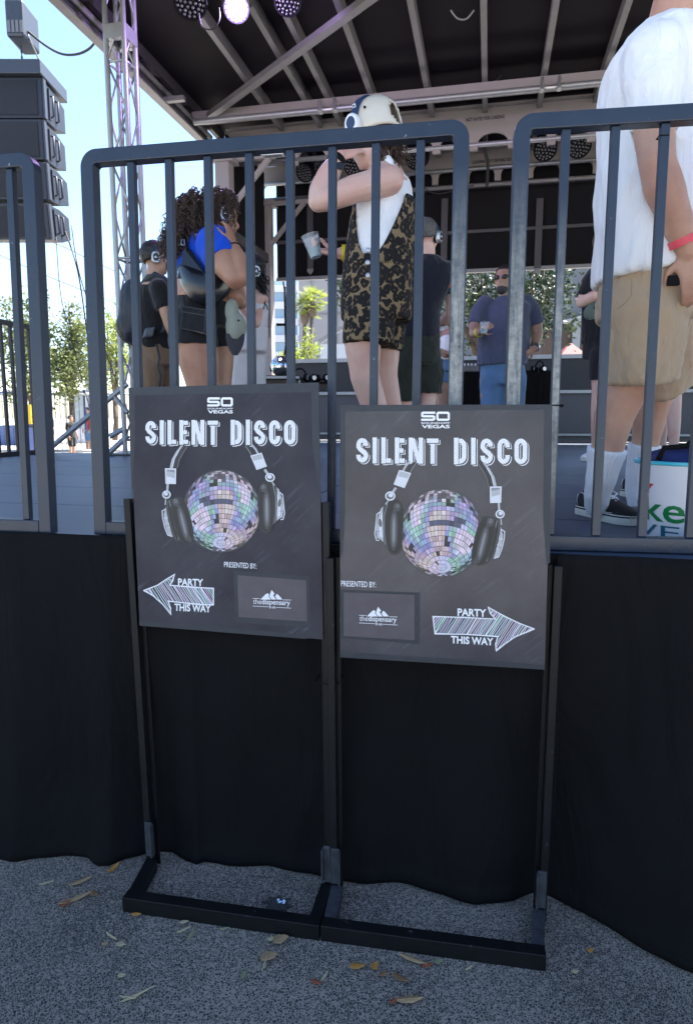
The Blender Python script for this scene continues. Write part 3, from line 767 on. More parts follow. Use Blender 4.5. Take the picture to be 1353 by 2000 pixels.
def sponsor(sh, outer, inner, lx, ly, parent):
    """taped-on card: mountain, name between two rules"""
    root = poly(sh, outer, 1, 'tape_frame', M['tape'], parent)
    poly(sh, inner, 2.2, 'sponsor_card', M['card'], root)
    mb = MB()
    def pg(pts, k=4): mb.add([sh.P(lx + x, ly + y, k) for x, y in pts], [list(range(len(pts)))])
    pg([(-22, 8), (-17, 3), (-12, -2), (-8, -4.5), (-5, -2), (-6, 2), (-1, 8)]); pg([(0.5, 8), (-4.2, 2.2), (-3, -3), (0, -11), (6, -3), (3, -1), (5, 3), (9, 8)]); pg([(10.5, 8), (7, 2), (9, -2), (11, -3), (16, 2), (21, 8)])
    strip(mb, sh, [(lx - 37, ly + 5.8), (lx - 23, ly + 6.0)], .9, 4); strip(mb, sh, [(lx + 22, ly + 8.6), (lx + 38, ly + 9)], .9, 4)
    strip(mb, sh, [(lx - 37, ly + 20.6), (lx - 6, ly + 22.2)], .9, 4); strip(mb, sh, [(lx + 9, ly + 23.2), (lx + 38, ly + 24.8)], .9, 4)
    lg = mb.build('card_logo', M['ink'], root)
    lettering(sh, 'the', (lx - 36, ly + 16.4), (lx - 20, ly + 17), 10, 4, 'lettering', M['ink'], lg, -.004)
    lettering(sh, 'dispensary', (lx - 19, ly + 20.2), (lx + 36, ly + 22.6), 13.4, 4, 'lettering', M['ink'], lg, .010)
    lettering(sh, 'BY AVR', (lx - 4.5, ly + 25.2), (lx + 8, ly + 25.8), 4.2, 4, 'lettering', M['ink'], lg, .02)
def board(label, stand, corners, tapes, mprint):
    root_, gL, Uv, T, N = stand
    c = gL + N * .019
    sh = Sheet(c, N)
    P4 = [sh.P(x, y) for x, y in corners]
    root = thing('poster_board', label, 'poster', sum(P4, Vector()) / 4 - N * .003)
    MB().prism([p - N * .006 for p in P4], P4).build('board', mprint, root)
    for i, t in enumerate(tapes): poly(sh, t, .6 + .2 * i, 'edge_tape', M['tape'], root)
    return root, sh
# left poster
b1, sh1 = board('silent disco poster with its chalk arrow pointing left, on the taller stand', s1,
    [(251, 757), (622, 747), (631, 1249), (273, 1219)],
    [[(251, 757), (622, 747), (622, 767), (607, 766), (263, 772), (252, 776)], [(251, 757), (263, 770), (264, 860), (262, 900), (259, 985), (255, 900)], [(608, 765), (622, 748), (627, 975), (620, 975), (619, 930), (610, 870)],
     [(272, 1212), (420, 1223), (560, 1236), (600, 1245), (598, 1248), (273, 1222)]], M['print'])
sologo(sh1, 405, 455, 776, 794, 799.5, 807.5, b1)
headline(sh1, [('SILENT', (284, 821, 868), (426, 820, 869)), ('DISCO', (450, 820, 869), (578, 819, 870))], b1, M['ink'], M['inkdark'])
disco(sh1, 433, 998, 76, 81, b1, False)
phones(sh1, lambda x, y: (x, y), b1)
lettering(sh1, 'PRESENTED BY:', (438, 1107.6), (501, 1111), 10.5, 1, 'lettering', M['ink'], b1, .004)
lettering(sh1, 'PARTY', (348, 1143.5), (397, 1145), 14, 1, 'lettering', M['ink'], b1, .03)
lettering(sh1, 'THIS WAY', (341, 1193), (412, 1196.5), 14.5, 1, 'lettering', M['ink'], b1, .03)
hatch_arrow(sh1, [(282, 1153), (308, 1143), (326, 1131), (341, 1122), (338, 1134), (332, 1143), (375, 1147), (417, 1149), (417, 1181), (390, 1181), (329, 1174), (333, 1188), (334, 1200), (318, 1180), (300, 1164)], b1, 1)
sponsor(sh1, [(456, 1114), (604, 1125.5), (605.5, 1226), (459, 1215)], [(464, 1123.5), (598, 1133.5), (599.6, 1213.6), (466, 1205)], 530.5, 1163, b1)
# right poster
def TR(x, y): return 862 - 1.06 * (x - 433), 1040 + 1.055 * (y - 1000)
b2, sh2 = board('silent disco poster with its chalk arrow pointing right, on the lower stand', s2,
    [(664, 791), (1078, 790), (1063, 1308), (664, 1283)],
    [[(664, 791), (1078, 790), (1076, 806), (1062, 800), (674, 804), (664, 812)], [(664, 806), (674, 804), (674, 1000), (669, 1086), (664, 1086)], [(1063, 800), (1078, 790), (1073, 1100), (1066, 1100), (1060, 1010), (1061, 900)],
     [(664, 1273), (1063, 1298), (1063, 1308), (664, 1284)]], M['print_r'])
sologo(sh2, 822, 878, 804, 822, 828, 836.5, b2)
headline(sh2, [('SILENT', (695, 854, 905), (856, 855, 906)), ('DISCO', (885, 855, 907), (1030, 855, 908))], b2, M['ink'], M['inkdark'])
disco(sh2, 862, 1041, 82, 87, b2, True)
phones(sh2, TR, b2)
lettering(sh2, 'PRESENTED BY:', (666, 1145), (734, 1147.5), 11, 1, 'lettering', M['ink'], b2, .004)
lettering(sh2, 'PARTY', (893, 1203), (949, 1205), 15, 1, 'lettering', M['ink'], b2, .03)
lettering(sh2, 'THIS WAY', (880, 1256.5), (963, 1261), 15, 1, 'lettering', M['ink'], b2, .03)
hatch_arrow(sh2, [(845, 1204), (905, 1206), (967, 1209), (957, 1198), (953, 1186), (985, 1204), (1015, 1218), (1042, 1228), (1005, 1244), (985, 1258), (969, 1271), (967, 1258), (972, 1243), (910, 1239), (849, 1238)], b2, 2)
sponsor(sh2, [(665, 1151.5), (820, 1157.5), (819, 1258.5), (665, 1246)], [(671, 1157), (809, 1162), (809, 1250.5), (671, 1242)], 738, 1196, b2)
# ------------------------------------------------------------------ stage roof
ZR = 5.3
def uvz(px, py, z): return uv(onz(px, py, z))
UL, VB = -3.33, 8.7
roof = thing('stage_roof', 'black roof over the stage with grey purlins, scalloped beams and side truss', 'stage roof', W(UL, VB, DECK))
MB().box(W((UL + 9) / 2, (VB - .35) / 2, ZR + .05), U * ((9 - UL) / 2), V * ((VB + .35) / 2), Z * .05).build('roof_skin', M['roofin'], roof)
for px, py in ((490, 172), (565, 145), (612, 138), (700, 120), (819, 100), (945, 100), (1072, 90), (1192, 110), (1330, 100), (1490, 100)):
    u, v = uvz(px, py, ZR - .13)
    MB().box(W(u, (VB - .3) / 2, ZR - .0665), U * .030, V * ((VB + .3) / 2), Z * .0655).build('purlin', M['galv'], roof)
u0, v1 = uvz(676, 196, ZR - .15)
MB().box(W((UL + 9) / 2, v1, ZR - .19), U * ((9 - UL) / 2), V * .07, Z * .055).build('cross_beam', M['beige'], roof)
vt = uvz(676, 210, ZR - .33)[1]
for a, b in ((UL + .1, -1.6), (-1.5, .9), (1.0, 3.6), (3.7, 8.8)):
    MB().tube([W(a, vt, ZR - .33), W(b, vt, ZR - .33)], .032, 14).build('rigging_tube', M['alu'], roof, smooth='auto')
for a in (-1.55, .95, 3.65):
    mb = MB()
    for k in (-.09, .09): mb.box(W(a + k, vt, ZR - .30), U * .02, V * .045, Z * .06); mb.tube([W(a + k, vt - .05, ZR - .36), W(a + k, vt - .05, ZR - .24)], .012, 6)
    mb.tube([W(a - .12, vt, ZR - .33), W(a + .12, vt, ZR - .33)], .022, 8)
    mb.build('tube_clamp', M['metal'], roof)
# diagonal brace under the purlins
p0, p1 = onz(410, 226, ZR - .2), onz(690, 20, ZR - .2)
MB().beam(p0, p0 + (p1 - p0) * 1.25, .085, .06).build('diagonal_brace', M['galv'], roof)
def scallop(mb, v, u0, u1, ztop, zbot, mod=.47, hole=.37, arch=.20, th=.02, lip=.06):
    n = int((u1 - u0) / mod)
    for i in range(n):
        a = u0 + i * mod; c = a + mod / 2
        pts = [(a, ztop), (a, zbot), (c - hole / 2, zbot)]
        for k in range(0, 9):
            t = math.pi * (1 - k / 8); pts.append((c + hole / 2 * math.cos(t), zbot + (arch * .45) + arch * .55 * math.sin(t)))
        pts += [(c + hole / 2, zbot), (a + mod, zbot), (a + mod, ztop)]
        # split into a top strip and the shaped web so that every face is simple
        zt = zbot + arch + .002
        mb.box(W(c, v, (ztop + zt) / 2), U * mod / 2, V * th, Z * ((ztop - zt) / 2))
        L = pts[1:-1]; half = [p for p in L]
        for k in range(3, len(L) - 3):
            pass
        arcp = pts[3:12]
        for (xa, za), (xb, zb) in zip(arcp, arcp[1:]):
            mb.prism([W(xa, v - th, za), W(xb, v - th, zb), W(xb, v - th, zt), W(xa, v - th, zt)], [W(xa, v + th, za), W(xb, v + th, zb), W(xb, v + th, zt), W(xa, v + th, zt)])
        w2 = (mod - hole) / 4
        for cc in (a + w2, a + mod - w2):
            mb.box(W(cc, v, (zbot + zt) / 2), U * w2, V * th, Z * ((zt - zbot) / 2))
    mb.box(W((u0 + u0 + n * mod) / 2, v - lip / 2 - th, ztop + .012), U * (n * mod / 2), V * lip / 2, Z * .01)
v2 = uvz(800, 224, ZR - .06)[1]
mb = MB(); scallop(mb, v2, UL + .15, 8.6, ZR - .07, ZR - .56); bm2 = mb.build('scalloped_beam', M['beige'], roof)
MB().tube([W(UL + .15, v2, ZR - .49), W(8.6, v2, ZR - .49)], .03, 12).build('rigging_tube', M['alu'], roof, smooth=True)
mb = MB(); scallop(mb, VB - .15, UL + .15, 8.6, ZR - .07, ZR - .50, mod=.45, hole=.36); mb.build('scalloped_beam', M['beige'], roof)
for zz, mm in ((ZR - .34, 'alu'), (ZR - .57, 'galv')):
    MB().tube([W(UL + .15, VB - .22, zz), W(8.6, VB - .22, zz)], .03, 12).build('rigging_tube', M[mm], roof, smooth=True)
def wall_text(text, u_c, v, z, w, h, m, parent):
    vs, fs = font_mesh(text, .02)
    MB().add([W(u_c + (a - .5) * w, v, z + (b - .5) * h) for a, b in vs], fs).build('lettering', m, parent)
uc, vc = uvz(947, 230, ZR - .13)
_p = onplane(947, 231, W(0, v2 - .021, 0), -V)
wall_text('NOT RATED FOR LOADING', uv(_p)[0], v2 - .0225, _p.z, .47, .042, M['black'], bm2)
_p = onplane(960, 314, W(0, VB - .171, 0), -V)
wall_text('LOADING NOT DISTRIBUTED', uv(_p)[0], VB - .1725, _p.z, .55, .042, M['black'], bm2)
# left side: deep side plate with openings, flange and outer tube
mb = MB()
vv = -.3
while vv < 6.75:
    mb.box(W(UL, vv + .35, ZR - .06), U * .03, V * .35, Z * .06)
    mb.box(W(UL, vv + .05, ZR - .2), U * .03, V * .05, Z * .08)
    mb.box(W(UL, vv + .35, ZR - .33), U * .03, V * .35, Z * .045)
    for k in range(5):
        for s in (-1, 1):
            a = vv + (.10 if s < 0 else .70) + (-s) * .0; x = .03 * (5 - k)
            mb.box(W(UL, (vv + .10 + x / 2) if s < 0 else (vv + .70 - x / 2), ZR - .12 - .014 - k * .008), U * .028, V * x / 2, Z * .005)
    vv += .7
mb.build('side_plate', M['dkgalv'], roof)
MB().box(W(UL + .01, 3.27, ZR - .375), U * .05, V * 3.57, Z * .012).build('side_flange', M['galv'], roof)
MB().tube([W(UL + .06, -.3, ZR - .27), W(UL + .06, 6.84, ZR - .27)], .03, 10).build('side_tube', M['galv'], roof, smooth=True)
MB().box(W(UL - .06, 3.27, ZR - .15), U * .012, V * 3.6, Z * .20).build('side_skin', M['black'], roof)
for v_ in (1.2, 3.4, 5.6): MB().beam(W(UL - .02, v_, ZR - .35), W(UL + .28, v_, ZR - .35), .06, .05).build('side_bracket', M['galv'], roof)
# corner posts and side wall
def post(u, v, w, z0, z1, label):
    t = thing('stage_post', label, 'post', W(u, v, z0), 'posts carrying the left side of the stage roof')
    MB().box(W(u, v, (z0 + z1) / 2), U * w / 2, V * w / 2, Z * (z1 - z0) / 2).build('shaft', M['beige'], t, bevel=.006)
    mb = MB(); mb.box(W(u + .02, v - .01, z1 - .04), U * (w * .75), V * w * .6, Z * .04); mb.build('head_plate', M['beige'], t)
    a, b = W(u + w / 2, v, z1 - .62), W(u + .62, v, z1 - .05)
    MB().beam(a, b, .05, .06).build('knee_brace', M['beige'], t)
    MB().box(W(u + .4, v, z1 - .03), U * .30, V * .03, Z * .028).build('knee_arm', M['beige'], t)
    return t
pc = at(442, 480, 9.3); pu, pv = uv(pc)
post(pu, pv, .19, DECK, ZR - .52, 'pale grey square post at the roof corner, right of the curly-haired woman')
pc2 = at(521, 560, 10.85); qu, qv = uv(pc2)
post(qu, qv, .19, DECK, ZR - .60, 'pale grey square post at the back corner, behind the white trousers')
sw = thing('side_wall', 'black panelled side wall between the two pale posts, open below', 'wall panel', W(pu, (pv + qv) / 2, DECK))
mb = MB(); sa, sb = W(pu + .0, pv + .08, 0), W(qu - .0, qv - .08, 0); nn = (sb - sa).normalized().cross(Z)
mb.box((sa + sb) / 2 + Z * 3.9, (sb - sa) / 2, nn * .015, Z * 1.2); mb.build('panel', M['black'], sw)
for z_ in (3.84, 2.72):
    MB().beam(sa + Z * z_ + nn * .04, sb + Z * z_ + nn * .04, .06, .13).build('rail_beam', M['dkgalv'], sw)
# ------------------------------------------------------------------ back wall of the stage
bw = thing('back_wall', 'black framed back wall of the stage with a long open window above the tables', 'stage wall', W(2, VB, DECK))
def bz(px, py): return onplane(px, py, W(0, VB, 0), -V)
zt, zw, zs = ZR - .005, bz(900, 531).z, bz(900, 700).z
UE = 7.4
MB().box(W((qu + .1 + UE) / 2, VB + .02, (zt + zw) / 2 + .02), U * ((UE - qu - .1) / 2), V * .01, Z * ((zt - zw) / 2)).build('upper_panel', M['black'], bw)
MB().box(W((qu + .1 + UE) / 2, VB + .02, (zs + DECK + .75) / 2), U * ((UE - qu - .1) / 2), V * .01, Z * ((zs - DECK - .75) / 2)).build('lower_panel', mat('dark_blue_panel', (.018, .019, .026), .5), bw)
MB().box(W((qu + .1 + UE) / 2, VB + .04, DECK + .375), U * ((UE - qu - .1) / 2), V * .01, Z * .37).build('kick_panel', mat('ribbed_grey_panel', (.09, .09, .10), .6, var=.5, scale=90, stretch=(1, 1, 40)), bw)
for zz, h, mm in ((zw - .0, .05, 'galv'), (zs, .06, 'alu'), (DECK + .75, .045, 'alu'), (DECK + .11, .03, 'alu'), (bz(900, 455).z, .045, 'dkgalv'), (ZR - .53, .05, 'dkgalv')):
    MB().box(W((qu + .1 + UE) / 2, VB - .02, zz), U * ((UE - qu - .1) / 2), V * .03, Z * h / 2).build('frame_rail', M[mm], bw)
for px in (608, 720, 866, 1048):
    a = bz(px, 390); b = bz(px, 532); u_ = uv(b)[0]
    MB().box(W(u_, VB - .055, (a.z + b.z) / 2), U * .048, V * .004, Z * ((a.z - b.z) / 2)).build('mullion', M['dkgalv'], bw)
    MB().prism([W(u_ - .05, VB - .075, b.z), W(u_ + .05, VB - .075, b.z), W(u_ + .05, VB - .075, b.z + .04), W(u_ - .05, VB - .075, b.z + .04)][::-1] , [W(u_ - .0, VB - .062, b.z - .05), W(u_ + .0, VB - .062, b.z - .05), W(u_ + .05, VB - .062, b.z + .04), W(u_ - .05, VB - .062, b.z + .04)][::-1]).build('mullion_tip', M['galv'], bw)
for px, py in ((1192 - 35, 730), (1085, 728)):
    c = bz(px, py); MB().box(Vector(c) - V * .03, U * .035, V * .01, Z * .012).build('latch', M['alu'], bw)

# ------------------------------------------------------------------ truss tower and its outrigger
tc = at(250, 400, 6.5)
tw = thing('truss_tower', 'slim aluminium lattice tower standing beyond the left end of the stage', 'truss tower', (tc.x, tc.y, DECK))
ht = .09; legs = [Vector((tc.x + a * ht, tc.y + b * ht, DECK + .002)) for a, b in ((-1, -1), (1, -1), (1, 1), (-1, 1))]
rotm = Matrix.Rotation(R(-14), 3, 'Z'); legs = [Vector((tc.x, tc.y, 0)) + rotm @ (l - Vector((tc.x, tc.y, 0))) for l in legs]
HT = 5.2
for l in legs: MB().tube([l, l + Z * HT], .024, 12).build('leg', M['alu'], tw, smooth='auto')
mb = MB(); step = .42; k = 0
while k * step < HT - .3:
    z0 = .15 + k * step
    for i in range(4):
        a, b = legs[i], legs[(i + 1) % 4]
        if k % 2: a, b = b, a
        mb.tube([a + Z * z0, b + Z * (z0 + step)], .010, 6)
        if k % 4 == 0: mb.tube([legs[i] + Z * z0, legs[(i + 1) % 4] + Z * z0], .012, 6)
    k += 1
mb.build('lattice', M['alu'], tw, smooth=True)
for py in (40, 312):
    z_ = at(250, py, 6.5).z
    mb = MB()
    for i in range(4): mb.beam(legs[i] + Z * z_, legs[(i + 1) % 4] + Z * z_, .05, .12)
    mb.build('collar', M['alu'], tw)
def P8(px, py, y=6.45): return at(px, py, y)
for a, b, r in (((249, 750), (88, 884), .026), ((247, 835), (214, 853), .026), ((251, 850), (212, 886), .026), ((222, 772), (250, 806), .022)):
    MB().tube([P8(*a), P8(*b, 6.4)], r, 12).build('outrigger', M['alu'], tw, smooth='auto')
MB().box(P8(232, 892, 6.5) - Z * .0, Vector((.22, 0, 0)), Vector((0, .1, 0)), Z * .03).build('foot_frame', M['dkgalv'], tw)

# ------------------------------------------------------------------ hanging loudspeaker column
SPK = mat('speaker_body', (.015, .020, .032), .5, var=.2, scale=8, bump=.05, bscale=200)
SPF = mat('speaker_rigging', (.05, .06, .08), .45, metal=.2)
ys = 8.0
def cabinet(xr, yt, yb, tilt, label):
    tl, bl = at(xr[0], yt, ys), at(xr[1], yb, ys)
    h = tl.z - bl.z; wd = 1.15; dp = .62
    ax = Vector((1, 0, 0)); t = R(tilt)
    fz = Vector((0, -math.sin(t), math.cos(t))); fy = Vector((0, math.cos(t), math.sin(t)))
    c = (tl + bl) / 2
    root = thing('loudspeaker', label, 'loudspeaker', c - ax * wd / 2 - fz * h / 2, 'hanging column of loudspeakers')
    def q(x, y, z): return c + ax * x + fy * y + fz * z
    hh = h / 2 - .004
    A = [q(-wd, 0, -hh), q(0, 0, -hh), q(0, 0, hh), q(-wd, 0, hh)]
    B = [q(-wd, .36, -hh * .95), q(0, .36, -hh * .95), q(0, .36, hh * .95), q(-wd, .36, hh * .95)]
    C_ = [q(-wd, dp, -hh * .66), q(-.0, dp, -hh * .66), q(-.0, dp, hh * .66), q(-wd, dp, hh * .66)]
    mb = MB(); mb.loft([A, B, C_]); mb.build('body', SPK, root, bevel=.008)
    mb = MB(); mb.box(q(-.5 * wd, -.006, 0), ax * (wd / 2 - .05), fy * .004, fz * (hh - .03)); mb.build('grille', mat('speaker_grille', (.010, .013, .020), .7, bump=.4, bscale=600) if 'grl' not in M else M['grl'], root)
    mb = MB(); mb.box(q(.012, .04, 0), ax * .012, fy * .03, fz * (hh * .98)); mb.box(q(.010, .16, 0), ax * .010, fy * .008, fz * hh * .8)
    mb.build('rigging_strip', SPF, root, bevel=.003)
    mb = MB()
    for yy in (.22, .36):
        mb.tube([q(.002, yy, -hh * .55), q(.03, yy, -hh * .5), q(.03, yy, hh * .5), q(.002, yy, hh * .55)], .012, 8)
    mb.build('handle', SPF, root, smooth=True)
    return root
M['grl'] = mat('speaker_grille', (.010, .013, .020), .7, bump=.4, bscale=600)
cabinet((79, 86), 150, 231, 0, 'topmost loudspeaker of the hanging column, under the rigging plate')
cabinet((81, 88), 232, 312, 1.5, 'second loudspeaker from the top of the hanging column')
cabinet((88, 93), 316, 390, 4, 'third loudspeaker down the hanging column, partly behind the left guard rail')
cabinet((93, 97), 397, 468, 7, 'bottom loudspeaker of the hanging column, cables trailing beneath it')
pl = at(82, 134, ys)
fl = thing('rigging_frame', 'blue-grey rigging plate above the hanging loudspeakers', 'rigging frame', pl)
MB().box(pl + Vector((-.55, .3, 0)), Vector((.56, 0, 0)), Vector((0, .36, 0)), Z * .075).build('plate', SPF, fl, bevel=.01)
mb = MB()
for x in (-.9, -.5, -.12):
    for y_ in (.05, .5): mb.tube([pl + Vector((x, y_, -.15)), pl + Vector((x, y_, -.07))], .025, 8)
mb.build('pin', SPF, fl)
hp = at(42, 48, ys)
hoist = thing('chain_hoist', 'blue-grey chain hoist above the hanging loudspeakers', 'hoist', hp)
MB().box(hp + Vector((-.03, .1, .02)), Vector((.10, 0, 0)), Vector((0, .2, 0)), Z * .19).build('motor', SPF, hoist, bevel=.03)
mb = MB()
for i in range(4): mb.box(hp + Vector((-.09 + i * .045, -.104, -.07)), Vector((.016, 0, 0)), Vector((0, .003, 0)), Z * .06)
mb.build('vent', M['galv'], hoist)
mb = MB(); q0 = hp + Vector((-.06, .1, -.17))
for i in range(12): mb.tube([q0 - Z * (.035 * i), q0 - Z * (.035 * i + .03)], .012 if i % 2 else .007, 6)
mb.build('chain', M['dkgalv'], hoist)
def cable(name, label, pts, r, m='cable', group=None, cat='cable'):
    P = [Vector(p) for p in pts]; out = []
    for i in range(len(P) - 1):
        p0, p1, p2, p3 = P[max(i - 1, 0)], P[i], P[i + 1], P[min(i + 2, len(P) - 1)]
        for k in range(6):
            t = k / 6
            out.append(.5 * ((2 * p1) + (p2 - p0) * t + (2 * p0 - 5 * p1 + 4 * p2 - p3) * t * t + (3 * p1 - p0 - 3 * p2 + p3) * t ** 3))
    out.append(P[-1])
    return tag(MB().tube(out, r, 8).build(name, M[m], smooth=True), label, cat, group)
cable('power_cable', 'thick black cable sagging from the hoist to the roof edge', [at(56, 62, 8), at(88, 88, 7.9), at(120, 105, 7.7), at(150, 106, 7.5), at(175, 95, 7.3), at(192, 74, 7.1)], .012)
cable('wire_sling', 'thin pale wire slanting from the hoist to the rigging plate', [at(54, 66, 8), at(78, 120, 8.1)], .008, 'galv')
cable('speaker_cable', 'black cable hanging from the bottom loudspeaker, left strand with a connector block', [at(128, 452, 8.2), at(146, 505, 8.1), at(158, 560, 8), at(172, 660, 7.9), at(186, 740, 7.8), at(200, 800, 7.7)], .008)
cable('speaker_cable', 'black cable hanging from the bottom loudspeaker, outer straight strand', [at(140, 440, 8.2), at(152, 520, 8.1), at(176, 600, 8), at(215, 710, 7.8), at(246, 795, 7.6)], .006)
cable('guy_wire', 'thin dark wire slanting past the left tree to the ground', [at(110, 462, 8.1), at(119, 575, 8), at(140, 660, 7.9), at(165, 760, 7.8), at(182, 812, 7.7)], .005)
cable('overhead_wire', 'upper thin grey wire crossing the sky at left', [at(-40, 420, 30), at(120, 480, 30), at(168, 503, 30), at(262, 547, 30)], .022, 'galv', 'overhead wires')
cable('overhead_wire', 'lower thin grey wire crossing the sky at left', [at(-40, 480, 30), at(40, 516, 30), at(120, 550, 30), at(240, 598, 30)], .022, 'galv', 'overhead wires')

# ------------------------------------------------------------------ stage lights
LENS = mat('led_lens', (.13, .135, .15), .15, metal=.3)
LIT = bpy.data.materials.new('lit_lens'); LIT.use_nodes = True
_p = LIT.node_tree.nodes['Principled BSDF']; _p.inputs['Emission Color'].default_value = (.93, .88, 1, 1); _p.inputs['Emission Strength'].default_value = 5
def stage_light(c, d, r, label, lit=False, hang=.22):
    c = Vector(c); d = Vector(d).normalized(); a = d.cross(Z).normalized(); b = a.cross(d)
    root = thing('stage_light', label, 'stage light', c, 'lights rigged under the stage roof')
    L = r * 1.5
    mb = MB(); pr = [(-L, r * .55), (-L * .8, r * .8), (-L * .2, r * .92), (0, r), (.02, r), (.02, r * .88), (.004, r * .86)]
    mb.loft([[c + d * z_ + (a * math.cos(6.2832 * k / 24) + b * math.sin(6.2832 * k / 24)) * q for k in range(24)] for z_, q in pr])
    mb.build('housing', M['black'], root, smooth='auto')
    mb = MB()
    for rr, n in ((0, 1), (r * .30, 6), (r * .56, 12), (r * .78, 16)):
        for k in range(n):
            t = 6.2832 * k / n + rr; q = c + d * .008 + (a * math.cos(t) + b * math.sin(t)) * rr
            mb.ell(q, a * r * .10, b * r * .10, d * .012, 8, 5)
    mb.build('led_cluster', LIT if lit else LENS, root, smooth=True)
    mb = MB(); top = c + Z * (r + hang)
    mb.tube([c + a * r * 1.08 - d * L * .4, c + a * r * 1.08 - d * L * .4 + Z * (r * 1.2), top - d * L * .4, c - a * r * 1.08 - d * L * .4 + Z * (r * 1.2), c - a * r * 1.08 - d * L * .4], .012, 6)
    mb.tube([top - d * L * .4, top - d * L * .4 + Z * .08], .025, 8)
    mb.build('yoke', M['dkgalv'], root, smooth=True)
    if lit:
        ld = bpy.data.lights.new('lamp_glow', 'POINT'); ld.energy = 24; ld.color = (.6, .4, 1); ld.shadow_soft_size = .08
        lo = bpy.data.objects.new('lamp_glow', ld); scene.collection.objects.link(lo); lo.parent = root; lo.location = d * .12
    return root
for px, py, y, dr, r, lab, lit in (
    (595, 337, 9.8, (-.5, -.75, -.62), .13, 'black stage light tilted left, furthest left under the back beam', 0),
    (626, 330, 9.8, (-.3, -.8, -.5), .13, 'small black stage light just left of the woman\'s raised forearm', 0),
    (692, 322, 9.6, (.1, -.9, -.5), .15, 'black stage light seen beside the woman\'s wrist and chin', 0),
    (812, 308, 9.6, (-.5, -.8, -.3), .15, 'black stage light with pale LED face behind the woman\'s hair', 0),
    (1064, 292, 9.2, (-.05, -.75, -.66), .15, 'round black stage light, left of the pair beside the white shirt', 0),
    (1131, 286, 9.2, (.0, -.75, -.66), .15, 'round black stage light, right of the pair beside the white shirt', 0),
    (372, 4, 6.1, (.1, -.5, -.85), .14, 'black stage light hanging under the roof with a looped cable', 0),
    (462, 16, 6.3, (.05, -.75, -.66), .11, 'stage light glowing white under the roof', 1),
    (562, 2, 6.3, (.05, -.6, -.8), .12, 'dark stage light under the roof, right of the glowing one', 0)):
    stage_light(at(px, py, y), dr, r, lab, bool(lit))
cable('loop_cable', 'thin black cable looped beside the hanging stage light', [at(388, 25, 6.1), at(395, 52, 6.1), at(415, 57, 6.1), at(428, 40, 6.1), at(428, 15, 6.1)], .006)
cable('loop_cable', 'thin pale cable loop under the roof near its top middle', [at(880, 20, 5), at(893, 36, 5), at(910, 37, 5), at(925, 20, 5)], .006, 'galv')
cable('beam_cable', 'black cable tangle dangling from the roof clamp', [at(978, 145, 8.2), at(968, 158, 8.2), at(955, 163, 8.2), at(972, 168, 8.2), at(974, 178, 8.2), at(968, 186, 8.2)], .010)
cable('beam_cable', 'black cable dropping behind the gap between two guard rails', [at(951, 250, 9.3), at(945, 285, 9.4), at(952, 320, 9.6), at(950, 365, 9.8)], .022)
cable('beam_cable', 'thin black cable sagging along the back rigging tube', [at(826, 366, 10), at(850, 378, 10), at(880, 374, 10), at(925, 362, 10)], .008)

# ------------------------------------------------------------------ beyond the stage
def leafmat(name, c1, c2, tr=.35):
    m, n, l, p = nodes(name)
    g_ = n.new('ShaderNodeNewGeometry'); cr = n.new('ShaderNodeValToRGB'); cr.color_ramp.elements[0].color = (*c1, 1); cr.color_ramp.elements[1].color = (*c2, 1)
    l.new(g_.outputs['Random Per Island'], cr.inputs[0]); l.new(cr.outputs[0], p.inputs['Base Color']); p.inputs['Roughness'].default_value = .55
    t = n.new('ShaderNodeBsdfTranslucent'); l.new(cr.outputs[0], t.inputs[0]); mx = n.new('ShaderNodeMixShader'); mx.inputs[0].default_value = tr
    l.new(p.outputs[0], mx.inputs[1]); l.new(t.outputs[0], mx.inputs[2]); l.new(mx.outputs[0], n['Material Output'].inputs[0])
    return m
LF1 = leafmat('olive_leaves', (.05, .075, .025), (.20, .23, .08), .4)
LF2 = leafmat('yellow_green_leaves', (.14, .20, .03), (.36, .40, .08), .45)
LF3 = leafmat('dark_leaves', (.010, .026, .010), (.035, .065, .022), .12)
BARK = mat('bark', (.10, .075, .055), .9, var=.4, scale=12, bump=.5, bscale=30)
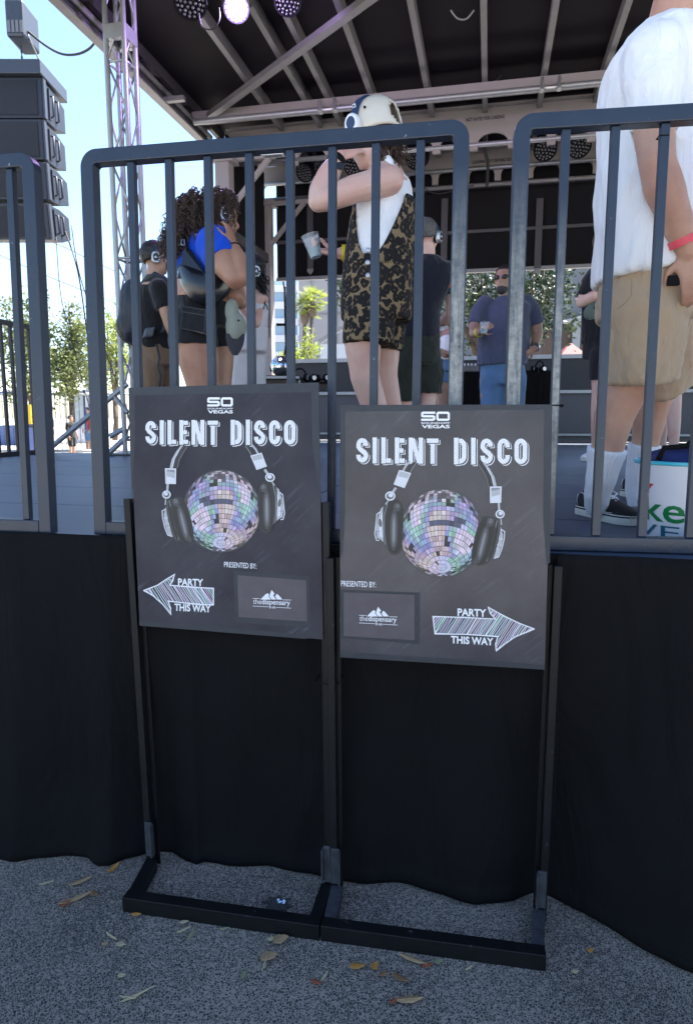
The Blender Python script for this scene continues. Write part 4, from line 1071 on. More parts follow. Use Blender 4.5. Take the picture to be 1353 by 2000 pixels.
def tree(name, label, cat, base, clumps, n, size, lm, seed, trunk_r=.12, group=None):
    rnd = random.Random(seed); base = Vector(base)
    root = thing(name, label, cat, base, group)
    top = sum((c for c, _ in clumps), Vector()) / len(clumps)
    mb = MB(); fork = base.lerp(Vector((top.x, top.y, top.z)), .42)
    mb.tube([base, base.lerp(fork, .5) + Vector((.05, 0, 0)), fork], [trunk_r, trunk_r * .8, trunk_r * .65], 10)
    for c, r in clumps:
        md = fork.lerp(c, .5) + Vector((rnd.uniform(-.1, .1), rnd.uniform(-.1, .1), .1))
        mb.tube([fork, md, c, c + Z * r * .6], [trunk_r * .5, trunk_r * .3, trunk_r * .16, .01], 7)
        for _ in range(4):
            e = c + Vector((rnd.gauss(0, 1), rnd.gauss(0, 1), rnd.gauss(.3, .8))) * r * .6
            mb.tube([md.lerp(c, .6), e], [trunk_r * .14, .006], 5)
    mb.build('trunk', BARK, root, smooth=True)
    mb = MB()
    for c, r in clumps:
        k = int(n * r * r); subs = [c + Vector((rnd.gauss(0, .5), rnd.gauss(0, .5), rnd.gauss(0, .5))) * r for _ in range(14)]
        for _ in range(k):
            s = rnd.choice(subs); p = s + Vector((rnd.gauss(0, .18), rnd.gauss(0, .18), rnd.gauss(0, .15))) * r * 1.3
            a = Vector((rnd.gauss(0, 1), rnd.gauss(0, 1), rnd.gauss(0, .7))).normalized(); b = a.orthogonal().normalized(); b = Matrix.Rotation(rnd.uniform(0, 6.28), 3, a) @ b
            L = size * rnd.uniform(.6, 1.3); w = L * .42
            mb.add([p - a * L * .5, p + b * w * .5 + a * .1 * L, p + a * L * .5, p - b * w * .5 + a * .1 * L], [[0, 1, 2, 3]])
    me = mb.build('crown', lm, root)
    return root
def cl(y, lst): return [(at(px, py, y + dy), r) for px, py, dy, r in lst]
tree('tree', 'leafy olive-green tree at far left behind the slim guard rail', 'tree', at(62, 860, 24) * 1, cl(24, [(50, 690, 0, 1.0), (75, 640, .4, .9), (40, 735, -.6, .9), (95, 700, .5, .9), (70, 590, 0, .55), (10, 650, 0, 1.0), (90, 745, 0, .7), (60, 770, .3, .6)]), 850, .17, LF1, 1)
tree('tree', 'olive-green tree between the left guard rail post and the middle panel', 'tree', at(140, 860, 25), cl(25, [(135, 660, 0, .8), (150, 700, .4, 1.0), (130, 735, -.5, .9), (165, 720, .6, .8), (135, 600, 0, .45), (118, 700, 0, .9), (150, 665, 0, .7)]), 760, .17, LF1, 2)
tree('tree', 'yellow-green tree right beside the lattice tower', 'tree', at(225, 860, 27), cl(27, [(215, 690, 0, 1.1), (240, 650, .4, 1.1), (205, 650, -.5, .9), (232, 615, .6, .7), (228, 710, .6, .8)]), 650, .18, LF2, 3)
tree('tree', 'dark green broad tree seen through the back window behind the man in sunglasses', 'tree', at(960, 830, 15), cl(15, [(940, 560, 0, .95), (1010, 560, .4, .95), (1060, 575, -.5, .8), (900, 580, 0, .8), (975, 620, .3, .8), (1085, 560, .3, .55), (870, 560, 0, .7), (1030, 630, 0, .6), (700, 560, 0, .5), (675, 570, 0, .35)]), 1250, .13, LF3, 4, .16)
def bush(label, base, clumps, n, size, lm, seed): return tree('bush', label, 'bush', base, clumps, n, size, lm, seed, .04)
bush('bright yellow-green bush below the two palms', at(598, 780, 40), cl(40, [(592, 692, 0, .75), (603, 672, .4, .6), (582, 705, 0, .7), (602, 708, 0, .6), (566, 712, 0, .6), (548, 702, 0, .5)]), 900, .2, LF2, 5)
def palm(px, ty, fy, y, seed, label):
    rnd = random.Random(seed); b = at(px, 800, y); t = at(px + 3, ty, y); b.z = 0
    root = thing('palm_tree', label, 'palm tree', b, 'palm trees in front of the pale building')
    MB().tube([b, b.lerp(t, .5), t], [.22, .17, .15], 10).build('trunk', BARK, root, smooth=True)
    MB().ell(t - Z * .55, Vector((.42, 0, 0)), Vector((0, .42, 0)), Z * .8, 12, 8).build('dead_skirt', BARK, root, smooth=True)
    mb = MB()
    for i in range(80):
        az = rnd.uniform(0, 6.28); el = rnd.uniform(-.5, 1.35); L = rnd.uniform(1.1, 1.7)
        d = Vector((math.cos(az) * math.cos(el), math.sin(az) * math.cos(el), math.sin(el))); sd = d.cross(Z).normalized()
        p = t + Z * .15; e = p + d * L * .6
        for k in range(9):
            f = (k - 4) / 4 * .9; dd = (d * math.cos(f) + sd * math.sin(f)).normalized()
            tip = e + dd * L * .5 - Z * (.12 * abs(f) + .12); w = sd * .035 + Z * .02
            mb.add([e - w, e + w, tip], [[0, 1, 2]])
        mb.add([p - sd * .02, p + sd * .02, e + sd * .015, e - sd * .015], [[0, 1, 2, 3]])
    mb.build('crown', LF2, root)
palm(592, 606, 0, 62, 11, 'left and lower of the two palms in front of the pale building')
palm(606, 592, 0, 62, 12, 'right and taller of the two palms in front of the pale building')
CONC = mat('pale_concrete', (.27, .26, .275), .85, var=.08, scale=.4)
def block(label, name, x0, x1, ytop, y, dep, m, extra=None):
    a, b = at(x0, ytop, y), at(x1, ytop, y)
    root = thing(name, label, 'building', ((a.x + b.x) / 2, y, 0))
    MB().box(((a.x + b.x) / 2, y + dep / 2, (a.z + b.z) / 4 + .0), Vector(((b.x - a.x) / 2, 0, 0)), Vector((0, dep / 2, 0)), Z * (a.z / 2)).build('wall', m, root)
    return root, a, b
r_, a, b = block('large pale concrete building behind the palms', 'building', 582, 880, 500, 75, 20, CONC)
mb = MB()
for i in range(6): mb.box(Vector((a.x + (b.x - a.x) * (i + .5) / 6, 74.9, a.z / 2)), Vector((.05, 0, 0)), Vector((0, .1, 0)), Z * a.z / 2)
for i in range(4): mb.box(Vector(((a.x + b.x) / 2, 74.92, a.z * (i + .7) / 4)), Vector(((b.x - a.x) / 2, 0, 0)), Vector((0, .08, 0)), Z * .05)
mb.build('panel_joint', mat('joint_grey', (.2, .19, .2), .9), r_)  # grey joint lines between the wall panels
r_, a, b = block('blue glass building with white floor bands at the left of the back window', 'building', 480, 581, 548, 90, 20, mat('pale_blue_glass', (.30, .42, .55), .12, var=.3, scale=.3))
mb = MB()
for i in range(9): mb.box(Vector(((a.x + b.x) / 2, 89.8, a.z * (i + .5) / 9)), Vector(((b.x - a.x) / 2 + .1, 0, 0)), Vector((0, .3, 0)), Z * .45)
mb.build('floor_band', M['white'], r_)
r_, a, b = block('low white tiled hall with a sloping grey roof line beside the palms', 'building', 625, 760, 672, 50, 8, mat('white_tiles', (.42, .44, .48), .5, var=.15, scale=1))
MB().beam(at(622, 668, 49.9), at(668, 640, 49.9), .3, .3).build('roof_edge', M['galv'], r_)
r_, a, b = block('blue-grey office block behind the dark tree', 'building', 885, 1420, 480, 46, 14, mat('blue_grey_wall', (.10, .112, .13), .8, var=.1, scale=.5))
MB().beam(at(1050, 652, 45.8), at(1200, 610, 45.8), .5, .8).build('cornice', CONC, r_)
r_, a, b = block('brown low building with a pale pillar, right of the dark tree', 'building', 1060, 1180, 632, 34, 6, mat('brown_wall', (.05, .034, .027), .8, var=.3, scale=2))
MB().box(at(1122, 700, 33.8), Vector((.18, 0, 0)), Vector((0, .1, 0)), Z * 2).build('pillar', mat('pale_pillar', (.17, .19, .21), .7), r_)
# red canopy far right
rc = at(1112, 700, 28); root = thing('canopy', 'small red canopy low behind the back window at right', 'canopy', rc)
mb = MB(); mb.prism([rc + Vector((-.9, -.9, -.3)), rc + Vector((.9, -.9, -.3)), rc + Vector((.9, .9, -.3)), rc + Vector((-.9, .9, -.3))], [rc + Vector((-.05, -.05, .6)), rc + Vector((.05, -.05, .6)), rc + Vector((.05, .05, .6)), rc + Vector((-.05, .05, .6))])
mb.build('cover', mat('red_cloth', (.16, .015, .018), .7), root)
mb = MB()
for x in (-.85, .85): mb.tube([rc + Vector((x, -.85, -.3)), Vector((rc.x + x, rc.y - .85, 0))], .04, 6)
mb.build('pole', M['galv'], root)
# festival ground at left: booths, arch, tall temporary fence
def booth(x0, x1, y, label, cc, seed):
    a, b = at(x0, 762, y), at(x1, 762, y); zt_ = a.z
    root = thing('booth', label, 'booth', ((a.x + b.x) / 2, y, 0), 'booths on the festival ground')
    w = (b.x - a.x) / 2; cx = (a.x + b.x) / 2
    mb = MB(); mb.prism([(cx - w, y, zt_ - .05), (cx + w, y, zt_ - .05), (cx + w, y + 2.4, zt_ - .05), (cx - w, y + 2.4, zt_ - .05)], [(cx - .3, y + 1, zt_ + .5), (cx + .3, y + 1, zt_ + .5), (cx + .3, y + 1.4, zt_ + .5), (cx - .3, y + 1.4, zt_ + .5)])
    mb.build('canopy', M['white'], root)
    MB().box((cx, y - .02, zt_ - .14), Vector((w, 0, 0)), Vector((0, .02, 0)), Z * .09).build('valance', cc, root)
    mb = MB()
    for s in (-1, 1): mb.tube([(cx + s * w * .97, y + .05, 0), (cx + s * w * .97, y + .05, zt_)], .035, 6)
    mb.build('pole', M['galv'], root)
    MB().box((cx, y + .3, .5), Vector((w * .9, 0, 0)), Vector((0, .3, 0)), Z * .5).build('counter', mat('booth_cloth_%d' % seed, ((.1, .14, .3), (.5, .5, .55))[seed % 2], .7, var=.3, scale=4), root)
BLUE = mat('blue_vinyl', (.01, .14, .48), .5)
booth(-40, 92, 34, 'white tent booth with a deep blue valance at far left', mat('deep_blue', (.02, .06, .25), .6), 0)
booth(126, 172, 36, 'smaller white and blue tent booth between the guard rail posts', mat('navy', (.015, .04, .2), .6), 1)
# arch
ay = 30; aL, aT = at(172, 716, ay), at(300, 716, ay)
root = thing('event_arch', 'silver entrance arch with bright blue patches, left of the lattice tower', 'arch', (aL.x, ay, 0))
SV = mat('silver_vinyl', (.42, .42, .44), .4, var=.15, scale=3)
MB().box((aL.x, ay, aL.z / 2), Vector((.13, 0, 0)), Vector((0, .15, 0)), Z * aL.z / 2).build('pillar', SV, root, bevel=.03)
MB().box((aT.x, ay, aT.z / 2), Vector((.13, 0, 0)), Vector((0, .15, 0)), Z * aT.z / 2).build('pillar', SV, root, bevel=.03)
MB().box(((aL.x + aT.x) / 2, ay - .01, aL.z + .0), Vector(((aT.x - aL.x) / 2 + .13, 0, 0)), Vector((0, .15, 0)), Z * .30).build('header', SV, root, bevel=.03)
mb = MB()
for px, py, w, h in ((175, 735, 6, 14), (176, 770, 5, 10), (177, 795, 5, 10), (178, 825, 5, 18), (176, 850, 4, 6)):
    mb.box(at(px, py, ay - .2), Vector((w / 44 * .5, 0, 0)), Vector((0, .03, 0)), Z * h / 44 * .5)
for px, py, w, h in ((228, 714, 22, 7), (231, 721, 10, 8), (215, 722, 8, 4), (262, 716, 18, 9)):
    mb.box(at(px, py, ay - .2), Vector((w / 44 * .5, 0, 0)), Vector((0, .03, 0)), Z * h / 44 * .5)
mb.build('blue_patch', BLUE, root)
# tall fence panels
def mesh_fence(x0, x1, y, label):
    a, b = at(x0, 770, y), at(x1, 770, y); h = a.z
    root = thing('mesh_fence', label, 'fence', ((a.x + b.x) / 2, y, 0), 'grey temporary fence panels')
    fr = MB()
    for q in (a, b): fr.tube([(q.x, y, 0), (q.x, y, h)], .05, 8)
    for z_ in (h, .15): fr.tube([(a.x, y, z_), (b.x, y, z_)], .045, 8)
    fr.build('frame', M['alu'], root, smooth=True)
    n = int((b.x - a.x) / .17); mb = MB()
    for i in range(1, n): x = a.x + (b.x - a.x) * i / n; mb.tube([(x, y, .15), (x, y, h)], .012, 5)
    mb.build('bars', M['dkgalv'], root)
mesh_fence(-60, 95, 25, 'grey barred fence panel at far left behind the slim guard rail')
mesh_fence(97, 182, 25, 'grey barred fence panel in front of the smaller booth')
mesh_fence(184, 256, 25, 'grey barred fence panel beside the lattice tower')
# banner and bin
b0 = at(150, 800, 26); root = thing('feather_banner', 'white and blue banner standing behind the barred fence', 'banner', (b0.x, b0.y, 0))
MB().box(b0 + Vector((0, .05, 0)), Vector((.26, 0, 0)), Vector((0, .01, 0)), Z * .75).build('cloth', mat('pale_banner', (.5, .58, .66), .7, var=.4, scale=5), root)
MB().box(b0 + Vector((.3, .05, 0)), Vector((.04, 0, 0)), Vector((0, .015, 0)), Z * .75).build('blue_edge', M.setdefault('navyv', mat('navy_vinyl', (.02, .05, .2), .6)), root)
MB().tube([Vector((b0.x - .28, b0.y + .05, 0)), Vector((b0.x - .28, b0.y + .05, b0.z + .8))], .03, 6).build('pole', M['galv'], root)
b0 = at(56, 822, 23); root = thing('advert_column', 'yellow upright board behind the slim guard rail at far left', 'sign', (b0.x, b0.y, 0))
MB().box(b0, Vector((.12, 0, 0)), Vector((0, .05, 0)), Z * .55).build('panel', mat('yellow_board', (.6, .38, .02), .5), root)
MB().box(Vector((b0.x, b0.y, (b0.z - .55) / 2)), Vector((.02, 0, 0)), Vector((0, .02, 0)), Z * (b0.z - .55) / 2).build('leg', M['galv'], root)
b0 = onz(66, 902, 0); b0 = at(66, 870, 20); root = thing('bin', 'blue round bin behind the slim guard rail at far left', 'bin', (b0.x, b0.y, 0))
mb = MB(); mb.loft([[Vector((b0.x + r_ * math.cos(6.2832 * k / 20), b0.y + r_ * math.sin(6.2832 * k / 20), z_)) for k in range(20)] for z_, r_ in ((0, .2), (.05, .22), (1.05, .26), (1.1, .27))]); mb.build('body', mat('blue_plastic', (.06, .09, .25), .45), root, smooth='auto')
mb = MB(); mb.loft([[Vector((b0.x + r_ * math.cos(6.2832 * k / 20), b0.y + r_ * math.sin(6.2832 * k / 20), z_)) for k in range(20)] for z_, r_ in ((1.102, .28), (1.14, .28), (1.2, .2))]); mb.build('lid', M['blackgloss'], root, smooth='auto')
# ------------------------------------------------------------------ people
def skinmat(name, col, red=(.5, .2, .16)):
    m, n, l, p = nodes(name)
    tc = n.new('ShaderNodeTexCoord'); a = n.new('ShaderNodeTexNoise'); a.inputs['Scale'].default_value = 9; a.inputs['Detail'].default_value = 5; l.new(tc.outputs['Object'], a.inputs['Vector'])
    mx = n.new('ShaderNodeMix'); mx.data_type = 'RGBA'; mx.inputs['A'].default_value = (*col, 1); mx.inputs['B'].default_value = (*[c * .5 + r_ * .5 * (col[0] + .1) for c, r_ in zip(col, red)], 1)
    cr = n.new('ShaderNodeValToRGB'); cr.color_ramp.elements[0].position = .42; cr.color_ramp.elements[1].position = .72; l.new(a.outputs['Fac'], cr.inputs[0]); l.new(cr.outputs[0], mx.inputs['Factor'])
    f = n.new('ShaderNodeTexNoise'); f.inputs['Scale'].default_value = 260; f.inputs['Detail'].default_value = 2; l.new(tc.outputs['Object'], f.inputs['Vector'])
    c2 = n.new('ShaderNodeValToRGB'); c2.color_ramp.elements[0].position = .60; c2.color_ramp.elements[1].position = .75; c2.color_ramp.elements[1].color = (.55, .5, .5, 1); c2.color_ramp.elements[0].color = (0, 0, 0, 1); l.new(f.outputs['Fac'], c2.inputs[0])
    m2 = n.new('ShaderNodeMix'); m2.data_type = 'RGBA'; l.new(c2.outputs[0], m2.inputs['Factor']); l.new(mx.outputs['Result'], m2.inputs['A']); m2.inputs['B'].default_value = (*[c * .55 for c in col], 1)
    l.new(m2.outputs['Result'], p.inputs['Base Color']); p.inputs['Roughness'].default_value = .5
    p.inputs['Subsurface Weight'].default_value = .12; p.inputs['Subsurface Radius'].default_value = (.02, .008, .004)
    b = n.new('ShaderNodeBump'); b.inputs['Strength'].default_value = .12; b.inputs['Distance'].default_value = .003; l.new(f.outputs['Fac'], b.inputs['Height']); l.new(b.outputs[0], p.inputs['Normal'])
    return m
SK1 = skinmat('tanned_skin', (.50, .285, .20)); SK2 = skinmat('fair_skin', (.64, .42, .345), (.8, .3, .25)); SK3 = skinmat('warm_brown_skin', (.42, .225, .145)); SK4 = skinmat('olive_skin', (.40, .24, .17))
def clothmat(name, col, rough=.85, sheen=.2, weave=700, var=.1):
    m = mat(name, col, rough, var=var, scale=7, bump=.12, bscale=weave, spec=.2)
    n, l = m.node_tree.nodes, m.node_tree.links; p_ = n['Principled BSDF']
    tc = n.new('ShaderNodeTexCoord'); mp = n.new('ShaderNodeMapping'); mp.inputs['Scale'].default_value = (1, 1, .45); mp.inputs['Rotation'].default_value = (.3, .5, .2); l.new(tc.outputs['Object'], mp.inputs[0])
    t = n.new('ShaderNodeTexNoise'); t.inputs['Scale'].default_value = 11; t.inputs['Detail'].default_value = 3; t.inputs['Distortion'].default_value = 1.2; l.new(mp.outputs[0], t.inputs['Vector'])
    b = n.new('ShaderNodeBump'); b.inputs['Strength'].default_value = .55; b.inputs['Distance'].default_value = .035; l.new(t.outputs['Fac'], b.inputs['Height'])
    old = [q for q in n if q.type == 'BUMP' and q != b][0]; l.new(b.outputs[0], old.inputs['Normal'])
    m.node_tree.nodes['Principled BSDF'].inputs['Sheen Weight'].default_value = sheen
    return m
C_WHITE = clothmat('white_cotton', (.79, .79, .81)); C_KHAKI = clothmat('khaki_twill', (.40, .29, .19)); C_BLUE = clothmat('royal_blue_jersey', (.006, .07, .55), sheen=.1)
C_BLACK = clothmat('black_cotton', (.010, .010, .012)); C_NAVY = clothmat('navy_black_cotton', (.010, .011, .020)); C_OLIVE = clothmat('dark_olive_canvas', (.022, .024, .018), var=.3)
C_DENIMB = clothmat('black_denim', (.012, .012, .015), var=.4); C_SLATE = clothmat('slate_blue_jersey', (.075, .085, .14)); C_JEAN = clothmat('faded_blue_denim', (.10, .19, .33), var=.35)
C_BROWN = clothmat('tan_trousers', (.20, .13, .085)); C_PINST = clothmat('white_linen', (.62, .60, .62)); C_SOCK = clothmat('white_ribbed_sock', (.74, .74, .78), weave=400)
HAIR_D = mat('dark_hair', (.012, .009, .008), .5, var=.4, scale=40, bump=.6, bscale=160, stretch=(1, 1, .25)); HAIR_B = mat('brown_hair', (.055, .028, .015), .45, var=.4, scale=30, bump=.5, bscale=160, stretch=(1, 1, .25))
HAIR_G = mat('grey_hair', (.10, .095, .09), .6, var=.6, scale=60, bump=.6, bscale=200); HAIR_C = mat('curly_hair', (.045, .026, .018), .45, var=.3, scale=20)
def vec(*a): return Vector(a)
def limb(mb, pts, seg=14, flat=False):
    """pts: (point, radius); round ends"""
    P = []; 
    for i in range(len(pts) - 1):
        (a, ra), (b, rb) = pts[i], pts[i + 1]
        for k in range(4): t = k / 4; P.append((a.lerp(b, t), ra + (rb - ra) * (3 * t * t - 2 * t ** 3)))
    P.append(pts[-1])
    mb.tube([p for p, _ in P], [r for _, r in P], seg)
    mb.ball(pts[0][0], pts[0][1] * .98); 
    if not flat: mb.ball(pts[-1][0], pts[-1][1] * .98)
    for p, r in pts[1:-1]: mb.ball(p, r * .985)
def ering(c, a, b, n=26, e=2.3):
    out = []
    for i in range(n):
        t = 6.28318 * i / n; ca, sa = math.cos(t), math.sin(t)
        out.append(c + a * math.copysign(abs(ca) ** (2 / e), ca) + b * math.copysign(abs(sa) ** (2 / e), sa))
    return out
def torso(mb, rings, sub=4):
    R_ = []
    for (c0, a0, b0), (c1, a1, b1) in zip(rings, rings[1:]):
        for k in range(sub):
            t = k / sub; R_.append(ering(c0.lerp(c1, t), a0.lerp(a1, t), b0.lerp(b1, t)))
    R_.append(ering(*rings[-1])); mb.loft(R_)
def hand(mb, w, d, pn, curl=.5, thumb=1, s=1.0, spread=.06):
    """w wrist, d finger direction, pn the way the palm faces; five fingers, thumb leaving the side of the palm"""
    d = d.normalized(); pn = (pn - d * pn.dot(d)).normalized(); sd = d.cross(pn) * thumb     # sd points to the thumb's side
    pc = w + d * .05 * s
    mb.ell(pc, sd * .040 * s, pn * .016 * s, d * .056 * s, 14, 8); mb.ell(w + d * .012 * s, sd * .027 * s, pn * .02 * s, d * .03 * s, 12, 7)
    for k, (off, L) in enumerate(((.027, .070), (.009, .079), (-.009, .073), (-.026, .057))):
        a = w + d * .088 * s + sd * off * s; dirn = (d + sd * (off * spread * 40 * .1)).normalized(); pts = [(a - d * .02 * s, .0095 * s), (a, .0092 * s)]
        q = a; ang = curl * .5
        for seg_, f in enumerate((.45, .32, .23)):
            dd = dirn * math.cos(ang) + pn * math.sin(ang); q = q + dd * L * f * s; pts.append((q, (.0088 - .0009 * seg_) * s)); ang += curl * .8
        limb(mb, pts, 8)
    t0 = w + d * .025 * s + sd * .028 * s; t1 = t0 + (d * .5 + sd * .75 + pn * .35).normalized() * .035 * s; t2 = t1 + (d * .85 + sd * .35 + pn * (.25 + curl * .4)).normalized() * .030 * s; t3 = t2 + (d * .9 + sd * .05 + pn * (.2 + curl * .6)).normalized() * .024 * s
    limb(mb, [(t0, .013 * s), (t1, .0115 * s), (t2, .0105 * s), (t3, .009 * s)], 8)
def head(mb, c, f, up=Z, s=1.0):
    f = f.normalized(); sd = f.cross(up).normalized(); up = sd.cross(f).normalized()
    mb.ell(c + up * .03 * s - f * .008 * s, sd * .075 * s, f * .096 * s, up * .092 * s, 20, 14)
    mb.ell(c + f * .030 * s - up * .045 * s, sd * .058 * s, f * .062 * s, up * .075 * s, 18, 12)
    mb.ell(c + f * .058 * s - up * .092 * s, sd * .026 * s, f * .024 * s, up * .022 * s)
    mb.ell(c + f * .093 * s - up * .028 * s, sd * .013 * s, f * .020 * s, up * .020 * s); mb.ell(c + f * .086 * s - up * .008 * s, sd * .010 * s, f * .012 * s, up * .026 * s)
    mb.ell(c + f * .080 * s + up * .018 * s, sd * .050 * s, f * .012 * s, up * .010 * s)
    mb.ell(c + f * .084 * s - up * .060 * s, sd * .022 * s, f * .010 * s, up * .009 * s)
    for k in (-1, 1): mb.ell(c + sd * .077 * k * s - f * .006 * s - up * .012 * s, sd * .010 * s, f * .018 * s, up * .030 * s); mb.ell(c + sd * .038 * k * s + f * .070 * s - up * .035 * s, sd * .022 * s, f * .018 * s, up * .018 * s)
    return f, sd, up
def wrink(amp, sc=8, seed=0, down=.45):
    def w(p, n):
        q = Vector((p.x * sc, p.y * sc, p.z * sc * down)) + Vector((seed, seed * 2, 0))
        return amp * (noise.noise(q) + .55 * noise.noise(q * 2.3 + Vector((3, 1, 7))) + .28 * noise.noise(q * 5.1))
    return w
def shoe(parent, heel, d, L, m_up, m_sole, sneaker=False, w=.05):
    d = Vector((d.x, d.y, 0)).normalized(); s = Vector((d.y, -d.x, 0))
    prof = [(0, .58), (.04, .78), (.16, .84), (.35, .78), (.52, .88), (.68, 1.0), (.82, .96), (.93, .74), (1.0, .36)]
    def outline(k, z, inset=0):
        a = [heel + d * (L * t) + s * (w * q * k - inset) + Z * z for t, q in prof]; b = [heel + d * (L * t) - s * (w * q * k - inset) + Z * z for t, q in prof[::-1]]
        return a + b
    mb = MB(); mb.loft([outline(1.02, .001), outline(1.06, .006), outline(1.06, .030), outline(1.02, .034)]); so = mb.build('sole', m_sole, parent, smooth='auto')
    if sneaker:
        mb = MB(); mb.loft([outline(1.068, .026), outline(1.075, .0275), outline(1.075, .0295), outline(1.068, .031)]); mb.build('stripe', M['black'], so)
    hz = [(.015, .075), (.04, .092), (.10, .092), (.18, .080), (.34, .076), (.46, .090), (.60, .078), (.74, .064), (.88, .056), (.96, .046), (.99, .036)]
    rings = []
    for (t, h) in hz:
        q = 0
        for (ta, qa), (tb, qb) in zip(prof, prof[1:]):
            if ta <= t <= tb: q = qa + (qb - qa) * (t - ta) / (tb - ta)
        c = heel + d * (L * t); hw = w * q * .97
        rings.append([c + s * hw * math.cos(a) * (1 if math.sin(a) > -.2 else 1) + Z * (.028 + (h - .028) * max(0, math.sin(a)) ** .8) for a in [math.pi * k / 12 for k in range(13)]] + [c - s * hw * .9 + Z * .02, c + s * hw * .9 + Z * .02])
    mb = MB(); mb.loft(rings); up_ = mb.build('upper', m_up, parent, smooth='auto')
    if sneaker:
        for i in range(5):
            t = .50 + i * .058; h = .079 - i * .0075
            mb = MB(); c = heel + d * (L * t); hw = .026
            mb.tube([c - s * hw - Z * -(h - .006), c + Z * (h + .004) + d * .008, c + s * hw + d * .012 + Z * (h - .006)], .0042, 6)
            mb.tube([c + s * hw + Z * (h - .006), c + Z * (h + .008) + d * .006, c - s * hw + d * .012 + Z * (h - .006)], .0042, 6)
            for k in (-1, 1):
                mb.ball(c + s * hw * 1.08 * k + Z * (h - .009), .007, 10, 6)
            mb.build('lace', C_SOCK, up_, smooth=True)
        mb = MB(); c = heel + d * (L * .47) + Z * .088
        for k in (-1, 1):
            mb.tube([c, c + s * .02 * k + Z * .016, c + s * .034 * k + Z * .006 + d * .01, c + s * .02 * k - Z * .004 + d * .012, c + d * .006], .004, 6)
            mb.tube([c, c + s * .025 * k - Z * .008 + d * .02, c + s * .042 * k - Z * .03 + d * .022], .0035, 6)
        mb.build('bow', C_SOCK, up_, smooth=True)
        mb = MB()
        for off, zz in ((.0, 0),):
            pts = []
            for a, b in zip(prof[1:5], prof[2:6]):
                pass
            for k in (-1, 1):
                mb.tube([heel + d * (L * t) + s * (w * q * k) + Z * z_ for t, q, z_ in ((.10, .84, .082), (.085, .86, .06), (.10, .87, .036))], .0013, 5)
                mb.tube([heel + d * (L * t) + s * (w * q * k) + Z * z_ for t, q, z_ in ((.40, .70, .066), (.44, .86, .046), (.55, .93, .038), (.68, .98, .037), (.80, .90, .038))], .0013, 5)
                mb.tube([heel + d * (L * t) + s * (w * q * k) + Z * z_ for t, q, z_ in ((.10, .62, .0875), (.2, .60, .078), (.33, .52, .076), (.44, .42, .086))], .0015, 5)
        mb.build('stitching', C_SOCK, up_, smooth=True)
    return up_
def sock(parent, pts, m=None):
    P = []
    for i in range(len(pts) - 1):
        (a, ra), (b, rb) = pts[i], pts[i + 1]
        for k in range(8): t = k / 8; P.append((a.lerp(b, t), ra + (rb - ra) * (3 * t * t - 2 * t ** 3)))
    P.append(pts[-1]); mb = MB(); rings = []
    for i, (p, r) in enumerate(P):
        t = (P[min(i + 1, len(P) - 1)][0] - P[max(i - 1, 0)][0]).normalized(); a = Vector((1, 0, 0)); a = (a - t * a.dot(t)).normalized(); b = t.cross(a)
        rr = r + (.002 if i < 3 else 0)
        rings.append([p + (a * math.cos(x) + b * math.sin(x)) * (rr + .0016 * math.cos(30 * x)) for x in [6.28318 * k / 120 for k in range(120)]])
    mb.loft(rings); return mb.build('sock', m or C_SOCK, parent, smooth=True)
def haircap(parent, c, f, s, m, front=.35, low=-.3, amp=.006, k=1.07, seed=0, name='hair'):
    """short hair: shell over the cranium, cut away from the face"""
    f = f.normalized(); sd = f.cross(Z).normalized(); up = sd.cross(f)
    vs = []; nu, nv = 46, 26
    mb = MB(); idx = {}
    cc = c + up * .03 * s - f * .008 * s
    for i in range(nv + 1):
        th = math.pi * i / nv
        for j in range(nu):
            ph = 6.28318 * j / nu; q = Vector((math.cos(ph) * math.sin(th), math.sin(ph) * math.sin(th), math.cos(th)))
            rr = k + amp * 12 * noise.noise(q * 6 + Vector((seed, 0, 0))) * .5
            idx[i, j] = (q, cc + (sd * q.x * .077 + f * q.y * .098 + up * q.z * .094) * s * rr)
    vs = []; mp = {}
    fs = []
    for i in range(nv):
        for j in range(nu):
            qs = [idx[i, j][0], idx[i + 1, j][0], idx[i + 1, (j + 1) % nu][0], idx[i, (j + 1) % nu][0]]
            m_ = sum(qs, Vector()) / 4
            if m_.z < low - max(0, -m_.y) * .35 or (m_.y > front and m_.z < .50) or (m_.y > .1 and m_.z < .12): continue
            face = []
            for key in ((i, j), (i + 1, j), (i + 1, (j + 1) % nu), (i, (j + 1) % nu)):
                if key not in mp: mp[key] = len(vs); vs.append(idx[key][1])
                face.append(mp[key])
            fs.append(face)
    o = MB().add(vs, fs).build(name, m, parent, smooth=True, weld=True)
    so = o.modifiers.new('t', 'SOLIDIFY'); so.thickness = .008; so.offset = -1
    return o
